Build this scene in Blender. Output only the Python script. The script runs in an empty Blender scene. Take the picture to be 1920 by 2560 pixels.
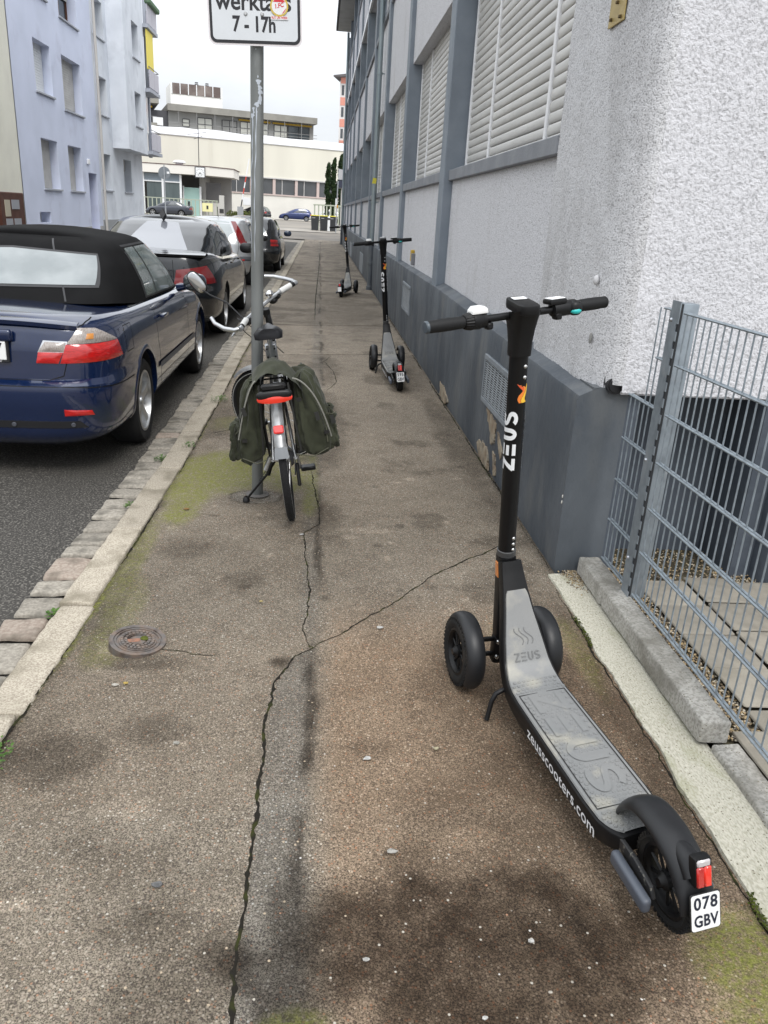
import bpy, bmesh, math, random
import numpy as np
from mathutils import Vector, Matrix, noise as mnoise

RD = math.radians
random.seed(11)
scene = bpy.context.scene
COL = scene.collection

# ------------------------------------------------------------------ camera
H = 1.62
cam_data = bpy.data.cameras.new('camera')
cam_data.sensor_fit = 'VERTICAL'
cam_data.sensor_height = 36.0
cam_data.lens = 27.5625
cam_data.clip_start = 0.05
cam_data.clip_end = 1500.0
cam = bpy.data.objects.new('camera', cam_data)
COL.objects.link(cam)
_r = Vector((0.996, -0.0745, 0.0558)); _d = Vector((0.0257, -0.3561, -0.9341)); _f = Vector((0.0895, 0.9315, -0.3527))
_f.normalize(); _r = (_r - _f * _r.dot(_f)).normalized(); _d = _f.cross(_r).normalized()
cam.matrix_world = Matrix(((_r.x, -_d.x, -_f.x, 0), (_r.y, -_d.y, -_f.y, 0), (_r.z, -_d.z, -_f.z, H), (0, 0, 0, 1)))
scene.camera = cam

# ------------------------------------------------------------------ sky, sun, exposure
SUN_EL, SUN_AZ = 52.0, 165.0      # azimuth measured from +Y (street) clockwise: behind the camera, a little to the right
world = bpy.data.worlds.new('World'); scene.world = world; world.use_nodes = True
wn = world.node_tree.nodes; wl = world.node_tree.links
bg = wn['Background']; bg.inputs['Strength'].default_value = 0.1
sky = wn.new('ShaderNodeTexSky'); sky.sky_type = 'NISHITA'; sky.sun_disc = False
sky.sun_elevation = RD(SUN_EL); sky.sun_rotation = RD(SUN_AZ)
sky.air_density = 1.0; sky.dust_density = 2.0
tc = wn.new('ShaderNodeTexCoord')
mp = wn.new('ShaderNodeMapping'); mp.inputs['Scale'].default_value = (1.2, 1.2, 3.2)
wl.new(tc.outputs['Generated'], mp.inputs['Vector'])
nz = wn.new('ShaderNodeTexNoise'); nz.inputs['Scale'].default_value = 2.6; nz.inputs['Detail'].default_value = 7.0
nz.inputs['Roughness'].default_value = 0.55
wl.new(mp.outputs['Vector'], nz.inputs['Vector'])
cr = wn.new('ShaderNodeMapRange'); cr.inputs['From Min'].default_value = 0.3; cr.inputs['From Max'].default_value = 0.7
cr.inputs['To Min'].default_value = 6.2; cr.inputs['To Max'].default_value = 8.3
wl.new(nz.outputs['Fac'], cr.inputs['Value'])
sep = wn.new('ShaderNodeSeparateXYZ'); wl.new(tc.outputs['Generated'], sep.inputs['Vector'])
up = wn.new('ShaderNodeMath'); up.operation = 'MAXIMUM'; up.inputs[1].default_value = 0.0
wl.new(sep.outputs['Z'], up.inputs[0])
ov = wn.new('ShaderNodeMath'); ov.operation = 'MULTIPLY_ADD'; ov.inputs[1].default_value = 1.6; ov.inputs[2].default_value = 0.97
wl.new(up.outputs[0], ov.inputs[0])
mu = wn.new('ShaderNodeMath'); mu.operation = 'MULTIPLY'; wl.new(cr.outputs['Result'], mu.inputs[0]); wl.new(ov.outputs[0], mu.inputs[1])
vm = wn.new('ShaderNodeVectorMath'); vm.operation = 'SCALE'; vm.inputs[0].default_value = (0.985, 1.02, 1.065)
wl.new(mu.outputs[0], vm.inputs['Scale'])
mx = wn.new('ShaderNodeMix'); mx.data_type = 'RGBA'; mx.inputs['Factor'].default_value = 0.92
wl.new(sky.outputs['Color'], mx.inputs['A']); wl.new(vm.outputs['Vector'], mx.inputs['B'])
wl.new(mx.outputs['Result'], bg.inputs['Color'])

sun_d = bpy.data.lights.new('sun', 'SUN'); sun_d.energy = 1.45; sun_d.angle = RD(24); sun_d.color = (1.0, 0.97, 0.93)
sun = bpy.data.objects.new('sun', sun_d); COL.objects.link(sun)
_az = RD(SUN_AZ); _el = RD(SUN_EL)
_to = Vector((math.sin(_az) * math.cos(_el), math.cos(_az) * math.cos(_el), math.sin(_el)))
sun.rotation_euler = (-_to).to_track_quat('-Z', 'Y').to_euler(); sun.location = (5, -10, 30)

scene.view_settings.view_transform = 'Standard'
scene.view_settings.look = 'None'
scene.view_settings.exposure = 0.32
scene.view_settings.gamma = 1.0
try:
    scene.cycles.max_bounces = 6; scene.cycles.diffuse_bounces = 3; scene.cycles.glossy_bounces = 3
    scene.cycles.transparent_max_bounces = 8
    scene.cycles.use_denoising = True
except Exception:
    pass

# ------------------------------------------------------------------ mesh helpers
class MB:
    def __init__(s): s.v = []; s.f = []; s.m = []
    def add(s, vs, fs, mi=0):
        o = len(s.v); s.v.extend([tuple(v) for v in vs])
        for f in fs: s.f.append([i + o for i in f]); s.m.append(mi)
        return s
    def bx(s, x0, x1, y0, y1, z0, z1, mi=0):
        vs = [(x, y, z) for z in (z0, z1) for y in (y0, y1) for x in (x0, x1)]
        return s.add(vs, [(0, 2, 3, 1), (4, 5, 7, 6), (0, 1, 5, 4), (2, 6, 7, 3), (0, 4, 6, 2), (1, 3, 7, 5)], mi)
    def obx(s, c, ax, ay, az, dx, dy, dz, mi=0):
        c = Vector(c); ax = Vector(ax).normalized(); ay = Vector(ay).normalized(); az = Vector(az).normalized()
        vs = [c + ax * (x * dx / 2) + ay * (y * dy / 2) + az * (z * dz / 2) for z in (-1, 1) for y in (-1, 1) for x in (-1, 1)]
        return s.add(vs, [(0, 2, 3, 1), (4, 5, 7, 6), (0, 1, 5, 4), (2, 6, 7, 3), (0, 4, 6, 2), (1, 3, 7, 5)], mi)
    def grid(s, P, closed_u=False, closed_v=False, mi=0):
        nu, nv = len(P), len(P[0]); vs = [p for row in P for p in row]; fs = []
        for i in range(nu if closed_u else nu - 1):
            for j in range(nv if closed_v else nv - 1):
                a = i * nv + j; b = ((i + 1) % nu) * nv + j; c = ((i + 1) % nu) * nv + (j + 1) % nv; d = i * nv + (j + 1) % nv
                fs.append((a, b, c, d))
        return s.add(vs, fs, mi)
    def tube(s, pts, r, n=8, cap=True, mi=0, flat=1.0):
        pts = [Vector(p) for p in pts]; k = len(pts)
        rs = r if isinstance(r, (list, tuple)) else [r] * k
        t0 = (pts[1] - pts[0]).normalized()
        a = t0.orthogonal().normalized(); rings = []
        for i, p in enumerate(pts):
            t = ((pts[min(i + 1, k - 1)] - p).normalized() + (p - pts[max(i - 1, 0)]).normalized())
            t = t.normalized() if t.length > 1e-9 else t0
            a = (a - t * a.dot(t)).normalized(); b = t.cross(a)
            rings.append([p + (a * math.cos(2 * math.pi * j / n) + b * math.sin(2 * math.pi * j / n) * flat) * rs[i] for j in range(n)])
        o = len(s.v); s.grid(rings, closed_v=True, mi=mi)
        if cap:
            s.f.append([o + j for j in range(n)][::-1]); s.m.append(mi)
            s.f.append([o + (k - 1) * n + j for j in range(n)]); s.m.append(mi)
        return s
    def lathe(s, prof, c, axis, n=24, mi=0, a0=0.0, a1=2 * math.pi):
        c = Vector(c); w = Vector(axis).normalized(); u = w.orthogonal().normalized(); v = w.cross(u)
        if abs(w.x) > .9: u = Vector((0, 1, 0)); v = w.cross(u)
        full = abs(a1 - a0 - 2 * math.pi) < 1e-6
        k = n if full else n + 1
        P = [[c + w * h + (u * math.cos(a0 + (a1 - a0) * j / n) + v * math.sin(a0 + (a1 - a0) * j / n)) * r for j in range(k)] for r, h in prof]
        return s.grid(P, closed_v=full, mi=mi)
    def prism(s, poly, o, ux, uy, depth, mi=0):
        o = Vector(o); ux = Vector(ux); uy = Vector(uy); nrm = ux.cross(uy).normalized()
        a = [o + ux * p[0] + uy * p[1] for p in poly]; b = [p + nrm * depth for p in a]; k = len(a)
        fs = [list(range(k))[::-1], list(range(k, 2 * k))] + [(i, (i + 1) % k, k + (i + 1) % k, k + i) for i in range(k)]
        return s.add(a + b, fs, mi)
    def ball(s, c, r, n=12, m=8, mi=0, sq=(1, 1, 1), e=1.0):
        P = []
        for i in range(m + 1):
            th = math.pi * i / m; row = []
            for j in range(n):
                ph = 2 * math.pi * j / n
                x, y, z = math.sin(th) * math.cos(ph), math.sin(th) * math.sin(ph), math.cos(th)
                f = lambda q: math.copysign(abs(q) ** e, q)
                row.append(Vector(c) + Vector((f(x) * r * sq[0], f(y) * r * sq[1], f(z) * r * sq[2])))
            P.append(row)
        return s.grid(P, closed_v=True, mi=mi)
    def map(s, fn):
        s.v = [tuple(fn(Vector(v))) for v in s.v]; return s
    def copy(s):
        q = MB(); q.v = list(s.v); q.f = [list(f) for f in s.f]; q.m = list(s.m); return q
    def merge(s, o):
        return s._m(o)
    def _m(s, o):
        k = len(s.v); s.v += o.v; s.f += [[i + k for i in f] for f in o.f]; s.m += o.m; return s
    def mesh(s, name, mats, smooth=None, bevel=0, seg=1, weld=True, clean=True):
        me = bpy.data.meshes.new(name); me.from_pydata(s.v, [], s.f)
        if clean:
            bm = bmesh.new(); bm.from_mesh(me)
            if len(set(s.m)) > 1:
                bm.faces.ensure_lookup_table()
                for f, i in zip(bm.faces, s.m): f.material_index = i
            if weld: bmesh.ops.remove_doubles(bm, verts=bm.verts, dist=1e-5)
            bmesh.ops.recalc_face_normals(bm, faces=bm.faces)
            if bevel:
                ed = [e for e in bm.edges if len(e.link_faces) == 2 and e.calc_face_angle(0) > RD(30)]
                bmesh.ops.bevel(bm, geom=ed, offset=bevel, segments=seg, affect='EDGES', profile=0.6, clamp_overlap=True)
            bm.to_mesh(me); bm.free()
        for m in (mats if isinstance(mats, (list, tuple)) else [mats]): me.materials.append(m)
        if smooth is not None:
            me.polygons.foreach_set('use_smooth', [True] * len(me.polygons))
            if smooth < 180: me.set_sharp_from_angle(angle=RD(smooth))
        me.update()
        return me
    def build(s, name, mats, parent=None, smooth=None, bevel=0, seg=1, world=False, weld=True, **tags):
        if world and parent is not None:
            L = parent.location
            s.v = [(v[0] - L.x, v[1] - L.y, v[2] - L.z) for v in s.v]
        A = np.array(s.v); c = (A.min(0) + A.max(0)) / 2
        s.v = [tuple(r) for r in (A - c)]
        me = s.mesh(name, mats, smooth, bevel, seg, weld)
        return link(name, me, parent, c, **tags)

def link(name, data, parent=None, loc=(0, 0, 0), rot=None, **tags):
    o = bpy.data.objects.new(name, data); COL.objects.link(o)
    o.location = tuple(float(q) for q in loc)
    if rot is not None: o.rotation_euler = rot
    if parent is not None: o.parent = parent
    for k, v in tags.items(): o[{'cat': 'category'}.get(k, k)] = v
    return o
def thing(name, label, cat, loc=(0, 0, 0), rz=0.0, group=None, kind=None):
    o = bpy.data.objects.new(name, None); COL.objects.link(o); o.location = loc; o.rotation_euler = (0, 0, rz)
    o.empty_display_size = 0.1
    o['label'] = label; o['category'] = cat
    if group: o['group'] = group
    if kind: o['kind'] = kind
    return o
def copy_tree(o, parent=None, skip=()):
    kids = [c for c in bpy.data.objects if c.parent == o]
    c = o.copy(); COL.objects.link(c)
    if parent is not None: c.parent = parent
    for ch in kids:
        if ch.name.split('.')[0] not in skip: copy_tree(ch, c, skip)
    return c

# ------------------------------------------------------------------ material helpers
def nodes_of(m): return m.node_tree.nodes, m.node_tree.links
def mat(name, col, rough=.6, metal=0.0, col2=None, vs=6.0, vlo=.4, vhi=.65, bump=0.0, bs=60.0, spec=.5, coat=0.0, dirt=None, ds=3.0, dlo=.5, dhi=.75,
        rand=0.0, stretch=None, detail=5.0, rv=0.0, emit=None, alpha=None, sheen=0.0, ior=None):
    m = bpy.data.materials.new(name); m.use_nodes = True; n, l = nodes_of(m); b = n['Principled BSDF']
    c4 = lambda c: (c[0], c[1], c[2], 1.0)
    if spec == .5 and rough > .52: spec = .22
    b.inputs['Base Color'].default_value = c4(col); b.inputs['Roughness'].default_value = rough; b.inputs['Metallic'].default_value = metal
    b.inputs['Specular IOR Level'].default_value = spec
    if ior: b.inputs['IOR'].default_value = ior
    if coat: b.inputs['Coat Weight'].default_value = coat; b.inputs['Coat Roughness'].default_value = 0.04
    if sheen: b.inputs['Sheen Weight'].default_value = sheen
    if emit: b.inputs['Emission Color'].default_value = c4(emit[:3]); b.inputs['Emission Strength'].default_value = emit[3]
    if alpha is not None: b.inputs['Alpha'].default_value = alpha
    g = n.new('ShaderNodeNewGeometry'); pos = g.outputs['Position']
    if stretch:
        mpn = n.new('ShaderNodeMapping'); mpn.inputs['Scale'].default_value = stretch; l.new(pos, mpn.inputs['Vector']); pos = mpn.outputs['Vector']
    def noise(sc, det=detail):
        t = n.new('ShaderNodeTexNoise'); t.inputs['Scale'].default_value = sc; t.inputs['Detail'].default_value = det; l.new(pos, t.inputs['Vector']); return t.outputs['Fac']
    def rng(src, lo, hi, a=0.0, c=1.0):
        t = n.new('ShaderNodeMapRange'); t.inputs['From Min'].default_value = lo; t.inputs['From Max'].default_value = hi
        t.inputs['To Min'].default_value = a; t.inputs['To Max'].default_value = c; l.new(src, t.inputs['Value']); return t.outputs['Result']
    cur = None
    def mixc(a, bcol, fac):
        t = n.new('ShaderNodeMix'); t.data_type = 'RGBA'
        if hasattr(a, 'links'): l.new(a, t.inputs['A'])
        else: t.inputs['A'].default_value = c4(a)
        if hasattr(bcol, 'links'): l.new(bcol, t.inputs['B'])
        else: t.inputs['B'].default_value = c4(bcol)
        l.new(fac, t.inputs['Factor']); return t.outputs['Result']
    cur = col
    if col2 is not None: cur = mixc(cur, col2, rng(noise(vs), vlo, vhi))
    if dirt is not None: cur = mixc(cur, dirt, rng(noise(ds, 8.0), dlo, dhi))
    if rand:
        oi = n.new('ShaderNodeObjectInfo'); v = rng(oi.outputs['Random'], 0, 1, 1 - rand, 1 + rand)
        t = n.new('ShaderNodeVectorMath'); t.operation = 'SCALE'
        if hasattr(cur, 'links'): l.new(cur, t.inputs[0])
        else: t.inputs[0].default_value = cur[:3]
        l.new(v, t.inputs['Scale']); cur = t.outputs['Vector']
    if hasattr(cur, 'links'): l.new(cur, b.inputs['Base Color'])
    if rv: l.new(rng(noise(vs * 1.7), .35, .65, rough - rv, rough + rv), b.inputs['Roughness'])
    if bump:
        bp = n.new('ShaderNodeBump'); bp.inputs['Strength'].default_value = bump; bp.inputs['Distance'].default_value = 0.5 / bs
        l.new(noise(bs), bp.inputs['Height']); l.new(bp.outputs['Normal'], b.inputs['Normal'])
    return m
MT = {}
def T(name, *a, **k):
    if name not in MT: MT[name] = mat(name, *a, **k)
    return MT[name]

# value noise on numpy arrays (for vertex masks and unevenness)
def vnoise(x, y, seed=0):
    g = np.random.default_rng(seed).random((256, 256))
    xi = np.floor(x).astype(int); yi = np.floor(y).astype(int); fx = x - xi; fy = y - yi
    fx = fx * fx * (3 - 2 * fx); fy = fy * fy * (3 - 2 * fy)
    q = lambda a, b: g[a % 256, b % 256]
    return (q(xi, yi) * (1 - fx) + q(xi + 1, yi) * fx) * (1 - fy) + (q(xi, yi + 1) * (1 - fx) + q(xi + 1, yi + 1) * fx) * fy
def fbm(x, y, seed=0, o=4):
    v = 0; a = .5; t = 0
    for i in range(o): v = v + a * vnoise(x * 2 ** i, y * 2 ** i, seed + i); t += a; a *= .5
    return v / t
def sstep(a, b, x):
    t = np.clip((x - a) / (b - a), 0, 1); return t * t * (3 - 2 * t)

# text as mesh data: list of verts, faces in the xy plane
def text_geo(s, size=1.0, bold=0.0, space=1.0):
    cu = bpy.data.curves.new('lettering', 'FONT'); cu.body = s; cu.size = size; cu.align_x = 'CENTER'; cu.align_y = 'CENTER'
    cu.offset = bold; cu.space_character = space; cu.resolution_u = 3
    o = bpy.data.objects.new('lettering', cu); COL.objects.link(o)
    dg = bpy.context.evaluated_depsgraph_get(); dg.update()
    me = bpy.data.meshes.new_from_object(o.evaluated_get(dg))
    vs = [Vector(v.co) for v in me.vertices]; fs = [list(p.vertices) for p in me.polygons]
    bpy.data.objects.remove(o); bpy.data.curves.remove(cu); bpy.data.meshes.remove(me)
    return vs, fs
def place_text(mb, geo, o, ux, uy, sx=1.0, sy=1.0, mi=0):
    o = Vector(o); ux = Vector(ux); uy = Vector(uy)
    mb.add([o + ux * (v.x * sx) + uy * (v.y * sy) for v in geo[0]], geo[1], mi)
    return mb
def ribbon(pts, w, closed=False):
    pts = [Vector((p[0], p[1], 0)) for p in pts]; k = len(pts); L = []; Rr = []
    for i, p in enumerate(pts):
        a = pts[i - 1] if i > 0 else p; b = pts[i + 1] if i < k - 1 else p
        d1 = (p - a).normalized() if i > 0 else (b - p).normalized(); d2 = (b - p).normalized() if i < k - 1 else d1
        n1 = Vector((-d1.y, d1.x, 0)); n2 = Vector((-d2.y, d2.x, 0)); nn = (n1 + n2).normalized(); q = w / 2 / max(.4, nn.dot(n1))
        L.append(p + nn * q); Rr.append(p - nn * q)
    vs = L + Rr; fs = [(i, k + i, k + i + 1, i + 1) for i in range(k - 1)]
    return vs, fs
def zeus_letters(w=.62, gap=.18, th=.17):
    """strokes of the four capital letters, cell height 1, returns one (verts, faces)"""
    VS, FS, cnt = [], [], []
    def put(pts, x0):
        vs, fs = ribbon([(p[0] * w + x0, p[1]) for p in pts], th); o = len(VS)
        k = len(cnt); cnt.append(1)
        VS.extend([Vector((v.x, v.y, k * .00025)) for v in vs]); FS.extend([[i + o for i in f] for f in fs])
    h = th / 2; x = 0
    put([(0, 1 - h), (1, 1 - h)], x); put([(.93, 1 - h), (.07, h)], x); put([(0, h), (1, h)], x); x += w + gap
    for yy in (1 - h, .5, h): put([(0, yy), (.95 if yy != .5 else .85, yy)], x)
    x += w + gap
    put([(h / w, 1)] + [(.5 - (.5 - h / w) * math.cos(a), .42 - (.42 - h) * math.sin(a)) for a in np.linspace(0, math.pi, 11)] + [(1 - h / w, 1)], x); x += w + gap
    S = [(.5 + .40 * math.cos(a), .73 + .185 * math.sin(a)) for a in np.linspace(RD(30), RD(250), 12)] + [(.5 + .42 * math.cos(a), .29 + .205 * math.sin(a)) for a in np.linspace(RD(75), RD(-150), 12)]
    put(S, x); x += w
    return [Vector((v.x - x / 2, v.y - .5, v.z)) for v in VS], FS
# ================================================================== GROUND
def kerb_x(y): return float(np.interp(y, [-3, 0, 2.1, 2.8, 4.8, 7, 18, 50], [-1.05, -1.0, -.965, -.93, -.875, -.865, -.885, -.93]))
KW = .145
def ground_z(y): return float(np.interp(y, [46, 60, 105, 400], [0, .40, .47, .5]))
seam_pts = [(-3, -.02), (1.187, -.005), (1.607, -.009), (1.9, -.01), (2.28, -.002), (2.66, .014), (3.04, .019), (3.75, .035), (5.2, .032), (7.9, .06), (12.4, .03), (20, .02), (36, 0)]
crackA = [(-.155, .35), (-.153, .8), (-.151, 1.192), (-.152, 1.272), (-.149, 1.39), (-.147, 1.506), (-.146, 1.656), (-.141, 1.799), (-.141, 1.944), (-.141, 2.118), (-.143, 2.284), (-.124, 2.484), (-.087, 2.602), (-.061, 2.686), (.013, 2.745)]
crackB = [(.013, 2.745), (.059, 2.799), (.155, 2.888), (.259, 3.017), (.389, 3.157), (.56, 3.40), (.776, 3.62), (.967, 3.79), (1.115, 3.95)]
crackC = [(.013, 2.745), (-.006, 2.753), (-.028, 2.884), (-.018, 3.0), (-.016, 3.124), (-.009, 3.25), (-.034, 3.628), (-.052, 3.933), (.035, 4.074), (.034, 4.293), (.005, 4.617), (-.024, 5.088)]

def sidewalk_material():
    m = bpy.data.materials.new('exposed_aggregate_asphalt'); m.use_nodes = True; n, l = nodes_of(m); b = n['Principled BSDF']
    g = n.new('ShaderNodeNewGeometry'); pos = g.outputs['Position']
    def vor(sc, feature='F1', rnd=1.0):
        t = n.new('ShaderNodeTexVoronoi'); t.inputs['Scale'].default_value = sc; t.feature = feature; t.inputs['Randomness'].default_value = rnd; l.new(pos, t.inputs['Vector']); return t
    def noise(sc, d=5.0, ro=.55):
        t = n.new('ShaderNodeTexNoise'); t.inputs['Scale'].default_value = sc; t.inputs['Detail'].default_value = d; t.inputs['Roughness'].default_value = ro; l.new(pos, t.inputs['Vector']); return t.outputs['Fac']
    def rng(src, lo, hi, a=0., c=1.):
        t = n.new('ShaderNodeMapRange'); t.inputs['From Min'].default_value = lo; t.inputs['From Max'].default_value = hi; t.inputs['To Min'].default_value = a; t.inputs['To Max'].default_value = c; l.new(src, t.inputs['Value']); return t.outputs['Result']
    def mixc(a, bb, f, bt='MIX'):
        t = n.new('ShaderNodeMix'); t.data_type = 'RGBA'; t.blend_type = bt
        for k, v in (('A', a), ('B', bb)):
            if hasattr(v, 'links'): l.new(v, t.inputs[k])
            else: t.inputs[k].default_value = (v[0], v[1], v[2], 1)
        if hasattr(f, 'links'): l.new(f, t.inputs['Factor'])
        else: t.inputs['Factor'].default_value = f
        return t.outputs['Result']
    def mul(a, bb):
        t = n.new('ShaderNodeMath'); t.operation = 'MULTIPLY'
        for i, v in enumerate((a, bb)):
            if hasattr(v, 'links'): l.new(v, t.inputs[i])
            else: t.inputs[i].default_value = v
        return t.outputs[0]
    def ramp(src, stops):
        t = n.new('ShaderNodeValToRGB'); t.color_ramp.interpolation = 'CONSTANT'; e = t.color_ramp.elements
        e[0].position = stops[0][0]; e[0].color = (*stops[0][1], 1); e[1].position = stops[1][0]; e[1].color = (*stops[1][1], 1)
        for p, c in stops[2:]: q = e.new(p); q.color = (*c, 1)
        l.new(src, t.inputs['Fac']); return t.outputs['Color']
    at = n.new('ShaderNodeAttribute'); at.attribute_name = 'mask'; sp = n.new('ShaderNodeSeparateColor'); l.new(at.outputs['Color'], sp.inputs['Color'])
    dark, moss, patch, red = sp.outputs['Red'], sp.outputs['Green'], sp.outputs['Blue'], at.outputs['Alpha']
    base = mixc((.185, .155, .118), (.255, .219, .170), rng(noise(5.0, 6), .35, .65))
    base = mixc(base, (.062, .053, .041), rng(noise(300., 2), .44, .60))
    v1 = vor(135.); s1 = n.new('ShaderNodeSeparateColor'); l.new(v1.outputs['Color'], s1.inputs['Color'])
    gcol = ramp(s1.outputs['Red'], [(0, (.12, .098, .080)), (.22, (.26, .215, .17)), (.48, (.085, .070, .060)), (.62, (.30, .255, .205)), (.83, (.27, .165, .11)), (.90, (.34, .30, .245)), (.97, (.43, .395, .34))])
    grain = rng(v1.outputs['Distance'], .30, .52, 1, 0)
    cur = mixc(base, gcol, mul(grain, .92))
    v2 = vor(85.); s2 = n.new('ShaderNodeSeparateColor'); l.new(v2.outputs['Color'], s2.inputs['Color'])
    big = mul(rng(s2.outputs['Green'], .955, .96), rng(v2.outputs['Distance'], .22, .34, 1, 0))
    bcol = ramp(s2.outputs['Blue'], [(0, (.38, .35, .30)), (.5, (.36, .29, .21)), (.85, (.50, .48, .45)), (.92, (.34, .19, .12))])
    pre = cur
    # stains, patch and moss belong to the ground itself
    pre = mixc(pre, mixc(pre, (.80, .865, .95), 1.0, 'MULTIPLY'), patch)
    pre = mixc(pre, mixc(pre, (1.09, .945, .835), 1.0, 'MULTIPLY'), red)
    dk = mixc(pre, (.13, .112, .098), 1.0, 'MULTIPLY')
    brk = rng(noise(9.0, 8, .65), .32, .60, .68, 1.0)
    pre = mixc(pre, dk, mul(dark, brk))
    cur = mixc(pre, bcol, big)
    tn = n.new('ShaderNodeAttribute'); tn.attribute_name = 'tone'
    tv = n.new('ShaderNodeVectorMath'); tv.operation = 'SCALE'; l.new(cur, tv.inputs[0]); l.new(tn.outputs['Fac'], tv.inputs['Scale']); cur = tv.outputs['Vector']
    mossn = rng(noise(60., 6, .65), .32, .62)
    mcol = mixc((.125, .135, .028), (.22, .225, .055), rng(noise(160., 3), .4, .6))
    cur = mixc(cur, mcol, mul(moss, mossn))
    l.new(cur, b.inputs['Base Color'])
    b.inputs['Specular IOR Level'].default_value = .14
    l.new(rng(noise(30.), .3, .7, .62, .85), b.inputs['Roughness'])
    bp = n.new('ShaderNodeBump'); bp.inputs['Strength'].default_value = .55; bp.inputs['Distance'].default_value = .004
    ad = n.new('ShaderNodeMath'); ad.operation = 'ADD'; l.new(mul(grain, .7), ad.inputs[0]); l.new(noise(260., 3), ad.inputs[1])
    l.new(ad.outputs[0], bp.inputs['Height']); l.new(bp.outputs['Normal'], b.inputs['Normal'])
    return m

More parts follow.
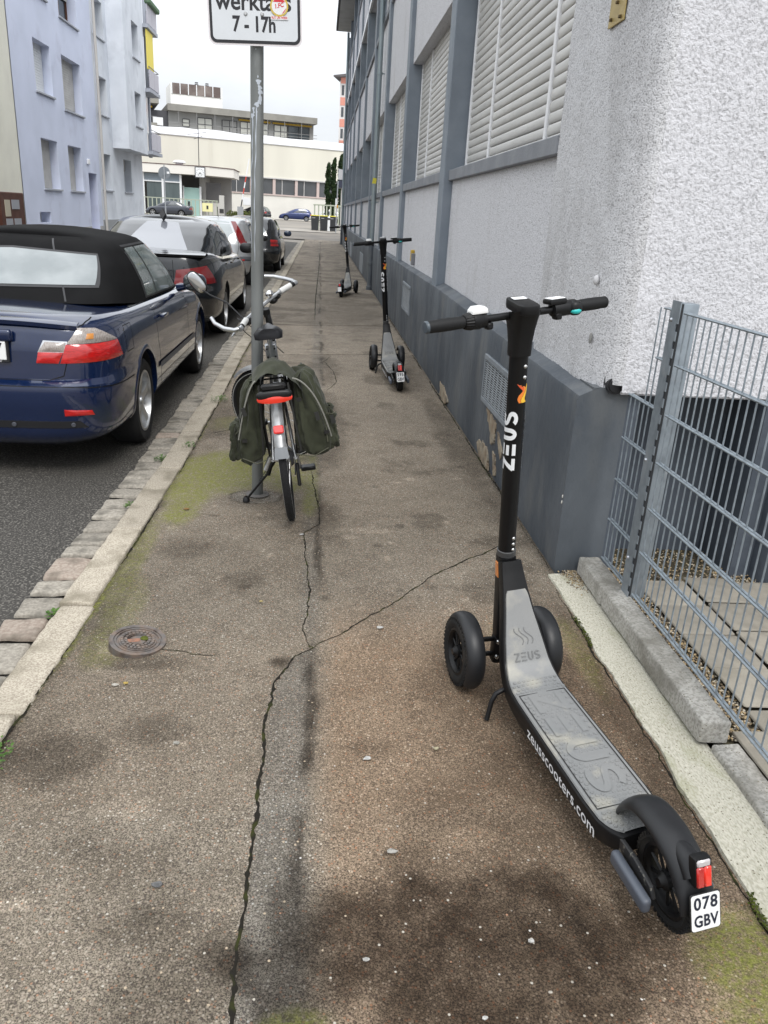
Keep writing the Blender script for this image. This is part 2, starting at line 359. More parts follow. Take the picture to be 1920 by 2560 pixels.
def make_sidewalk():
    ys = np.concatenate([np.arange(-1.5, .9, .08), np.arange(.9, 6.5, .018), np.arange(6.5, 13, .05), np.arange(13, 24, .15), np.arange(24, 49.01, .5)])
    xs_t = np.linspace(0, 1, 120)
    Y, Tt = np.meshgrid(ys, xs_t, indexing='ij')
    kx = np.vectorize(kerb_x)(ys)[:, None]
    X0 = kx - .004; X1 = np.where(Y > 3.4, 1.215, 1.36)
    X = X0 + (X1 - X0) * Tt
    Z = (fbm(X * 1.3, Y * 1.3, 3, 4) - .5) * .022 + (fbm(X * 7, Y * 7, 9, 3) - .5) * .004
    edge = np.minimum(sstep(0, .12, X - X0), sstep(0, .12, X1 - X))
    Z = Z * np.maximum(edge, .0) - .006
    Z += np.interp(Y, [46, 60], [0, .4])
    sx = np.interp(Y, [p[0] for p in seam_pts], [p[1] for p in seam_pts])
    ca = np.interp(Y, [p[1] for p in crackA] + [3.0, 5, 13, 50], [p[0] for p in crackA] + [-.05, -.05, -.08, -.1])
    wob = (fbm(X * 3, Y * 3, 21, 4) - .5)
    wob2 = (fbm(X * 14, Y * 9, 33, 4) - .5)
    # seam: a fuzzy dark line beside the trench patch
    sd = np.abs(X - sx + wob * .05)
    seam = (1 - sstep(.004, .034, sd + wob2 * .045)) * sstep(.42, .62, fbm(X * 2, Y * 2.6, 41, 4) + .06 + np.where(Y < 1.7, .2, 0))
    dark = seam * .85
    # large oily stain at the near right
    st = ((X - .33) / .56) ** 2 + ((Y - 1.39) / .32) ** 2
    dark = np.maximum(dark, (1 - sstep(.25, 1.35, st + wob * 2.2 + wob2 * 1.1)) * .92)
    st = ((X - .70) / .17) ** 2 + ((Y - 2.02) / .20) ** 2
    dark = np.maximum(dark, (1 - sstep(.2, 1.5, st + wob * 1.6)) * .55)
    st = ((X - .55) / .35) ** 2 + ((Y - 1.75) / .35) ** 2
    dark = np.maximum(dark, (1 - sstep(.2, 1.4, st + wob * 1.8)) * .38)
    st = ((X + .04) / .075) ** 2 + ((Y - 1.30) / .38) ** 2
    dark = np.maximum(dark, (1 - sstep(.1, 1.5, st + wob * 1.6 + wob2 * .8)) * .88)
    st = ((X - .78) / .42) ** 2 + ((Y - 2.0) / .75) ** 2
    dark = np.maximum(dark, (1 - sstep(.2, 1.3, st + wob * 1.6 + wob2 * .8)) * .36)
    for cx, cy, rx, ry, a in ((-.5, 2.2, .12, .09, .5), (-.80, 2.05, .2, .12, .6), (-.2, 4.3, .3, .2, .30), (.05, 4.2, .12, .3, .55), (-.35, 1.6, .2, .1, .25), (.2, 2.1, .08, .05, .35),
                              (-.62, 2.62, .22, .06, .55), (.6, 2.4, .2, .25, .4), (-.62, 3.7, .16, .14, .35), (-.75, 6.3, .25, .7, .55), (.08, 6.2, .16, 1.2, .55), (.1, 8.8, .14, .9, .5), (0.0, 2.65, .06, .09, .6), (-.1, 2.63, .06, .05, .9),
                              (-.85, 3.0, .06, .5, .45), (1.1, 6.0, .14, 1.5, .5), (1.1, 9, .15, 2, .4), (.95, 3.4, .16, .2, .35), (1.12, 2.2, .06, .9, .6), (.4, 14, .7, 3, .35), (-.5, 11, .3, .7, .3), (-.4, 17, .5, 2.5, .35)):
        st = ((X - cx) / rx) ** 2 + ((Y - cy) / ry) ** 2
        dark = np.maximum(dark, (1 - sstep(.1, 1.6, st + wob * 2.0 + wob2)) * a)
    # far: cross streaks and general darkening patches
    far = sstep(7, 14, Y)
    dark = np.maximum(dark, far * sstep(.56, .70, fbm(X * 1.0, Y * 2.6, 55, 4)) * .5)
    dark = np.maximum(dark, sstep(.60, .74, fbm(X * 3.1, Y * 3.1, 57, 5)) * .45)
    # edge grime
    dark = np.maximum(dark, (1 - sstep(.0, .055, X - X0 + wob2 * .05)) * .75)
    dark = np.maximum(dark, np.where(Y > 3.4, (1 - sstep(.0, .07, X1 - X + wob2 * .08)) * .6, 0))
    # moss
    moss = np.zeros_like(X)
    for cx, cy, rx, ry, a in ((-.62, 4.95, .33, .46, 1.0), (-.76, 4.5, .15, .5, 1.0), (-.40, 5.3, .3, .32, .75), (-.15, 4.85, .16, .3, .8), (-.02, 4.75, .06, .55, .75), (1.12, 1.30, .17, .2, .95), (1.1, 1.1, .2, .2, .8), (.0, 1.12, .12, .10, .6),
                              (-.86, 3.6, .06, .6, .5), (-.55, 6.2, .3, .3, .45), (-.80, 3.1, .1, .3, .35), (-.80, 2.75, .1, .2, .4), (.9, 2.9, .2, .2, .18), (1.1, 2.7, .06, .3, .4)):
        st = ((X - cx) / rx) ** 2 + ((Y - cy) / ry) ** 2
        moss = np.maximum(moss, (1 - sstep(.25, 1.35, st + wob * 1.6 + wob2 * .6)) * a)
    moss = np.maximum(moss, (1 - sstep(.0, .03, X - X0 + wob2 * .06)) * sstep(.45, .6, fbm(X * 2, Y * 2, 77, 3)) * .9)
    hole = ((X + .35) / .16) ** 2 + ((Y - 4.50) / .13) ** 2
    moss *= sstep(.8, 1.15, hole + wob2 * .4)
    # trench patch between crack and seam
    patch = sstep(-.012, .012, X - ca + wob2 * .01) * (1 - sstep(-.02, .035, X - sx + wob2 * .03)) * np.where(Y < 2.75, .75, .45)
    patch = np.maximum(patch, (1 - sstep(.75, 1.0, hole + wob2 * .3)) * .6)
    dark = np.maximum(dark, np.exp(-((hole - .95 + wob2 * .3) / .10) ** 2) * .9)
    patch = np.maximum(patch, far * .15)
    red = sstep(0, .12, X - sx) * (1 - sstep(2.6, 3.4, Y)) * .9 + sstep(.0, .1, Y - 1.8) * (1 - sstep(2.6, 3, Y)) * .15
    # unfinished edges of the asphalt by the strip
    P = np.stack([X, Y, Z], -1).reshape(-1, 3)
    nu, nv = X.shape
    idx = np.arange(nu * nv).reshape(nu, nv)
    F = np.stack([idx[:-1, :-1], idx[:-1, 1:], idx[1:, 1:], idx[1:, :-1]], -1).reshape(-1, 4)
    me = bpy.data.meshes.new('sidewalk'); me.from_pydata(P.tolist(), [], F.tolist())
    a = me.attributes.new('mask', 'FLOAT_COLOR', 'POINT')
    a.data.foreach_set('color', np.stack([dark, moss, patch, np.clip(red, 0, 1)], -1).astype(np.float32).ravel())
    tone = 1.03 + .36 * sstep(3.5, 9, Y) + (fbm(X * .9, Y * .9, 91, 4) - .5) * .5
    tone += .28 * sstep(9.6, 9.64, Y - .25 * X) * (1 - sstep(12.25, 12.3, Y - .2 * X))        # pale resurfaced band between two joints
    tone += .22 * sstep(.1, .13, X - sx + wob2 * .05) * (1 - sstep(3.9, 3.95, Y + .75 * X)) * sstep(3.0, 3.02, Y - .0 * X) * 0
    tr = (X > sx - .10 + .03 * np.floor(3 * fbm(X * 0, Y * .9, 13, 1))) & (X < sx + .07 + .03 * np.floor(3 * fbm(X * 0, Y * 1.1, 17, 1)))
    tone += np.where(tr & (Y > 5.9), .16 * np.sign(fbm(X * 0 + 3, np.floor(Y * .8) * 7.3, 19, 1) - .5), 0)
    for k in range(70):
        r_ = np.random.default_rng(300 + k); cx, cy, s_, a_ = r_.uniform(-.85, 1.1), r_.uniform(1.15, 6.5), r_.uniform(.010, .034), r_.choice([-.38, .30, .45, -.3])
        d_ = np.hypot((X - cx) * r_.uniform(.7, 1.4), (Y - cy) * r_.uniform(.7, 1.4)) + wob2 * .02
        tone += a_ * (1 - sstep(s_ * .7, s_ * 1.15, d_))
    for (cx, cy, rx, ry, a_) in ((-.72, 1.52, .07, .03, .55), (.30, 4.0, .16, .05, .35), (.2, 3.9, .05, .03, .4), (-.42, 2.14, .035, .02, .5), (.62, 3.05, .06, .04, .3), (-.5, 1.85, .1, .05, .25), (.45, 1.72, .10, .05, .3)):
        d_ = ((X - cx) / rx) ** 2 + ((Y - cy) / ry) ** 2 + wob2 * 1.6
        tone += a_ * (1 - sstep(.5, 1.1, d_))
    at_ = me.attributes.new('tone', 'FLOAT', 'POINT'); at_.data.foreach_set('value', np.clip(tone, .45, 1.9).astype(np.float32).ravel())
    me.polygons.foreach_set('use_smooth', [True] * len(me.polygons))
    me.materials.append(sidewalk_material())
    o = link('sidewalk', me, kind='structure', label='brown grey sidewalk of worn exposed aggregate asphalt with stains')
    return o
SW = make_sidewalk()

# base sheet reaching the horizon, with a gentle rise past the street end
road_m = T('road_asphalt', (.048, .045, .041), .75, col2=(.19, .178, .158), vs=95.0, vlo=.50, vhi=.66, bump=1.0, bs=80, dirt=(.075, .070, .062), ds=1.3, dlo=.50, dhi=.80, detail=3)
fard_m = T('far_asphalt', (.27, .245, .21), .8, col2=(.21, .195, .175), vs=.25, bump=.25, bs=40, dirt=(.16, .15, .14), ds=.12, dlo=.55, dhi=.65)
mb = MB()
yy = [-40, 0, 46, 48, 52, 56, 60, 75, 105, 400, 1200]; xx = [-600, -60, -12, -9.9, 3, 12, 60, 600]
mb.grid([[(x, y, ground_z(y) - .09 - (0 if y < 49 else -.06)) for x in xx] for y in yy])
mb.build('ground', fard_m, smooth=60, kind='structure', label='pale asphalt ground reaching to the horizon')
mb = MB()
ys = np.concatenate([np.arange(-3, 49, .5)])
mb.grid([[(kerb_x(y) - KW - .03 - (7.3 - .0) * t, y, -.058 - .00 + .03 * math.sin(t * math.pi)) for t in np.linspace(0, 1, 9)] for y in ys])
mb.build('road', road_m, smooth=60, kind='structure', label='dark asphalt roadway with parked cars')
mb = MB(); mb.bx(-9.85, -8.32, -3, 49, -.2, .05)
mb.build('far_sidewalk', T('far_pavement', (.2, .19, .175), .8, col2=(.15, .145, .135), vs=1.5), kind='structure', label='grey sidewalk along the opposite houses')
# cross street bands past the corner
mb = MB(); mb.grid([[(x, y, ground_z(y) - .022) for x in np.linspace(-40, 30, 8)] for y in (49.2, 51, 53, 55.5, 57.2)])
mb.build('cross_street', T('cross_asphalt', (.23, .205, .175), .75, col2=(.17, .155, .135), vs=.4, bump=.3, bs=60, dirt=(.13, .12, .11), ds=.5), smooth=60, kind='structure', label='worn asphalt cross street at the end of the row')
mb = MB(); mb.grid([[(x, y, ground_z(y) + .005) for x in np.linspace(-40, 30, 6)] for y in (57.2, 57.6)])
mb.grid([[(x, y, ground_z(y) + .004) for x in np.linspace(-40, 30, 6)] for y in (57.6, 61.5)])
mb.build('far_kerb', T('pale_kerb', (.36, .33, .29), .8, col2=(.27, .25, .22), vs=1.0), kind='structure', label='pale kerb and pavement across the junction')

# cracks in the asphalt: narrow ragged strips of soil and moss
crack_m = T('crack_soil', (.014, .012, .009), .95, col2=(.032, .035, .008), vs=14, vlo=.50, vhi=.64, bump=1.0, bs=240)
def crack(pts, w, label, seed, parent=SW):
    rnd = random.Random(seed); P = []
    dense = []
    for a, b in zip(pts[:-1], pts[1:]):
        L = math.dist(a, b); k = max(2, int(L / .012))
        for i in range(k): dense.append((a[0] + (b[0] - a[0]) * i / k, a[1] + (b[1] - a[1]) * i / k))
    dense.append(pts[-1]); off = 0
    row = []
    for i, p in enumerate(dense):
        q = dense[min(i + 1, len(dense) - 1)]; r = dense[max(i - 1, 0)]
        d = Vector((q[0] - r[0], q[1] - r[1], 0)).normalized(); nn = Vector((-d.y, d.x, 0))
        j = mnoise.noise(Vector((p[0] * 30 + seed, p[1] * 30, 0))) * .006 + mnoise.noise(Vector((p[0] * 7, p[1] * 7, seed))) * .010
        ww = w * (.35 + 1.5 * abs(mnoise.noise(Vector((p[0] * 55, p[1] * 55, seed * 3))))) * (.6 + .7 * abs(mnoise.noise(Vector((p[0] * 6, p[1] * 6, seed + 9)))))
        ww *= min(1, .3 + 6 * min(i, len(dense) - 1 - i) / len(dense))
        c = Vector((p[0], p[1], 0)) + nn * j
        row.append([c + nn * ww, c + Vector((0, 0, .0)), c - nn * ww])
    # drape on the pavement
    def z_at(x, y):
        return float((fbm(np.array([x * 1.3]), np.array([y * 1.3]), 3, 4)[0] - .5) * .022 + (fbm(np.array([x * 7]), np.array([y * 7]), 9, 3)[0] - .5) * .004 - .006)
    out = []
    for i, rr in enumerate(row):
        z = z_at(rr[1].x, rr[1].y)
        out.append([(rr[0].x, rr[0].y, z + .0012), (rr[1].x, rr[1].y, z + .0022 + .002 * random.random()), (rr[2].x, rr[2].y, z + .0012)])
    b = MB(); b.grid(out); return b.build('crack', crack_m, parent, smooth=180, weld=False, label=label)
crack(crackA, .0105, 'long mossy crack running towards the camera', 1)
crack(crackB, .0068, 'thin dark crack running to the building corner', 2)
crack(crackC, .0065, 'crooked crack beside the dark seam', 3)
crack([(-.58, 2.72), (-.521, 2.712), (-.445, 2.683), (-.355, 2.678)], .003, 'short crack by the round cover', 4)
crack([(-.86, 9.35), (-.475, 9.52), (.2, 9.7), (.7, 9.85), (1.15, 10.05)], .008, 'straight joint across the sidewalk', 5)
crack([(.10, 7.6), (.2, 8.0), (.18, 8.6), (.08, 9.2), (.16, 9.6)], .007, 'crack along the old trench', 6)
crack([(-.85, 12.1), (-.3, 12.2), (.5, 12.4), (1.15, 12.6)], .010, 'joint across the sidewalk farther up', 7)
crack([(-.06, 12.9), (-.07, 16), (-.05, 20), (-.03, 26), (-.02, 35)], .016, 'long dark joint beside the far trench patch', 8)
crack([(-.80, 5.9), (-.62, 6.05), (-.5, 5.95), (-.3, 6.1)], .004, 'fine crack behind the bicycle', 9)
crack([(-.9, 13.9), (-.4, 14.1), (-.1, 14.0)], .012, 'cross crack left of the trench', 10)

crack([(kerb_x(y) + .004, y) for y in np.arange(.8, 12, .25)], .008, 'dark mossy joint between kerb and sidewalk', 11)
crack([(1.196, y) for y in np.arange(3.55, 16, .3)], .010, 'dirty joint along the foot of the plinth', 12)
crack([(1.160 + mnoise.noise(Vector((0, y * 5, 3))) * .018, y) for y in np.arange(.7, 3.4, .1)], .006, 'dark joint beside the concrete strip', 13)
# kerb stones
granite = T('kerb_granite', (.46, .415, .335), .8, col2=(.29, .25, .20), vs=150, vlo=.42, vhi=.60, bump=.7, bs=160, dirt=(.20, .175, .13), ds=5, dlo=.5, dhi=.72, rand=.10, detail=4)
def rough_block(lx, ly, lz, r, seed, n=(5, 10, 3), amp=.004):
    """a stone block with rounded, worn edges, origin at the centre of its top face"""
    b = MB(); P = []
    nx, ny, nz = n
    def pt(x, y, z):
        q = Vector((x, y, z)); h = Vector((lx / 2, ly / 2, lz / 2)); e = Vector((max(0, abs(x) - (h.x - r)), max(0, abs(y) - (h.y - r)), max(0, abs(z) - (h.z - r))))
        if e.length > r and e.length > 0:
            s = r / e.length
            q = Vector((math.copysign(min(abs(x), h.x - r) + e.x * s, x), math.copysign(min(abs(y), h.y - r) + e.y * s, y), math.copysign(min(abs(z), h.z - r) + e.z * s, z)))
        nn = mnoise.noise_vector(q * 14 + Vector((seed * 7.3, seed * 3.1, 0))) * amp + mnoise.noise_vector(q * 45 + Vector((seed, 0, 0))) * amp * .4
        return q + nn + Vector((0, 0, -lz / 2))
    sub = lambda L, k: [-L / 2, -L / 2 + r * .4] + list(np.linspace(-L / 2 + r, L / 2 - r, k)) + [L / 2 - r * .4, L / 2]
    X, Yv, Zv = sub(lx, nx), sub(ly, ny), sub(lz, nz)
    b.grid([[pt(x, y, lz / 2) for x in X] for y in Yv])
    Zs = [z for z in Zv if z > -lz / 2 + .4 * lz]
    for x in (-lx / 2, lx / 2): b.grid([[pt(x, y, z) for z in Zs] for y in Yv])
    for y in (-ly / 2, ly / 2): b.grid([[pt(x, y, z) for z in Zs] for x in X])
    return b
bed = T('joint_soil', (.035, .03, .022), .95, col2=(.05, .06, .018), vs=12, vlo=.5, vhi=.6, bump=1, bs=200)
mb = MB(); mb.grid([[(kerb_x(y) + dx, y, z) for dx, z in ((.006, -.022), (-KW - .03, -.070), (-KW - .25, -.095))] for y in np.arange(-2, 49, .5)])
GUT = mb.build('gutter', bed, kind='structure', label='gutter bed between the kerb and the roadway')
KMESH = [rough_block(KW, 1.0, .22, .012, k, (6, 40, 3), .005).mesh('kerb_stone', granite, 50) for k in range(6)]
y = -.55; i = 0
while y < 48.5:
    L = random.uniform(.82, 1.12)
    if i == 3: L = .78
    c = y + L / 2; x = kerb_x(c) - KW / 2; sl = math.atan2(kerb_x(y + L) - kerb_x(y), L)
    o = link('kerb_stone', KMESH[i % 6], GUT, (x - GUT.location.x + random.uniform(-.006, .006), c - GUT.location.y, .008 - GUT.location.z + random.uniform(-.005, .004)), (0, RD(random.uniform(-1.5, .6)), -sl))
    o.scale = (1, (L - .010), 1); y += L; i += 1
# gutter setts
sett_m = T('gutter_sett', (.34, .312, .265), .7, col2=(.24, .218, .185), vs=70, vlo=.4, vhi=.62, bump=.6, bs=130, dirt=(.13, .12, .10), ds=9, dlo=.5, dhi=.7, rand=.13)
sett_r = T('gutter_sett_reddish', (.33, .282, .235), .7, col2=(.25, .20, .165), vs=70, vlo=.4, vhi=.62, bump=.6, bs=130, dirt=(.15, .125, .10), ds=9, dlo=.5, dhi=.7, rand=.15)
SM = [rough_block(.182, .19, .12, .020, 20 + k, (6, 6, 2), .0055).mesh('sett', sett_m, 60) for k in range(8)]
SR = [rough_block(.182, .19, .12, .020, 40 + k, (6, 6, 2), .0055).mesh('sett', sett_r, 60) for k in range(2)]
y = .4; i = 0
while y < 47:
    L = random.choice([.16, .175, .19, .20, .235]) if y < 3.6 else random.uniform(.135, .195)
    if abs(y - 3.35) < .12: L = .255
    c = y + L / 2; xr = kerb_x(c) - KW - .008
    me = SR[i % 2] if i in (15, 12, 29) else SM[random.randrange(8)]
    w = random.uniform(.94, 1.06)
    o = link('sett', me, GUT, (xr - .091 * w - GUT.location.x + random.uniform(-.006, .006), c - GUT.location.y, -.026 - GUT.location.z + random.uniform(-.006, .004)),
             (RD(random.uniform(-2, 2)), RD(random.uniform(-3, 1)), RD(random.uniform(-4, 4))))
    o.scale = (w, (L - .030) / .19, 1); y += L; i += 1

# small weeds along the kerb joints
weed_m = T('weed_leaf', (.05, .12, .02), .6, col2=(.09, .16, .03), vs=60)
def weed(x, y, z, n, s, seed, label):
    rnd = random.Random(seed); b = MB()
    for k in range(n):
        a = rnd.uniform(0, 6.28); r = rnd.random() ** .6 * s; hh = rnd.uniform(.3, 1) * s * .5
        c = Vector((x + r * math.cos(a) * .6, y + r * math.sin(a), z + hh * .5)); d = Vector((math.cos(a), math.sin(a), rnd.uniform(-.1, .7))).normalized(); w = d.cross(Vector((0, 0, 1))).normalized()
        q = rnd.uniform(.004, .010)
        b.add([c - d * q, c + w * q * .6, c + d * q, c - w * q * .6], [(0, 1, 2, 3)])
    return b.build('weed', weed_m, smooth=None, weld=False, label=label, cat='weed', group='weeds along the kerb')
for k, (wx, wy, n, s, lb) in enumerate([(-1.055, 5.25, 120, .075, 'tuft of weed between setts behind the moss patch'), (-1.065, 4.35, 60, .05, 'small green weed in the gutter level with the pole'), (-1.08, 3.03, 80, .05, 'weed by the kerb nearest the round cover'),
                                  (-.86, 6.95, 160, .14, 'green weeds along the kerb beside the bicycle front wheel'), (-.965, 2.05, 160, .10, 'green weed clump at the near end of the kerb'), (-.90, 5.5, 90, .08, 'weed tuft at the kerb joint by the moss patch')]):
    weed(wx, wy, -.03 if wx < -1 else .0, n, s, k, lb)

# bits of litter and gravel crumbs
lit = [(-.69, 2.46, 'white cigarette end by the round cover', (.7, .66, .58), .014), (-.655, 2.47, 'yellow leaf scrap beside the cigarette end', (.55, .40, .12), .013), (.237, 1.66, 'pale flattened gum spot right of the seam', (.5, .48, .44), .016),
       (.55, 1.37, 'white chip on the dark stain', (.7, .68, .64), .011), (.15, 1.33, 'white crumb near the seam on the stain', (.66, .64, .6), .010), (.19, 2.05, 'white scrap right of the trench', (.7, .69, .66), .014), (.29, 2.9, 'white scrap near the thin crack', (.66, .65, .62), .016),
       (-.42, 2.13, 'pale gum spot left of the trench', (.45, .43, .38), .015), (-.37, 1.56, 'dark grey foil scrap on the near sidewalk', (.2, .2, .2), .017), (.92, 3.2, 'round white scrap behind the large scooter', (.75, .74, .7), .018), (-.22, 3.12, 'yellow leaf crumb left of the crack', (.5, .4, .18), .010),
       (-.72, 4.24, 'brown leaf at the kerb edge', (.35, .2, .07), .020), (.40, 1.18, 'small white crumb at the bottom of the stain', (.7, .69, .65), .008), (-.06, 3.9, 'white scrap near the bicycle', (.6, .6, .58), .014), (.42, 2.1, 'ochre leaf scrap left of the large scooter', (.5, .45, .3), .012)]
for k, (lx, ly, lb, c, s) in enumerate(lit):
    rnd = random.Random(k); pl = [(math.cos(a) * s * rnd.uniform(.6, 1.1), math.sin(a) * s * rnd.uniform(.35, .8)) for a in np.linspace(0, 6.28, 8)[:-1]]
    b = MB(); b.prism(pl, (lx, ly, .0025), (1, 0, .03), (0, 1, .02), .0025)
    b.build('litter', T('litter_%d' % k, tuple(v * .68 for v in c), .9, col2=tuple(v * .42 for v in c), vs=120, bump=.6, bs=200), label=lb, cat='litter', group='bits of litter on the sidewalk')

# round water-valve cover
def cover():
    c = thing('valve_cover', 'round rusty iron cover, tilted, with key slot, set in the sidewalk', 'manhole cover', (-.675, 2.76, .0))
    c.rotation_euler = (RD(4), RD(5), RD(20))
    iron = T('rusty_iron', (.16, .145, .135), .5, .5, col2=(.22, .165, .13), vs=30, bump=.3, bs=180, dirt=(.06, .045, .04), ds=25)
    R0 = .108
    b = MB(); b.lathe([(0.0, .012), (.030, .012), (.030, .008), (.036, .008), (.037, .013), (.072, .013), (.073, .009), (.080, .009), (.081, .013), (.086, .013), (.087, .010), (.091, .010), (.092, .014), (R0, .014), (R0 + .002, -.03)], (0, 0, 0), (0, 0, 1), 48)
    b.build('lid', iron, c, smooth=25)
    for rr, k in ((.045, 18), (.060, 26)):
        b = MB()
        for i in range(k):
            a = 2 * math.pi * i / k + rr * 9
            b.obx((rr * math.cos(a), rr * math.sin(a), .0155), (math.cos(a), math.sin(a), 0), (-math.sin(a), math.cos(a), 0), (0, 0, 1), .011, .011, .006)
        b.build('raised_blocks', iron, c, bevel=.0012, kind='stuff')
    b = MB(); b.bx(-.045, .01, -.012, .012, .009, .0135); b.build('rust_bar', T('orange_rust', (.30, .15, .10), .8, col2=(.2, .12, .09), vs=60), c, bevel=.003)
    b = MB(); b.prism([(math.cos(a) * .018, math.sin(a) * .014) for a in np.linspace(0, 6.28, 12)[:-1]], (.028, .006, .012), (1, 0, 0), (0, 1, 0), .003); b.build('moss_plug', T('moss', (.06, .075, .012), .95, col2=(.10, .11, .02), vs=120, bump=1, bs=200), c)
cover()

# strip, edging and yard on the right
cream = T('cream_concrete', (.56, .535, .45), .9, col2=(.40, .38, .30), vs=110, vlo=.40, vhi=.62, bump=1.0, bs=120, dirt=(.27, .27, .15), ds=3.2, dlo=.50, dhi=.70, stretch=(1.6, .7, 1))
def pitted(m):
    n, l = nodes_of(m); b = n['Principled BSDF']; src = b.inputs['Base Color'].links[0].from_socket
    g = n.new('ShaderNodeNewGeometry'); v = n.new('ShaderNodeTexVoronoi'); v.inputs['Scale'].default_value = 95; l.new(g.outputs['Position'], v.inputs['Vector'])
    s = n.new('ShaderNodeSeparateColor'); l.new(v.outputs['Color'], s.inputs['Color'])
    r1 = n.new('ShaderNodeMapRange'); r1.inputs['From Min'].default_value = .72; r1.inputs['From Max'].default_value = .74; l.new(s.outputs['Red'], r1.inputs['Value'])
    r2 = n.new('ShaderNodeMapRange'); r2.inputs['From Min'].default_value = .28; r2.inputs['From Max'].default_value = .18; l.new(v.outputs['Distance'], r2.inputs['Value'])
    mu = n.new('ShaderNodeMath'); mu.operation = 'MULTIPLY'; l.new(r1.outputs['Result'], mu.inputs[0]); l.new(r2.outputs['Result'], mu.inputs[1])
    x = n.new('ShaderNodeMix'); x.data_type = 'RGBA'; l.new(src, x.inputs['A']); x.inputs['B'].default_value = (.16, .14, .10, 1); l.new(mu.outputs[0], x.inputs['Factor'])
    l.new(x.outputs['Result'], b.inputs['Base Color'])
pitted(cream)
mb = MB(); rows = []
for y in np.arange(-.6, 3.47, .02):
    e = 1.172 + mnoise.noise(Vector((0, y * 5, 3))) * .018 + mnoise.noise(Vector((0, y * 30, 5))) * .005
    zz = .004 + mnoise.noise(Vector((3, y * 3, 0))) * .003
    rows.append([(e - .004, y, -.02), (e, y, zz), (e + .03, y, zz + .003), (1.25, y, zz + .004), (1.30, y, zz + .004), (1.352, y, zz + .002)])
mb.grid(rows); STR = mb.build('concrete_strip', cream, smooth=50, kind='structure', label='cream concrete strip with mossy edge along the fence')
# moss edging along the strip
mb = MB()
for y in np.arange(-.4, 3.3, .0035):
    e = 1.170 + mnoise.noise(Vector((0, y * 5, 3))) * .018
    dens = mnoise.noise(Vector((9, y * 2.2, 0))) + (.35 if y < 1.5 else 0)
    if dens > .05:
        for q in range(2):
            s = random.uniform(.002, .006); x = e + random.gauss(-.006, .006); z = random.uniform(0, .008)
            a = random.uniform(0, 6.28); mb.add([(x + s * math.cos(a), y + s * math.sin(a), z), (x - s * math.sin(a), y + s * math.cos(a), z + s), (x - s * math.cos(a), y - s * math.sin(a), z), (x + s * math.sin(a), y - s * math.cos(a), z + s * .6)], [(0, 1, 2, 3)])
mb.build('moss_edge', T('moss2', (.035, .045, .010), .95, col2=(.10, .12, .02), vs=90), kind='stuff', weld=False, label='dark green moss along the edge of the concrete strip')
conc = T('edging_concrete', (.42, .405, .37), .85, col2=(.27, .26, .235), vs=90, vlo=.42, vhi=.62, bump=.9, bs=110, dirt=(.18, .17, .145), ds=5, dlo=.48, dhi=.72)
pitted(conc)
ED = thing('edging', 'grey concrete edging under the wire fence', 'edging', (1.36, 2.8, 0))
for (y0, y1) in ((2.105, 3.10), (3.105, 3.46)):
    b = rough_block(.105, y1 - y0, .24, .012, int(y0 * 10), (5, 40, 4), .003); b.map(lambda v: v + Vector((1.362, (y0 + y1) / 2, .105)))
    b.build('edging_stone', conc, ED, smooth=50, world=True)
SL = thing('threshold_slab', 'low concrete slab at the near end of the edging', 'slab', (1.39, 1.2, 0))
for (y0, y1) in ((1.25, 2.09), (.2, 1.24)):
    b = rough_block(.10, y1 - y0, .1, .010, int(y0 * 30) + 3, (5, 30, 3), .003); b.map(lambda v: v + Vector((1.398, (y0 + y1) / 2, .03)))
    b.build('slab_stone', conc, SL, smooth=50, world=True)
mb = MB(); mb.grid([[(x, y, .012) for x in np.linspace(1.40, 4.0, 5)] for y in np.linspace(-1, 3.85, 6)])
YARD = mb.build('yard_ground', T('yard_soil', (.05, .042, .028), .95, col2=(.09, .08, .05), vs=9, bump=1, bs=120), kind='structure', label='soil bed of the fenced yard')
paver_m = T('yard_paver', (.29, .265, .22), .85, col2=(.23, .21, .175), vs=11, bump=.4, bs=150, dirt=(.22, .2, .16), ds=5, dlo=.55, dhi=.75, rand=.10)
PM = [rough_block(.24, .24, .06, .008, 60 + k, (3, 3, 2), .0025).mesh('paver', paver_m, 50) for k in range(4)]
for r in range(14):
    for c in range(8):
        x = 1.68 + c * .25 - (0.0 if r % 2 else .0); y = 3.20 - r * .265 + (.03 if c % 2 else 0)
        if y > 2.05 and c == 0 and r == 0 and False: continue
        o = link('paver', PM[(r * 3 + c * 5) % 4], YARD, (x - YARD.location.x, y - YARD.location.y, .045 - YARD.location.z + random.uniform(-.004, .004)), (RD(random.uniform(-1, 1)), RD(random.uniform(-1, 1)), RD(random.uniform(-1, 1))))
        o.scale = (1, 1.06, 1)
for r in range(6):
    o = link('paver', PM[r % 4], YARD, (1.52 - YARD.location.x, 2.02 - r * .262 - YARD.location.y, .040 - YARD.location.z), (0, 0, 0)); o.scale = (.62, 1.06, 1)
peb = [T('pebble_%d' % k, c, .7, rand=.0) for k, c in enumerate([(.36, .28, .17), (.22, .17, .11), (.5, .45, .36), (.13, .11, .09), (.42, .31, .17)])]
mb = MB()
rnd = random.Random(5)
def pebble(x, y, z, s):
    P = []; m = rnd.randrange(5)
    a = rnd.uniform(0, 6.28); q = rnd.uniform(.6, 1)
    c, sn = math.cos(a), math.sin(a)
    vs = [(1, 0, 0), (-1, 0, 0), (0, 1, 0), (0, -1, 0), (0, 0, 1), (0, 0, -1)]
    vs = [(x + (v[0] * c - v[1] * sn * q) * s, y + (v[0] * sn + v[1] * c * q) * s, z + v[2] * s * .6) for v in vs]
    mb.add(vs, [(0, 2, 4), (2, 1, 4), (1, 3, 4), (3, 0, 4), (2, 0, 5), (1, 2, 5), (3, 1, 5), (0, 3, 5)], m)
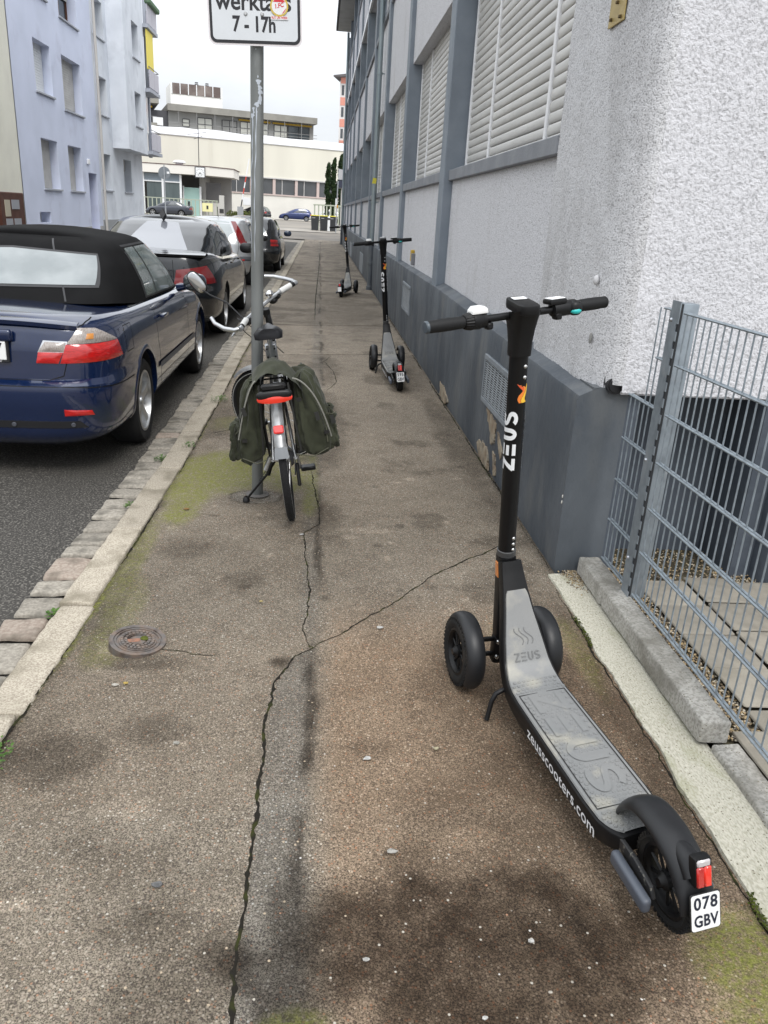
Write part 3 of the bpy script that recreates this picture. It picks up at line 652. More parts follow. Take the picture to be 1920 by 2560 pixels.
for k in range(4600):
    if k < 3000: x, y = rnd.uniform(1.42, 1.565), rnd.uniform(2.1, 3.5)
    elif k < 3900: x, y = rnd.uniform(1.42, 2.15), rnd.uniform(3.33, 3.75)
    else: x, y = rnd.uniform(2.0, 3.2), rnd.uniform(3.34, 3.44)
    pebble(x, y, .020 + rnd.random() * .012, rnd.uniform(.004, .009))
for k in range(500): pebble(rnd.gauss(1.30, .03), 3.50 - abs(rnd.gauss(0, .10)), .010, rnd.uniform(.003, .007))
mb.build('gravel', peb, smooth=180, weld=False, kind='stuff', label='brown gravel along the fence and the wall base')
# ================================================================== FENCE
galv = T('galvanised_steel', (.29, .33, .365), .45, .55, col2=(.22, .25, .28), vs=18, bump=.08, bs=60, dirt=(.40, .43, .46), ds=9, dlo=.55, dhi=.75, detail=6)
galv_w = T('galvanised_wire', (.29, .335, .37), .5, .35, col2=(.22, .25, .275), vs=30)
FX = 1.405
FZ0 = .135
def wire(pts, r, n=6): b = MB(); b.tube(pts, r, n); return b
V_M = wire([(0, 0, -.635), (0, 0, .635)], .0032).mesh('upright_wire', galv_w, 60)
V_S = wire([(0, 0, -.375), (0, 0, .375)], .0032).mesh('upright_wire', galv_w, 60)
def panel(y0, y1, label, steps=None):
    t = thing('wire_fence_panel', label, 'fence', (FX, (y0 + y1) / 2, .1), group='wire mesh fence beside the building')
    L = y1 - y0
    for k in range(7):
        z = FZ0 + .20 * k
        if steps and k >= 5: pass
        for dx in (-.0075, .0075):
            yb = y1 if not steps else steps(k, y0, y1)
            b = wire([(FX + dx, y0, z), (FX + dx, yb, z)], .0050); b.build('rail_wire', galv_w, t, smooth=60, world=True)
    n = int(L / .05)
    for i in range(n + 1):
        y = y1 - .012 - i * .05
        if y < y0: break
        top = FZ0 + 1.225
        if steps:
            top = FZ0 + (.83 if y > y0 + .14 else 1.225)
        hh = top - FZ0 - .012
        o = link('upright_wire', V_M if hh > 1 else V_S, t, (0, y - t.location.y, FZ0 + hh / 2 - .015 - t.location.z))
        o.scale = (1, 1, hh / (1.27 if hh > 1 else .75))
    return t
panel(.35, 2.985, 'long galvanised wire fence panel on the near side of the post')
panel(3.095, 3.385, 'short galvanised wire fence panel between post and wall', steps=lambda k, a, b: b if k < 5 else a + .075)
def post():
    t = thing('fence_post', 'galvanised steel fence post with toothed clamp strip', 'fence post', (FX, 3.04, .08))
    z0, z1 = .10, 1.375
    b = MB(); b.bx(FX + .000, FX + .064, 3.018, 3.084, z0, z1 - .006); b.build('tube', galv, t, bevel=.006, seg=2, smooth=40, world=True)
    # clamp strip: folded sheet with notches on its near edge
    poly = []
    pitch = .0665
    zz = z0
    pts = [(3.092, z0), (3.015, z0)]
    k = 0; z = z0 + .03
    while z < z1 - .05:
        pts += [(3.015, z), (3.030, z), (3.030, z + .030), (3.015, z + .030)]; z += pitch
    pts += [(3.015, z1), (3.092, z1)]
    b = MB(); b.prism([(p[0] - 3.0, p[1]) for p in pts], (FX - .0145, 3.0, 0), (0, 1, 0), (0, 0, 1), .004); b.build('clamp_strip', galv, t, world=True)
    b = MB(); b.bx(FX - .0098, FX + .000, 3.020, 3.07, z0 + .01, z1 - .01); b.build('clamp_gap_shade', T('painted_gap_shade', (.035, .037, .04), .8), t, world=True)  # dark box paints in the shade between strip and tube
    for z in (.27, .72, 1.30):
        b = MB(); b.lathe([(0, .008), (.006, .007), (.009, .0)], (FX - .0145, 3.078, z), (-1, 0, 0), 12); b.build('bolt', T('bolt_steel', (.45, .47, .5), .35, .9), t, smooth=40, world=True)
post()
# ================================================================== GREY BUILDING ON THE RIGHT
def plaster(name, light, dark, sc=85., lo=.40, hi=.56, bump=.8, dirt=None, dlo=.5, dhi=.8, ds=1.2, dist=.006, spots=None):
    m = bpy.data.materials.new(name); m.use_nodes = True; n, l = nodes_of(m); b = n['Principled BSDF']; b.inputs['Roughness'].default_value = .9; b.inputs['Specular IOR Level'].default_value = .1
    g = n.new('ShaderNodeNewGeometry')
    def noise(s, d=3., dd=0., ro=.5):
        t = n.new('ShaderNodeTexNoise'); t.inputs['Scale'].default_value = s; t.inputs['Detail'].default_value = d; t.inputs['Distortion'].default_value = dd; t.inputs['Roughness'].default_value = ro
        l.new(g.outputs['Position'], t.inputs['Vector']); return t.outputs['Fac']
    def streak(s):
        mp_ = n.new('ShaderNodeMapping'); mp_.inputs['Scale'].default_value = (1, 1, .3); l.new(g.outputs['Position'], mp_.inputs['Vector'])
        t = n.new('ShaderNodeTexNoise'); t.inputs['Scale'].default_value = s * 1.8; t.inputs['Detail'].default_value = 7.; t.inputs['Roughness'].default_value = .6; l.new(mp_.outputs['Vector'], t.inputs['Vector']); return t.outputs['Fac']
    def rng(src, a, c, x=0., y=1.):
        t = n.new('ShaderNodeMapRange'); t.inputs['From Min'].default_value = a; t.inputs['From Max'].default_value = c; t.inputs['To Min'].default_value = x; t.inputs['To Max'].default_value = y; l.new(src, t.inputs['Value']); return t.outputs['Result']
    def mix(a, c, f):
        t = n.new('ShaderNodeMix'); t.data_type = 'RGBA'
        for k, v in (('A', a), ('B', c)):
            if hasattr(v, 'links'): l.new(v, t.inputs[k])
            else: t.inputs[k].default_value = (*v, 1)
        l.new(f, t.inputs['Factor']); return t.outputs['Result']
    base = noise(sc, 3.0, .35, .55)
    c = mix(dark, light, rng(base, lo, hi))
    if dirt: c = mix(c, mix(tuple(q * .55 for q in dirt), dirt, rng(base, lo, hi)), rng(streak(ds), dlo, dhi))
    l.new(c, b.inputs['Base Color'])
    bp = n.new('ShaderNodeBump'); bp.inputs['Strength'].default_value = bump; bp.inputs['Distance'].default_value = dist
    l.new(base, bp.inputs['Height']); l.new(bp.outputs['Normal'], b.inputs['Normal'])
    return m
pl_near = plaster('dirty_street_plaster', (.64, .64, .655), (.33, .33, .34), 128, .35, .50, 1.0, dirt=(.47, .465, .47), dlo=.46, dhi=.70, ds=1.6)
pl_panel = plaster('speckled_street_plaster', (.66, .66, .685), (.30, .30, .31), 118, .36, .48, 1.0, dirt=(.50, .49, .49), dlo=.55, dhi=.8, ds=1.1)
pl_white = plaster('white_rough_plaster', (.63, .63, .655), (.40, .40, .415), 78, .32, .52, 1.0, dist=.008)
gp_plinth = T('plinth_paint', (.072, .083, .097), .6, col2=(.115, .128, .142), vs=2.2, bump=.25, bs=24, dirt=(.15, .155, .155), ds=3.4, dlo=.54, dhi=.78, rv=.1, stretch=(1, 1, .45))
gp_dark = T('base_wall_paint', (.066, .078, .096), .6, col2=(.082, .095, .115), vs=3.0, bump=.25, bs=18)
gp_pil = T('pilaster_paint', (.205, .235, .27), .6, col2=(.24, .27, .305), vs=3.0, bump=.15, bs=30, dirt=(.17, .195, .225), ds=2.2)
gp_sill = T('sill_paint', (.205, .215, .235), .65, col2=(.25, .26, .28), vs=4, bump=.3, bs=60)
slat_m = T('shutter_slat', (.56, .55, .525), .45, rand=.05, col2=(.49, .482, .46), vs=6, dirt=(.40, .40, .385), ds=14, dlo=.55, dhi=.8, stretch=(1, .3, 3))
rail_m = T('shutter_rail', (.80, .80, .81), .4)
glass_d = T('dark_window_glass', (.015, .018, .022), .05, spec=.8)

B = thing('grey_building', 'grey and white plastered building with shuttered windows along the sidewalk', 'building', (1.3, 10, 0))
XP, XL, XS = 1.215, 1.275, 1.43       # pilaster face, panel face, shutter plane
# plinth with a bevelled, slightly uneven top; the part near the camera is seen closely
mb = MB(); rows = []
for y in np.concatenate([np.arange(3.49, 10, .07), np.arange(10, 47.2, .8)]):
    zt = float(np.interp(y, [3.5, 8], [.895, .955])); w1 = mnoise.noise(Vector((0, y * 1.7, 2))) * .006; w2 = mnoise.noise(Vector((5, y * 4, 2))) * .004
    rows.append([(1.215 + w2 * 1.5, y, -.03), (1.205 + w2, y, .05), (1.202 + w1 * .6, y, .3), (1.199 + w1, y, .6), (1.200 + w1 * .5, y, zt - .02 + w2), (1.207, y, zt + w2), (1.30, y, zt + .045 + w2)])
mb.grid(rows)
a = rows[0]; xs = np.linspace(0, 1, 6)
mb.prism([(p[0], p[2]) for p in a[:-1]] + [(1.30, .938), (1.45, .938), (1.45, -.03)], (0, 3.4915, 0), (1, 0, 0), (0, 0, 1), .0012); mb.bx(1.27, 1.46, 3.4925, 3.70, .5, .9365)
mb.build('plinth', gp_plinth, B, smooth=35, world=True)
mb = MB(); mb.bx(1.44, 1.50, 3.49, 3.80, -.03, .90); mb.build('plinth_return', gp_dark, B, world=True)
mb = MB(); mb.bx(1.46, 2.10, 3.78, 4.0, -.03, 1.2); mb.bx(2.09, 6.0, 3.44, 4.0, -.03, .905); mb.build('base_wall', gp_dark, B, world=True)
mb = MB(); mb.lathe([(.0, 0.), (.16, 0.), (.16, .98), (0, .98)], (2.35, 3.43, -.03), (0, 0, 1), 24); mb.build('round_column', gp_dark, B, smooth=40, world=True)
mb = MB(); mb.lathe([(0, -.004), (.030, -.004), (.032, 0), (.040, 0), (.041, .05)], (1.362, 3.47, .952), (0, 1, 0), 20); mb.build('pipe_cap', T('black_plastic_cap', (.012, .012, .014), .4), B, smooth=40, world=True)
mb = MB(); mb.bx(1.318, 1.40, 3.50, 3.62, .90, .99); mb.build('pipe_recess', T('black_recess', (.012, .013, .016), .7), B, world=True)
# end of the building: street face, splayed corner, gable
def wall_grid(mbd, p0, p1, z0, z1, nx, nz, seed, amp=.004):
    p0, p1 = Vector((*p0, 0)), Vector((*p1, 0)); d = (p1 - p0).normalized(); nn = Vector((d.y, -d.x, 0))
    P = []
    for i in range(nx + 1):
        q = p0.lerp(p1, i / nx); row = []
        for j in range(nz + 1):
            z = z0 + (z1 - z0) * j / nz
            e = min(i, nx - i, j) > 0
            off = (mnoise.noise(Vector((q.x * 60, q.y * 60, z * 60))) * amp + mnoise.noise(Vector((q.x * 5, q.y * 5, z * 5))) * .005) if e else mnoise.noise(Vector((q.x * 40, q.y * 40, z * 40))) * amp * .6
            row.append(q + nn * off + Vector((0, 0, z + (mnoise.noise(Vector((q.x * 50, q.y * 50, 7))) * .006 if j == 0 else 0))))
        P.append(row)
    mbd.grid(P)
mb = MB(); wall_grid(mb, (1.46, 4.60), (XL - .003, 4.60), 1.9, 3.9, 8, 120, 2)
cpl = [(XL - .003, y) for y in np.linspace(4.60, 3.74, 60)] + [(XL - .003 + .113 * (1 - math.cos(t)) ** 1.0, 3.74 - .295 * math.sin(t)) for t in np.linspace(.05, math.pi / 2, 26)]
P = []
for i, q in enumerate(cpl):
    a_, c_ = Vector((*cpl[max(i - 1, 0)], 0)), Vector((*cpl[min(i + 1, len(cpl) - 1)], 0)); d = (c_ - a_).normalized(); nn = Vector((d.y, -d.x, 0)); row = []
    for jz in range(221):
        zb_ = .925 if q[0] < 1.325 else .958
        z = zb_ + (3.9 - zb_) * jz / 220; off = mnoise.noise(Vector((q[0] * 60, q[1] * 60, z * 60))) * .0045 + mnoise.noise(Vector((q[0] * 5, q[1] * 5, z * 5))) * .005
        row.append(Vector((q[0], q[1], z)) + nn * (off if i < len(cpl) - 1 else off * .3))
    P.append(row)
mb.grid(P)
mb.bx(XL + .03, 1.9, 3.63, 4.58, 3.9, 10.3)
mb.build('corner_plaster', pl_near, B, smooth=180, world=True)
mb = MB(); wall_grid(mb, (1.385, 3.445), (2.6, 3.445), .925, 3.2, 110, 220, 3, .003); mb.bx(2.6, 7, 3.445, 3.6, .92, 10.3); mb.bx(1.385, 7, 3.445, 3.6, 3.2, 10.3)
mb.bx(1.39, 7.0, 3.46, 3.9, .915, .93)
mb.build('gable_plaster', pl_white, B, smooth=60, world=True)
# pilasters: (near face y, far face y)
PIL = [(8.47 + 4.4 * k, 8.80 + 4.4 * k) for k in range(9)]
for (a, b_) in PIL:
    zt = float(np.interp(a, [3.5, 8], [.895, .955])) - .01
    mb = MB(); mb.bx(XP, 1.5, a, b_, zt, 10.3); mb.build('pilaster', gp_pil, B, bevel=.006, seg=1, world=True)
bays = [(4.60, 8.47)] + [(PIL[k][1], PIL[k + 1][0] if k + 1 < len(PIL) else 47.0) for k in range(len(PIL))]
SILL0, SILL1, HEAD = 1.985, 2.085, 3.70
floors = [(.93, SILL0, SILL1, HEAD), (HEAD, 5.40, 5.52, 7.05), (7.05, 8.75, 8.87, 10.1)]
for k, (a, b_) in enumerate(bays):
    for fl, (zb, s0, s1, hd) in enumerate(floors):
        if fl == 2 and k < 4: continue
        if fl == 1 and k < 1: continue
        near = fl == 0
        mb = MB(); mb.bx(XL + (.032 if k == 0 and near else 0), 1.55, a + .002, b_ - .002, zb if fl else .90, s0 + .01)
        mb.build('plaster_panel', pl_panel, B, world=True)
        mb = MB(); mb.bx(XP + .012 if k else 1.262, 1.5, a + .003, b_ - .003, s0, s1); mb.build('sill', gp_sill, B, bevel=.006, world=True)
        # reveal backing behind the shutter
        w = None
        if near and k <= 3:
            mb = MB(); mb.bx(XS + .03, XS + .05, a, b_, s1, hd); W = mb.build('window', T('shutter_gap', (.10, .10, .10), .8), B, world=True)
            rails = [8.42, 7.32, 5.47] if k == 0 else [b_ - .04, a + (b_ - a) * .72, a + (b_ - a) * .25]
            cols = [(rails[1] + .025, rails[0] - .02), (rails[2] + .025, rails[1] - .025), (a + .01, rails[2] - .025)]
            for r in rails:
                q = MB(); q.bx(XS - .022, XS + .02, r - .022, r + .022, s1 + .002, hd); o = q.build('guide_rail', rail_m, W, bevel=.004); o.location = Vector(o.location) - W.location - B.location
            pitch = .0675; n = int((hd - s1) / pitch)
            for (c0, c1) in cols:
                q = MB(); L = c1 - c0
                prof = [(.012 + .0 * t, -.034 + .068 * t) for t in (0, 1)]
                P = []
                for yy_ in (-L / 2, L / 2):
                    P.append([(-.010 * math.cos(t), yy_, .0315 * math.sin(t)) for t in np.linspace(-math.pi / 2, math.pi / 2, 7)] + [(.012, yy_, .030), (.012, yy_, -.033)])
                q.grid(P, closed_v=True); q.f.append(list(range(9))); q.m.append(0); q.f.append(list(range(9, 18))[::-1]); q.m.append(0)
                me = q.mesh('slat', slat_m, 35)
                for i in range(n + 1):
                    z = s1 + .034 + i * pitch
                    if z > hd + .03: break
                    o = link('slat', me, W, (XS - W.location.x - B.location.x, (c0 + c1) / 2 - W.location.y - B.location.y, z + random.uniform(-.0018, .0018) - W.location.z - B.location.z), (0, RD(random.uniform(-2, 2)), 0))
        else:
            mb = MB(); mb.bx(XS + .05, XS + .07, a, b_, s1, hd)
            if near:
                for i in range(int((hd - s1) / .0675)): mb.bx(XS + .01, XS + .05, a + .05, b_ - .05, s1 + i * .0675, s1 + i * .0675 + .060)
                mb.build('window', slat_m, B, world=True, kind='stuff')
            else:
                W = mb.build('window', glass_d, B, world=True)
                q = MB()
                for t in (0, .33, .66, 1): q.bx(XS, XS + .045, a + (b_ - a) * t - .04, a + (b_ - a) * t + .04, s1, hd)
                q.bx(XS, XS + .045, a, b_, s1, s1 + .07); q.bx(XS, XS + .045, a, b_, hd - .07, hd)
                o = q.build('window_frame', rail_m, W); o.location = Vector(o.location) - W.location - B.location
        if fl == 1 and k >= 3:
            q = MB(); q.bx(XL - .06, XL - .002, a, b_, hd - .02, hd + .12); q.build('shutter_box', rail_m, B, world=True)
mb = MB(); mb.bx(XL, 1.55, 4.6, 8.47, HEAD, 10.2); mb.build('plaster_panel', pl_panel, B, world=True)
# eaves
mb = MB(); mb.bx(.62, 2.2, 3.0, 46.3, 10.32, 10.40); mb.build('soffit', T('soffit_paint', (.42, .42, .41), .8, col2=(.36, .36, .35), vs=2), B, world=True)
mb = MB(); mb.bx(.52, .64, 3.0, 46.4, 10.34, 10.55); mb.build('gutter_board', T('dark_tile', (.05, .05, .055), .7, bump=.6, bs=20), B, bevel=.02, world=True)
mb = MB(); mb.bx(1.28, 9, 3.6, 47, 10.38, 10.9); mb.bx(1.60, 9.0, 4.0, 47.0, -.05, 10.2); mb.build('body', gp_pil, B, world=True)
mb = MB(); mb.bx(1.24, 1.60, 47.0, 47.15, -.03, 10.2); mb.build('end_pilaster', gp_pil, B, world=True)
# vents
def vent(y0, y1, z0, z1):
    fr = T('vent_frame_paint', (.20, .22, .24), .6, col2=(.24, .26, .28), vs=9)
    b = MB(); x = 1.199
    t = .035
    b.bx(x - .016, x + .01, y0, y1, z1 - t, z1); b.bx(x - .016, x + .01, y0, y1, z0, z0 + t); b.bx(x - .0155, x + .01, y0, y0 + t * .7, z0 + t, z1 - t); b.bx(x - .0155, x + .01, y1 - t * .7, y1, z0 + t, z1 - t)
    V = b.build('vent', fr, B, bevel=.003, world=True)
    q = MB(); q.bx(x - .004, x, y0 + .02, y1 - .02, z0 + .03, z1 - .03); o = q.build('vent_void', T('vent_void', (.02, .02, .022), .9), V); o.location = Vector(o.location) - V.location - B.location
    n = int((z1 - z0 - 2 * t) / .0155)
    me = None
    for i in range(n):
        z = z0 + t + .008 + i * .0155
        if me is None:
            q = MB(); L = y1 - y0 - .03; P = []
            for s in np.linspace(-L / 2, L / 2, 40):
                dz = .0018 * math.sin(s * 55)
                P.append([(-.004, s, -.0035 + dz), (-.006, s, .001 + dz), (.003, s, .004 + dz)])
            q.grid(P); me = q.mesh('louvre', T('louvre_paint', (.26, .28, .295), .5), 60)
        link('louvre', me, V, (x - .006 - V.location.x - B.location.x, (y0 + y1) / 2 - V.location.y - B.location.y, z - V.location.z - B.location.z))
vent(4.65, 5.53, .415, .75); vent(10.6, 11.58, .40, .77)
for (a, b_) in ((23.05, 24.9), (31.6, 33.6)):
    mb = MB(); mb.bx(1.188, 1.205, a, b_, .05, .58); mb.build('plinth_plate', T('pale_plate', (.24, .26, .28), .6), B, bevel=.004, world=True)
# flaked paint on the plinth
flake = T('bare_render', (.36, .31, .235), .9, col2=(.23, .17, .115), vs=14, bump=.6, bs=80, dirt=(.17, .16, .14), ds=10)
def peel(pts, seed):
    rnd = random.Random(seed); out = []
    n = len(pts)
    for i in range(n):
        a, c = Vector((*pts[i], 0)), Vector((*pts[(i + 1) % n], 0)); k = max(2, int((a - c).length / .010))
        for j in range(k):
            p = a.lerp(c, j / k); v = mnoise.noise_vector(Vector((p.x * 22, p.y * 22, seed))) * .030 + mnoise.noise_vector(Vector((p.x * 70, p.y * 70, seed))) * .012; out.append((p.x + v.x, max(.002, p.y + v.y * .8)))
    b = MB(); b.prism([(p[0] - pts[0][0], p[1]) for p in out], (1.1985, pts[0][0], 0), (0, 1, 0), (0, 0, 1), -.0035 if False else .012)
    b.map(lambda v: Vector((v.x - .0045, v.y, v.z)))
    b.build('flaked_patch', flake, B, world=True)
peel([(5.36, .40), (5.03, .37), (5.03, .23), (5.13, .20), (5.20, .30), (5.30, .34)], 1)
peel([(5.58, .09), (5.40, .14), (5.20, .13), (5.12, .02), (5.36, .0), (5.5, .03)], 2)
peel([(4.96, .33), (4.86, .30), (4.76, .24), (4.80, .19), (4.9, .24)], 3)
peel([(5.03, .18), (4.97, .16), (4.90, .05), (4.95, .03)], 4)
peel([(7.55, .13), (7.3, .15), (7.0, .06), (7.2, .0), (7.5, .03)], 5)
# light chips on the plinth edge
for cz, cy in ((.40, 3.50), (.37, 3.50)):
    mb = MB(); mb.ball((1.2, cy, cz), .009, 8, 6, sq=(.5, .4, 1)); mb.build('paint_chip', T('paint_chip', (.6, .58, .53), .8), B, smooth=60, world=True)
# worn drips: darker weathered streaks have their own shape
# brass plate, wall plugs, yellow fixture
mb = MB(); mb.prism([(0, 0), (.195, 0), (.20, .006), (.20, .20), (.0, .20)], (XL - .012, 3.79, 2.46), (0, 1, 0), (0, 0, 1), .006)
bp_ = thing('brass_plate', 'brass fixing plate with screw holes on the street plaster', 'plate', (XL - .01, 3.89, 2.46))
mb.build('plate', T('brass', (.46, .35, .14), .45, .6, col2=(.38, .29, .12), vs=20), bp_, bevel=.002, world=True)
for yy_, zz_ in ((3.83, 2.48), (3.95, 2.49), (3.83, 2.60), (3.95, 2.60), (3.89, 2.545)):
    mb = MB(); mb.bx(XL - .022, XL - .008, yy_ - .009, yy_ + .009, zz_ - .006, zz_ + .006); mb.build('screw_hole', T('dark_brass', (.10, .07, .03), .6), bp_, bevel=.002, world=True)
mb = MB(); mb.ball((XL - .01, 3.66, 1.40), .022, 10, 8, sq=(.6, .7, 1)); mb.build('wall_plug', T('plug_grey', (.55, .55, .56), .7), B, smooth=60, world=True)
mb = MB(); mb.ball((XL - .004, 3.64, 1.14), .022, 10, 8, sq=(.35, .4, 1.2)); mb.build('drill_hole', T('hole_grey', (.24, .24, .23), .9), B, smooth=60, world=True)
yf = thing('wall_fixture', 'small yellow and grey box fixed low on the plaster', 'fixture', (XL - .01, 11.17, 1.07))
mb = MB(); mb.bx(XL - .045, XL, 11.10, 11.24, 1.06, 1.21); mb.build('yellow_face', T('ochre_paint', (.5, .33, .05), .6), yf, bevel=.006, world=True)
mb = MB(); mb.bx(XL - .05, XL, 11.03, 11.10, 1.02, 1.17); mb.build('grey_side', T('grey_plastic', (.22, .22, .23), .6), yf, bevel=.006, world=True)
# downpipes
pipe_m = T('zinc_pipe', (.24, .29, .31), .4, .5, col2=(.30, .345, .36), vs=5, stretch=(1, 1, .4))
def downpipe(y, x, z1, label, r=.052):
    t = thing('downpipe', label, 'downpipe', (x, y, 0), group='downpipes on the grey building')
    b = MB(); b.tube([(x, y, 1.0), (x, y, z1)], r, 16); b.build('pipe', pipe_m, t, smooth=50, world=True)
    b = MB(); b.lathe([(r + .03, .0), (r + .03, .08), (r + .012, .10), (r + .010, .55), (r + .022, .56), (r + .022, .62), (r + .012, .63), (r + .010, 1.0), (r + .004, 1.06)], (x, y, -.01), (0, 0, 1), 16); b.build('standpipe', gp_plinth, t, smooth=40, world=True)
    for z in (1.9, 4.45, 7.4):
        if z < z1:
            b = MB(); b.lathe([(r, -.03), (r + .010, -.028), (r + .010, .028), (r, .03)], (x, y, z), (0, 0, 1), 16); b.bx(x, x + .12, y - .01, y + .01, z - .012, z + .012); b.build('bracket', pipe_m, t, smooth=40, world=True)
    return t
dp = downpipe(18.9, 1.165, 10.3, 'zinc downpipe with dark standpipe behind the middle scooter')
mb = MB(); mb.prism([(0, 0), (.09, .0), (.10, .11), (.02, .12)], (1.105, 18.835, 2.28), (1, 0, 0), (0, 0, 1), -.004); mb.build('sticker', T('yellow_sticker', (.7, .62, .08), .6), dp, world=True)
downpipe(46.3, 1.16, 10.3, 'zinc downpipe at the far end of the grey building', .06)
# ================================================================== LEFT HOUSES
XW = -9.8
lav = T('lavender_render', (.66, .705, .85), .85, col2=(.61, .655, .79), vs=.8, bump=.15, bs=30, dirt=(.53, .56, .68), ds=.9, dlo=.56, dhi=.75)
pale = T('pale_grey_render', (.74, .775, .83), .85, col2=(.66, .695, .75), vs=.9, bump=.2, bs=25, dirt=(.55, .58, .63), ds=1.1, dlo=.52, dhi=.75)
creamr = T('cream_render', (.80, .785, .68), .85, col2=(.74, .725, .63), vs=1.2, bump=.15, bs=20)
shut = T('roller_shutter', (.55, .54, .52), .6, col2=(.47, .46, .445), vs=3)
shut_w = T('white_shutter', (.74, .76, .78), .6)
woodb = T('brown_wood', (.13, .06, .04), .55)
wframe = T('white_frame', (.78, .79, .80), .45)
pane_m = T('far_pane', (.05, .065, .075), .06, spec=.9)
sill_l = T('left_sill', (.40, .42, .46), .7)
def house_wall(mb, x, y0, y1, z0, z1, holes, depth=.42):
    """street wall facing +x with rectangular openings (y0,y1,z0,z1)"""
    ysx = sorted({y0, y1, *[h[0] for h in holes], *[h[1] for h in holes]}); zsx = sorted({z0, z1, *[h[2] for h in holes], *[h[3] for h in holes]})
    ins = lambda yc, zc: any(h[0] < yc < h[1] and h[2] < zc < h[3] for h in holes)
    for a, b in zip(ysx[:-1], ysx[1:]):
        for c, d in zip(zsx[:-1], zsx[1:]):
            if not ins((a + b) / 2, (c + d) / 2): mb.add([(x, a, c), (x, b, c), (x, b, d), (x, a, d)], [(0, 1, 2, 3)])
    for h in holes:
        a, b, c, d = h; xi = x - depth
        mb.add([(x, a, c), (x, b, c), (x, b, d), (x, a, d), (xi, a, c), (xi, b, c), (xi, b, d), (xi, a, d)], [(0, 1, 5, 4), (1, 2, 6, 5), (2, 3, 7, 6), (3, 0, 4, 7)])
def put(o, parent, root):
    o.location = Vector(o.location) - parent.location - root.location
def window(root, x, h, style, depth=.42, sill=True, drop=1.0):
    a, b, c, d = h; xi = x - depth + .03
    q = MB(); q.bx(xi - .02, xi, a, b, c, d); W = q.build('window', pane_m, root, world=True)
    fr = woodb if style == 'brown' else wframe; t = .07
    q = MB(); q.bx(xi, xi + .05, a, a + t, c, d); q.bx(xi, xi + .05, b - t, b, c, d); q.bx(xi, xi + .05, a + t, b - t, c, c + t); q.bx(xi, xi + .05, a + t, b - t, d - t, d); m = (a + b) / 2
    q.bx(xi, xi + .06, m - .05, m + .05, c + t, d - t); o = q.build('frame', fr, W); put(o, W, root)
    if style != 'open' and drop > 0:
        zb = d - (d - c) * drop; q = MB(); n = int((d - zb) / .085)
        for i in range(max(1, n)): q.bx(xi + .07, xi + .09 - .0, a + .02, b - .02, d - (i + 1) * .085 + .012, d - i * .085)
        q.bx(xi + .065, xi + .078, a + .02, b - .02, zb, d)
        o = q.build('shutter', shut_w if style == 'white' else shut, W, kind='stuff'); put(o, W, root)
    if sill:
        q = MB(); q.bx(x - depth + .02, x + .07, a - .07, b + .07, c - .06, c + .004); o = q.build('window_sill', sill_l, W, bevel=.008); put(o, W, root)
    return W
# lavender house
LH = thing('lavender_house', 'lavender rendered house with roller shutters across the street', 'house', (XW, 33.5, 0))
hl = [(34.26, 36.59, 7.83, 9.45), (31.0, 32.82, 4.97, 6.58), (34.12, 36.58, 4.73, 6.58), (30.96, 32.81, 1.87, 3.51), (34.09, 35.88, 1.87, 3.50), (30.17, 31.36, .72, 1.08), (31.0, 32.8, 8.0, 9.5)]
door = (36.75, 38.05, .15, 2.63)
mb = MB(); house_wall(mb, XW, 28.75, 38.6, 0, 12, hl + [door]); mb.bx(XW - 8, XW - .45, 28.75, 38.6, 0, 12); mb.build('wall', lav, LH, world=True)
for h, s, dr in zip(hl, ['brown', 'white', 'brown', 'beige', 'beige', 'none', 'beige'], [.45, 1.0, .93, 1.0, 1.0, 0, .8]): window(LH, XW, h, s, drop=dr, sill=s != 'none')
mb = MB(); mb.bx(XW - .42, XW - .37, *door); D_ = mb.build('door', T('lilac_door', (.22, .20, .36), .5), LH, world=True)
mb = MB(); mb.bx(XW - .37, XW - .32, 37.85, 37.95, 1.1, 1.2); o = mb.build('door_handle', T('door_metal', (.5, .5, .5), .4, .8), D_); put(o, D_, LH)
mb = MB(); mb.bx(XW, XW + .08, 36.6, 36.85, 2.95, 3.15); mb.build('door_lamp', wframe, LH, bevel=.02, world=True)
mb = MB(); mb.bx(XW - .02, XW + .02, 28.76, 36.7, 0, .5); mb.bx(XW - .02, XW + .02, 38.06, 38.6, 0, .5); mb.build('base_course', T('base_paint', (.42, .42, .42), .8), LH, world=True)
# cream house at the left edge
CH = thing('cream_house', 'cream rendered house at the left edge of the picture', 'house', (XW, 24, 0))
mb = MB(); mb.bx(XW - 8, XW - .02, 14, 28.75, 0, 12); mb.build('wall', creamr, CH, world=True)
mb = MB(); mb.bx(XW - .03, XW + .06, 14, 28.7, 0, .7); mb.build('base_course', T('base_paint', (.42, .42, .42), .8), CH, world=True)
MC = thing('meter_cabinet', 'brown metal cabinet with pale notices before the cream house', 'cabinet', (XW + .5, 25.2, 0))
rust = T('brown_cabinet', (.085, .035, .025), .6, col2=(.11, .05, .035), vs=3)
mb = MB(); mb.bx(XW + .05, XW + .75, 24.6, 26.5, 0, 1.66); mb.build('body', rust, MC, bevel=.02, world=True)
mb = MB(); mb.bx(XW + .05, XW + .6, 21.0, 24.55, 0, 1.66); mb.build('door_panel', rust, MC, bevel=.02, world=True)
for (a, b, c, d, k) in ((24.9, 25.3, 1.0, 1.45, 0), (25.45, 26.05, 1.2, 1.46, 1), (24.9, 25.4, .68, .94, 1), (25.55, 26.1, .68, .94, 1)):
    mb = MB(); mb.bx(XW + .75, XW + .765, a, b, c, d); mb.build('notice', T('notice_%d' % k, ((.5, .45, .35), (.34, .35, .38))[k], .6), MC, world=True)
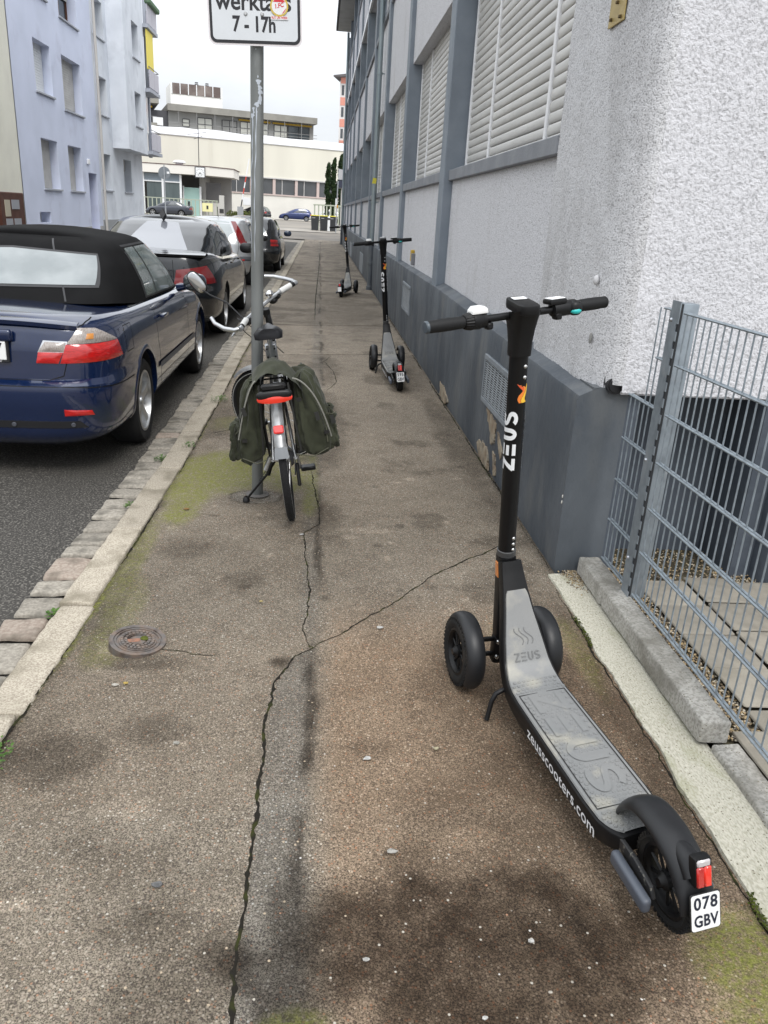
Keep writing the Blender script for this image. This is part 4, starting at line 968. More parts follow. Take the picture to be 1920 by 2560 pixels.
# pale grey house with oriel and balconies
PH = thing('pale_grey_house', 'pale blue grey house with oriel and corner balconies across the street', 'house', (XW, 43, 0))
fl = [(38.98, 40.7, 8.15, 9.6), (38.98, 40.7, 5.12, 6.64), (38.98, 40.7, 2.02, 3.54)]; g2 = (43.2, 44.85, 2.02, 3.53)
mb = MB(); house_wall(mb, XW, 38.6, 47.6, 0, 12.5, fl + [g2]); mb.bx(XW - 8, XW - .45, 38.6, 47.6, 0, 12.5); mb.build('wall', pale, PH, world=True)
for h, s, dr in zip(fl + [g2], ['open', 'beige', 'open', 'beige'], [0, .95, 0, .35]): window(PH, XW, h, s, drop=dr)
XO = XW + .75
go = [(43.0, 44.4, 8.0, 9.5), (43.0, 44.4, 5.05, 6.55)]
mb = MB(); house_wall(mb, XO, 41.3, 45.6, 3.9, 12.5, go)
mb.add([(XW, 41.3, 3.9), (XO, 41.3, 3.9), (XO, 41.3, 12.5), (XW, 41.3, 12.5), (XW, 45.6, 3.9), (XO, 45.6, 3.9), (XO, 45.6, 12.5), (XW, 45.6, 12.5)], [(0, 1, 2, 3), (4, 5, 6, 7), (0, 1, 5, 4)])
mb.build('oriel', pale, PH, world=True)
for h, s, dr in zip(go, ['open', 'beige'], [0, .35]): window(PH, XO, h, s, drop=dr)
mb = MB(); mb.bx(XW - .02, XW + .04, 38.65, 47.58, 0, .75); mb.build('base_course', T('base_grey', (.33, .34, .35), .8), PH, world=True)
mb = MB(); mb.tube([(XW + .12, 38.75, 0), (XW + .12, 38.75, 12)], .06, 10); mb.build('rain_pipe', T('rain_pipe', (.52, .50, .47), .5), PH, smooth=50, world=True)
balm = T('balcony_panel', (.52, .51, .56), .6); slab = T('balcony_slab', (.40, .42, .47), .8)
for k, z in enumerate((3.95, 6.85, 9.7)):
    q = MB(); q.prism([(0, 0), (1.0, .0), (1.0, 2.6), (.35, 2.6), (0, 2.2)], (XW, 45.61, z), (1, 0, 0), (0, 1, 0), .16)
    S_ = q.build('balcony', slab, PH, world=True)
    for (y0, y1) in ((45.75, 46.9), (46.95, 48.1)):
        q = MB(); q.bx(XW + .94, XW + .97, y0, y1, z + .22, z + 1.05); o = q.build('rail_panel', balm, S_); put(o, S_, PH)
    q = MB(); q.bx(XW + .3, XW + .95, 48.12, 48.15, z + .22, z + 1.05); o = q.build('rail_panel', balm, S_); put(o, S_, PH)
    q = MB(); q.tube([(XW + .96, 45.65, z + 1.15), (XW + .96, 48.15, z + 1.15), (XW + .3, 48.15, z + 1.15)], .022, 6); o = q.build('handrail', T('dark_rail', (.14, .14, .15), .5), S_, smooth=50); put(o, S_, PH)
mb = MB(); mb.bx(XW + .3, XW + .45, 48.0, 48.3, 3.9, 12.5); mb.build('balcony_pillar', slab, PH, world=True)
mb = MB(); mb.bx(XW + .86, XW + .90, 45.7, 47.3, 7.9, 9.65); mb.build('yellow_blind', T('yellow_blind', (.85, .72, .16), .8), PH, world=True)
mb = MB(); mb.bx(XW + .45, XW + .5, 45.7, 47.3, 5.0, 6.8); mb.build('balcony_glass', T('pale_glass', (.55, .60, .60), .15), PH, world=True)
mb = MB(); mb.bx(XW + .85, XW + 1.15, 45.7, 48.2, 10.75, 11.0); mb.build('planter', T('planter_green', (.10, .17, .10), .8, col2=(.16, .24, .15), vs=6), PH, bevel=.05, world=True)

# ================================================================== FAR END OF THE STREET
cream2 = T('cream_cladding', (.74, .715, .62), .75, col2=(.68, .655, .57), vs=.35, stretch=(1, 1, .15), dirt=(.60, .57, .48), ds=.6, dlo=.6, dhi=.8)
roofm = T('pale_roof', (.74, .74, .76), .7, col2=(.66, .66, .67), vs=.3)
pinkf = T('pinkish_frame', (.56, .46, .43), .7)
darkg = T('hall_glass', (.055, .06, .065), .12, spec=.7, col2=(.09, .095, .10), vs=.25)
A_ = math.atan2(9.5, 24.5)
HB = thing('cream_hall', 'long cream clad hall with strip windows at the end of the street', 'building', (-24, 104.5, .4), A_)
# local x along the facade, local y into the building
def hb(name, x0, x1, y0, y1, z0, z1, m, par=HB, bevel=0): q = MB(); q.bx(x0, x1, y0, y1, z0, z1); return q.build(name, m, par, bevel=bevel)
hb('wall', 0, 60, 0, 20, 4.95, 8.95, cream2); hb('lower_wall', 0, 60, 0.0, .3, -.6, 3.05, T('hall_lower_wall', (.78, .76, .70), .8, col2=(.70, .68, .63), vs=.4))
hb('window_band', 0, 60, .15, .25, 3.05, 4.95, darkg); hb('core', 0, 60, .3, 20, -.6, 4.95, cream2)
hb('band_sill', 0, 60, -.12, .02, 2.93, 3.08, pinkf); hb('band_lintel', 0, 60, -.15, .02, 4.92, 5.06, T('pale_lintel', (.55, .54, .53), .7))
for k in range(17):
    x = .6 + k * 3.05
    hb('window_post', x, x + .36, -.05, .2, 3.08, 4.92, pinkf); hb('window_mullion', x + 1.25, x + 1.33, .02, .2, 3.08, 4.92, T('pale_lintel', (.55, .54, .53), .7))
hb('roof_edge', -.1, 60, -.1, 20, 8.95, 9.05, T('grey_flashing', (.5, .5, .5), .6))
q = MB(); P = []
for x in np.linspace(0, 60, 40): P.append([(x, .2, 9.05), (x, .8, 9.05 + .9 + .25 * mnoise.noise(Vector((x * .3, 0, 0)))), (x, 5, 9.9), (x, 20, 9.6)])
q.grid(P); q.build('roof', roofm, HB, smooth=40)
hb('wall_notice', 14.9, 15.9, -.04, 0, 1.55, 2.45, wframe)
# grey building with walkways behind
GA = math.atan2(8.0, 24)
GB = thing('grey_walkway_building', 'grey concrete office block with outer walkways behind the hall', 'building', (-25.5, 147, 0), math.atan2(6.5, 24))
conc2 = T('weathered_concrete', (.30, .29, .26), .85, col2=(.24, .23, .21), vs=.5, bump=.2, bs=6)
conc3 = T('concrete_wall', (.36, .36, .35), .85, col2=(.30, .30, .29), vs=.4)
ochre = T('ochre_blind', (.48, .31, .05), .7); wpane = T('bright_pane', (.62, .62, .56), .2, spec=.8); dframe = T('dark_frame', (.04, .04, .045), .5)
def gb(name, x0, x1, y0, y1, z0, z1, m, par=GB): q = MB(); q.bx(x0, x1, y0, y1, z0, z1); return q.build(name, m, par)
gb('wall', 0, 25, 1.5, 16, 0, 16.2, conc3); gb('wall', -14, -3, 1.0, 16, 0, 16.9, conc3)
gb('roof_slab', -.2, 25.3, 0, 17, 16.0, 17.0, conc2); gb('roof_slab', -14, -1.6, -.4, 17, 16.8, 17.9, conc2)
gb('walkway', -.2, 25.3, 0, 1.5, 12.5, 13.2, conc2); gb('walkway', -14, -2, -.4, 1.2, 13.2, 13.9, conc2)
gb('stair_core', -3, 0, 1.8, 16, 0, 16, T('dark_core', (.10, .10, .11), .8))
for x in np.arange(1.5, 25, 3.0):
    q = MB(); q.tube([(x, .1, 12.4), (x, .1, 16.2)], .05, 6); q.build('walkway_post', T('grey_post', (.28, .28, .28), .6), GB)
    gb('bracket', x - .15, x + .15, -.12, .02, 12.2, 12.9, conc2)
for z in (13.7, 14.2): q = MB(); q.tube([(-.2, .05, z), (25.3, .05, z)], .035, 6); q.build('walkway_rail', T('grey_post', (.28, .28, .28), .6), GB)
q = MB(); q.tube([(-14, -.35, 14.8), (-2, -.35, 14.8)], .035, 6); q.build('walkway_rail', T('grey_post', (.28, .28, .28), .6), GB)
for (x0, x1, z0, z1, nx, m, bl) in ((2.3, 3.4, 13.9, 15.0, 1, wpane, 0), (4.8, 7.2, 13.5, 15.4, 2, wpane, 0), (12.0, 16.8, 13.5, 15.4, 4, wpane, 1), (17.9, 20.2, 13.5, 15.4, 2, wpane, 1), (20.4, 24.2, 13.5, 15.4, 2, pane_m, 1), (8.9, 11.4, 13.5, 15.4, 2, conc3, 0)):
    q = MB(); q.bx(x0, x1, 1.40, 1.48, z0, z1); W = q.build('window', m, GB)
    q = MB()
    for i in range(nx + 1): xx_ = x0 + (x1 - x0) * i / nx; q.bx(xx_ - .05, xx_ + .05, 1.33, 1.42, z0, z1)
    q.bx(x0, x1, 1.34, 1.41, z0 - .05, z0 + .05); q.bx(x0, x1, 1.34, 1.41, z1 - .05, z1 + .05); q.bx(x0, x1, 1.34, 1.41, (z0 + z1) / 2 - .05, (z0 + z1) / 2 + .03)
    o = q.build('window_frame', dframe, W); o.location = Vector(o.location) - W.location
    if bl: gb('blind', x0 - .3, x1 + .4, 1.1, 1.5, z1 + .15, z1 + .4, ochre)
for (x0, x1) in ((-13.4, -10.8), (-9.6, -6.8), (-6.0, -3.6)):
    q = MB(); q.bx(x0, x1, .9, .98, 14.2, 16.1); W = q.build('window', wpane, GB)
    q = MB(); [q.bx(x0 + (x1 - x0) * i / 2 - .05, x0 + (x1 - x0) * i / 2 + .05, .84, .92, 14.2, 16.1) for i in range(3)]; q.bx(x0, x1, .85, .91, 15.0, 15.1); q.bx(x0, x1, .85, .91, 14.15, 14.25)
    o = q.build('window_frame', dframe, W); o.location = Vector(o.location) - W.location
gb('blind', -14, -2.6, .6, 1.0, 16.2, 16.45, ochre); gb('blind', 11, 25, 1.1, 1.5, 11.9, 12.2, ochre)
gb('balustrade_box', -2.6, -1.0, .2, 1.0, 13.6, 14.8, wframe)
gb('penthouse', .9, 9.7, 6, 14, 16.9, 20.8, T('penthouse_white', (.80, .79, .76), .8)); W = gb('penthouse_window', 1.15, 9.45, 5.9, 6.0, 19.2, 20.85, T('brown_pane', (.12, .09, .08), .2, col2=(.24, .20, .18), vs=.5))
for i in range(7):
    o = gb('window_frame', 1.15 + i * 1.383 - .07, 1.15 + i * 1.383 + .07, 5.82, 5.92, 19.2, 20.85, wframe, W); o.location = Vector(o.location) - W.location
for x in (5.6, 7.4):
    gb('roof_vent', x - .3, x + .3, 8, 8.6, 21.05, 21.25, dframe); gb('roof_vent', x - .25, x + .25, 8, 8.6, 21.4, 21.55, dframe); gb('vent_stack', x - .1, x + .1, 8.1, 8.4, 20.7, 21.5, wframe)
# tall red and white block on the right
RB = thing('red_white_block', 'tall white apartment block with red panels beyond the grey building', 'building', (2.45, 140, 0), RD(-12))
def rb(name, x0, x1, y0, y1, z0, z1, m): q = MB(); q.bx(x0, x1, y0, y1, z0, z1); return q.build(name, m, RB)
rb('wall', 0, 9, 0, 12, 0, 21.2, T('block_white', (.60, .58, .56), .8))
for k in range(6):
    z = 3.4 + k * 3.1
    rb('red_panel', .12, 8.5, -.06, 0, z + 1.9, z + 3.05, T('brick_red', (.58, .26, .20), .8))
    for x in (.3, .95, 1.6, 2.4): rb('window', x, x + .4, -.05, 0, z + .25, z + 1.65, darkg)
q = MB(); q.add([(-.9, -1, 21.6), (10, -1, 21.9), (10, 13, 21.9), (-.9, 13, 21.6), (-.9, -1, 21.8), (10, -1, 23.2), (10, 13, 23.2), (-.9, 13, 21.8)], [(0, 1, 2, 3), (4, 5, 6, 7), (0, 1, 5, 4), (1, 2, 6, 5), (2, 3, 7, 6), (3, 0, 4, 7)]); q.build('roof', T('dark_eave', (.12, .11, .11), .7), RB)
# gatehouse
GH = thing('gatehouse', 'low white gatehouse with flat canopy, clock and glass front', 'building', (-19.6, 95, .44), 0)
def gh(name, x0, x1, y0, y1, z0, z1, m, par=GH): q = MB(); q.bx(x0, x1, y0, y1, z0, z1); return q.build(name, m, par)
white2 = T('canopy_white', (.76, .73, .68), .75)
q = MB(); q.prism([(-8, 0), (7.2, 0), (9.6, 2.6), (9.6, 9), (-8, 9)], (0, 0, 4.25), (1, 0, 0), (0, 1, 0), .88); q.build('canopy', white2, GH)
q = MB(); q.prism([(-8, -.05), (7.25, -.05), (9.7, 2.6), (9.7, 9), (-8, 9)], (0, 0, 5.13), (1, 0, 0), (0, 1, 0), .07); q.build('roof_trim', T('dark_trim', (.10, .05, .05), .6), GH)
gh('back_wall', -8, 9, 6, 6.2, -.4, 4.25, T('gate_wall', (.35, .34, .33), .8)); gh('side_wall', 5.8, 6.5, 2.3, 6, -.4, 4.25, T('gate_wall', (.35, .34, .33), .8))
gh('top_glazing', -8, 4.0, .62, .70, 3.4, 4.2, T('blue_grey_panel', (.22, .26, .30), .5))
for (x0, x1) in ((-4.2, -.2), (.3, 1.95), (2.2, 3.9)): gh('glass_front', x0, x1, .64, .70, .0, 3.35, T('gate_glass', (.06, .08, .085), .1, col2=(.13, .16, .16), vs=.8, stretch=(1, 1, .1)))
for x in (-.05, 2.05, 4.0): gh('front_post', x - .11, x + .11, .5, .66, -.4, 4.2, wframe)
gh('front_rail', -8, 4.0, .52, .66, 3.33, 3.45, wframe)
dr_ = gh('glass_door', 4.2, 5.9, 1.6, 1.7, -.3, 2.95, T('aqua_glass', (.40, .60, .55), .15)); o = gh('door_handle', 4.6, 4.8, 1.5, 1.6, .9, 1.5, dframe, dr_); o.location = Vector(o.location) - dr_.location
gh('door_frame', 5.9, 6.1, 1.5, 1.7, -.3, 3.1, wframe); gh('door_frame', 4.05, 4.2, 1.5, 1.7, -.3, 3.1, wframe); gh('booth_window', 6.55, 8.2, 2.3, 2.4, 1.6, 3.6, T('gate_dark', (.09, .085, .085), .2)); gh('booth_wall', 6.5, 8.4, 2.4, 2.6, -.4, 1.6, T('gate_wall2', (.55, .53, .5), .8))
ck = thing('wall_clock', 'square white clock on the gatehouse canopy', 'clock', (-13.35, 94.95, 5.0))
q = MB(); q.bx(-.50, .50, -.12, 0, -.55, .45); q.build('clock_face', wframe, ck, bevel=.05)
q = MB(); q.bx(-.56, .56, -.09, .01, -.61, .51); q.build('clock_case', T('dark_frame', (.04, .04, .045), .5), ck)
for a, L in ((215, .30), (140, .24)):
    q = MB(); d = Vector((math.sin(RD(a)), 0, math.cos(RD(a)))); q.obx(Vector((0, -.14, -.05)) + d * L / 2, d, (0, 1, 0), d.cross(Vector((0, 1, 0))), L, .02, .05); q.build('clock_hand', dframe, ck)
for i in range(12):
    a = RD(30 * i); q = MB(); q.bx(-.025, .025, -.135, -.12, -.03, .03); o = q.build('hour_mark', dframe, ck); o.location = Vector((.36 * math.sin(a), -.128, -.05 + .36 * math.cos(a)))
q = MB(); q.lathe([(0, .55), (.5, .5), (.72, .32), (.72, .26), (.42, .22), (.42, -.1)], (0, 0, 0), (0, 0, 1), 20); q.build('roof_ventilator', wframe, smooth=40, label='white mushroom ventilator on the gatehouse roof', cat='ventilator').location = (-15.9, 97, 5.85)
an = thing('roof_aerial', 'thin aerial mast on the gatehouse roof', 'aerial', (-13.75, 97, 5.6))
q = MB(); q.tube([(0, 0, 0), (0, 0, 3.9)], .045, 6); q.build('mast', dframe, an)
for z, x0, x1 in ((3.3, -1.2, .9), (2.9, -.5, .5)): q = MB(); q.tube([(x0, 0, z - .1), (x1, 0, z + .25)], .025, 5); q.build('aerial_arm', dframe, an)
# railings by the gatehouse
def railing(x0, x1, y, z, h, label, m, step=.45, group='pale railings at the far yard'):
    t = thing('railing', label, 'railing', ((x0 + x1) / 2, y, z), group=group)
    q = MB(); q.bx(x0, x1, y - .05, y + .05, z + h - .09, z + h); q.build('top_rail', m, t, world=True)
    q = MB(); q.bx(-.05, .05, -.025, .025, 0, h - .09); me = q.mesh('baluster', m)
    for x in np.arange(x0 + .1, x1, step): link('baluster', me, t, (x - t.location.x, 0, 0))
    return t
rm = T('greenish_rail', (.42, .45, .36), .7)
railing(-27, -11.0, 91.2, .4, 1.75, 'long pale green railing before the gatehouse', rm)
railing(-.6, 2.2, 63.2, .42, 1.75, 'pale railing behind the dustbins', rm, .3)
gpst = thing('gate_post', 'pale concrete gate post at the end of the long railing', 'post', (-10.6, 91, .4)); q = MB(); q.bx(-.25, .25, -.2, .2, 0, 2.3); q.build('shaft', T('pale_post', (.5, .49, .46), .8), gpst); q = MB(); q.bx(-.22, .22, -.26, -.18, .55, .95); q.build('call_box', T('black_box', (.03, .03, .03), .5), gpst)
sg = thing('yellow_notice', 'yellow notice board on the railing by the gate post', 'sign', (-12.1, 90.9, 1.0)); q = MB(); q.bx(-.55, .55, -.03, 0, 0, .85); q.build('board', T('pale_yellow', (.78, .74, .40), .7), sg); q = MB(); q.bx(-.1, .1, -.05, -.03, .25, .6); q.build('pictogram', dframe, sg)
# barrier arm
bar = thing('barrier', 'raised red and white barrier arm by the hall', 'barrier', (-8.6, 90, .4))
p0, p1 = Vector((.25, 0, 2.0)), Vector((1.0, 0, 6.0))
for i in range(7): q = MB(); q.tube([p0.lerp(p1, i / 7), p0.lerp(p1, (i + 1) / 7)], .06, 8); q.build('arm_section', T('barrier_red', (.55, .08, .06), .6) if i in (1, 3) else wframe, bar)
q = MB(); q.bx(-.25, .35, -.2, .2, 0, 1.3); q.build('housing', T('grey_housing', (.30, .31, .32), .6), bar); q = MB(); q.tube([(.1, 0, 1.2), tuple(p0)], .06, 8); q.build('pivot', dframe, bar)
# no-entry style sign seen from behind
rs = thing('round_sign', 'round traffic sign seen from behind on a grey post', 'traffic sign', (-11.25, 62, .4))
gs = T('sign_back', (.20, .22, .24), .5, .3)
q = MB(); q.lathe([(0, .0), (.40, .0), (.42, .01), (.42, .03), (0, .035)], (0, .05, 3.22), (0, -1, 0), 32); q.build('disc', gs, rs, smooth=40); q = MB(); q.tube([(0, 0, -.3), (0, 0, 3.75)], .042, 10); q.build('post', T('sign_post_grey', (.36, .38, .40), .5, .4), rs, smooth=50)
q = MB(); q.bx(-.10, .10, -.03, .06, 3.05, 3.10); q.build('clamp', gs, rs); q = MB(); q.bx(.18, .36, -.0, .012, 3.18, 3.32); q.build('sticker', wframe, rs)
# hedge and boulders left of the black car
def leafy(name, blobs, n, s, m, label, cat, parent_trunk=None, seed=0, group=None, up=0.3):
    rnd = random.Random(seed); q = MB()
    for i in range(n):
        c, r = blobs[rnd.randrange(len(blobs))]
        d = Vector((rnd.gauss(0, 1), rnd.gauss(0, 1), rnd.gauss(0, 1))).normalized(); rad = rnd.random() ** .35
        p = Vector(c) + Vector((d.x * r[0], d.y * r[1], d.z * r[2])) * rad
        u = Vector((rnd.gauss(0, 1), rnd.gauss(0, 1), rnd.gauss(0, 1) + up)).normalized(); v = u.orthogonal().normalized(); k = s * rnd.uniform(.5, 1.2)
        q.add([p - u * k, p + v * k * .5, p + u * k, p - v * k * .5], [(0, 1, 2, 3)])
    return q.build(name, m, parent_trunk, weld=False)
hd_ = thing('hedge', 'low green hedge before the hall', 'hedge', (-8.3, 92, .4))
leafy('foliage', [((x, 0, .45), (.6, .5, .45)) for x in (-1.4, -.7, 0, .7, 1.4)], 1800, .09, T('hedge_leaf', (.07, .09, .02), .8, col2=(.12, .13, .04), vs=8), '', '', hd_, 3)
q = MB(); [q.tube([(x, 0, -.1), (x + .1, 0, .5)], .03, 5) for x in (-1.4, -.7, 0, .7, 1.4)]; q.build('stem', woodb, hd_)
for k, (bx_, by_, s_) in enumerate(((-7.0, 93, .6), (-9.9, 95, .45))):
    q = MB(); q.ball((0, 0, s_ * .5), s_, 10, 7, sq=(1, .8, .9), e=.8); q.map(lambda v: v + mnoise.noise_vector(v * 2) * .12); q.build('boulder', T('boulder_grey', (.22, .21, .20), .85, bump=.5, bs=8), smooth=60, label=['grey boulder beside the low hedge', 'pale boulder behind the gate post'][k], cat='boulder').location = (bx_, by_, .4 + s_ * .5)
# cypresses
cyp_m = T('cypress_leaf', (.016, .033, .013), .85, col2=(.035, .055, .02), vs=3)
for k, (cx, h, w, lb) in enumerate(((.62, 6.0, .36, 'leftmost and lowest of the dark cypresses by the bins'), (1.22, 6.5, .40, 'middle dark cypress by the bins'), (1.95, 6.9, .45, 'tallest dark cypress beside the grey building'))):
    t = thing('cypress', lb, 'tree', (cx, 88, .45), group='cypresses at the far yard')
    q = MB(); q.tube([(0, 0, -.1), (0, 0, h * .5), (0, 0, h * .9)], [.12, .08, .02], 7); q.build('trunk', woodb, t, smooth=60)
    bl = [((random.uniform(-.1, .1), random.uniform(-.1, .1), h * (.08 + .84 * i / 13)), (w * math.sin(math.pi * (.25 + .70 * (1 - i / 13) ** .8)) ** .7 * (.55 + .45 * (1 - i / 13)) * 1.15, w, h * .075)) for i in range(14)] + [((.12, 0, h * .92), (.06, .06, h * .08)), ((-.1, .05, h * .88), (.07, .06, h * .08))]
    leafy('crown', bl, 3800, .13, cyp_m, '', '', t, 10 + k, up=1.6)
# bare tree far behind
bt = thing('bare_tree', 'bare winter tree behind the hall roof', 'tree', (3.0, 125, 0))
q = MB(); q.tube([(0, 0, 0), (0, 0, 7)], .15, 6); q.build('trunk', T('bark_grey', (.16, .13, .12), .9), bt)
q = MB(); rnd = random.Random(4)
for i in range(40): a = rnd.uniform(0, 6.28); z = rnd.uniform(5, 9.5); q.tube([(0, 0, z), (math.cos(a) * .7, math.sin(a) * .7, z + 1.5), (math.cos(a) * 1.0, math.sin(a) * 1.0, z + 3.6)], [.05, .03, .012], 4)
q.build('crown', T('bark_grey', (.16, .13, .12), .9), bt, kind='stuff')
# dustbins
bin_m = T('bin_grey', (.035, .038, .042), .5); lid_m = T('bin_lid_yellow', (.75, .66, .08), .5)
for k, (x, lb) in enumerate(((-.43, 'left yellow lidded dustbin at the far junction'), (.20, 'middle yellow lidded dustbin at the far junction'), (.86, 'right yellow lidded dustbin at the far junction'))):
    t = thing('dustbin', lb, 'dustbin', (x, 60, .405), group='yellow lidded dustbins')
    q = MB(); q.grid([[(-.24, -.27, 0), (.24, -.27, 0), (.24, .27, 0), (-.24, .27, 0)], [(-.29, -.35, .95), (.29, -.35, .95), (.29, .35, .95), (-.29, .35, .95)]], closed_v=True); q.f.append([0, 1, 2, 3]); q.m.append(0); q.build('body', bin_m, t, bevel=.02)
    q = MB(); q.prism([(-.31, 0), (.31, 0), (.29, .06), (-.29, .06)], (0, -.37, .95), (1, 0, 0), (0, 0, 1), -.72); q.build('lid', lid_m, t, bevel=.015)
    q = MB(); q.bx(-.2, .02, -.355, -.34, .80, .84); q.build('print', T('bin_print', (.4, .4, .4), .6), t)
    for s in (-.22, .22): q = MB(); q.lathe([(.0, -.03), (.1, -.03), (.1, .03), (0, .03)], (s, .25, .1), (1, 0, 0), 12); q.build('wheel', bin_m, t)
bl_ = thing('bollard', 'white bollard with dark band before the right dustbin', 'bollard', (.55, 59.2, .39)); q = MB(); q.tube([(0, 0, 0), (0, 0, .75)], .09, 12); q.build('shaft', wframe, bl_, smooth=50); q = MB(); q.tube([(0, 0, .75), (0, 0, .88)], .095, 12); q.build('band', dframe, bl_, smooth=50); q = MB(); q.ball((0, 0, .90), .09); q.build('cap', wframe, bl_, smooth=60)
# shelter or kiosk at the corner
ks = thing('entrance_porch', 'white entrance porch with dark roof sign beyond the grey building', 'porch', (1.75, 64, .42))
q = MB(); q.bx(-.25, 1.2, 0, 2.5, 0, 3.1); q.build('wall', T('porch_white', (.66, .64, .60), .7), ks); q = MB(); q.bx(-.5, 1.2, -.5, 2.5, 3.0, 3.5); q.build('sign_board', T('navy_sign', (.03, .035, .06), .5), ks); q = MB(); q.prism([(0, 0), (1.7, 0), (1.7, .45), (0, .75)], (-.55, -.4, 3.55), (1, 0, 0), (0, 0, 1), -.5); q.build('roof', T('grey_roof', (.42, .42, .44), .7), ks); q = MB(); q.bx(-.05, .25, -.03, 0, .2, 1.9); q.build('door', T('porch_door', (.34, .33, .32), .6), ks)
lp = thing('corner_post', 'thin grey traffic post before the porch', 'post', (1.02, 57.5, .25)); q = MB(); q.tube([(0, 0, 0), (.05, 0, 3.4)], .035, 8); q.build('shaft', T('sign_post_grey', (.36, .38, .40), .5, .4), lp); q = MB(); q.bx(-.08, .02, -.04, .0, 1.8, 2.3); q.build('plate', wframe, lp); q = MB(); q.bx(.02, .1, -.05, .0, 1.7, 1.9); q.build('orange_mark', T('orange_mark', (.6, .3, .05), .6), lp)
# ================================================================== CARS
def paint(name, col, metal=.35, rough=.28): return T(name, col, rough, metal, coat=1.0, dirt=tuple(q * 1.25 + .006 for q in col), ds=1.4, dlo=.55, dhi=.8)
tyre_m = T('tyre_rubber', (.018, .018, .019), .8, bump=.3, bs=60)
rim_m = T('alloy_rim', (.48, .49, .50), .35, .75, dirt=(.22, .21, .20), ds=9)
blackp = T('black_trim', (.016, .016, .018), .45); gapm = T('panel_gap_black', (.006, .006, .007), .7)
carglass = T('car_glass', (.03, .036, .038), .03, spec=.9, ior=1.9)
redlens = T('red_lens', (.55, .012, .012), .12, coat=1.0, col2=(.38, .008, .008), vs=30, stretch=(1, 1, 4)); darkred = T('dark_red_lens', (.20, .006, .008), .12, coat=1.0); clearlens = T('clear_lens', (.40, .36, .33), .12, coat=1.0, col2=(.24, .20, .18), vs=60, stretch=(4, 1, 1)); orangelens = T('orange_lens', (.62, .25, .05), .2, coat=1.0)
plate_m = T('number_plate_white', (.80, .80, .79), .5); chrome = T('chrome_trim', (.72, .72, .73), .15, 1.0)
def outline(y0, y1, hx, p, q, N):
    th = np.linspace(0, math.pi, 1200); c, s = np.cos(th), np.sin(th)
    Yv = (y0 + y1) / 2 - np.sign(c) * np.abs(c) ** (2 / p) * (y1 - y0) / 2; Xv = np.abs(s) ** (2 / q) * hx
    d = np.concatenate([[0], np.cumsum(np.hypot(np.diff(Xv), np.diff(Yv)))]); t = np.linspace(0, d[-1], N + 1)
    return np.interp(t, d, Xv), np.interp(t, d, Yv)
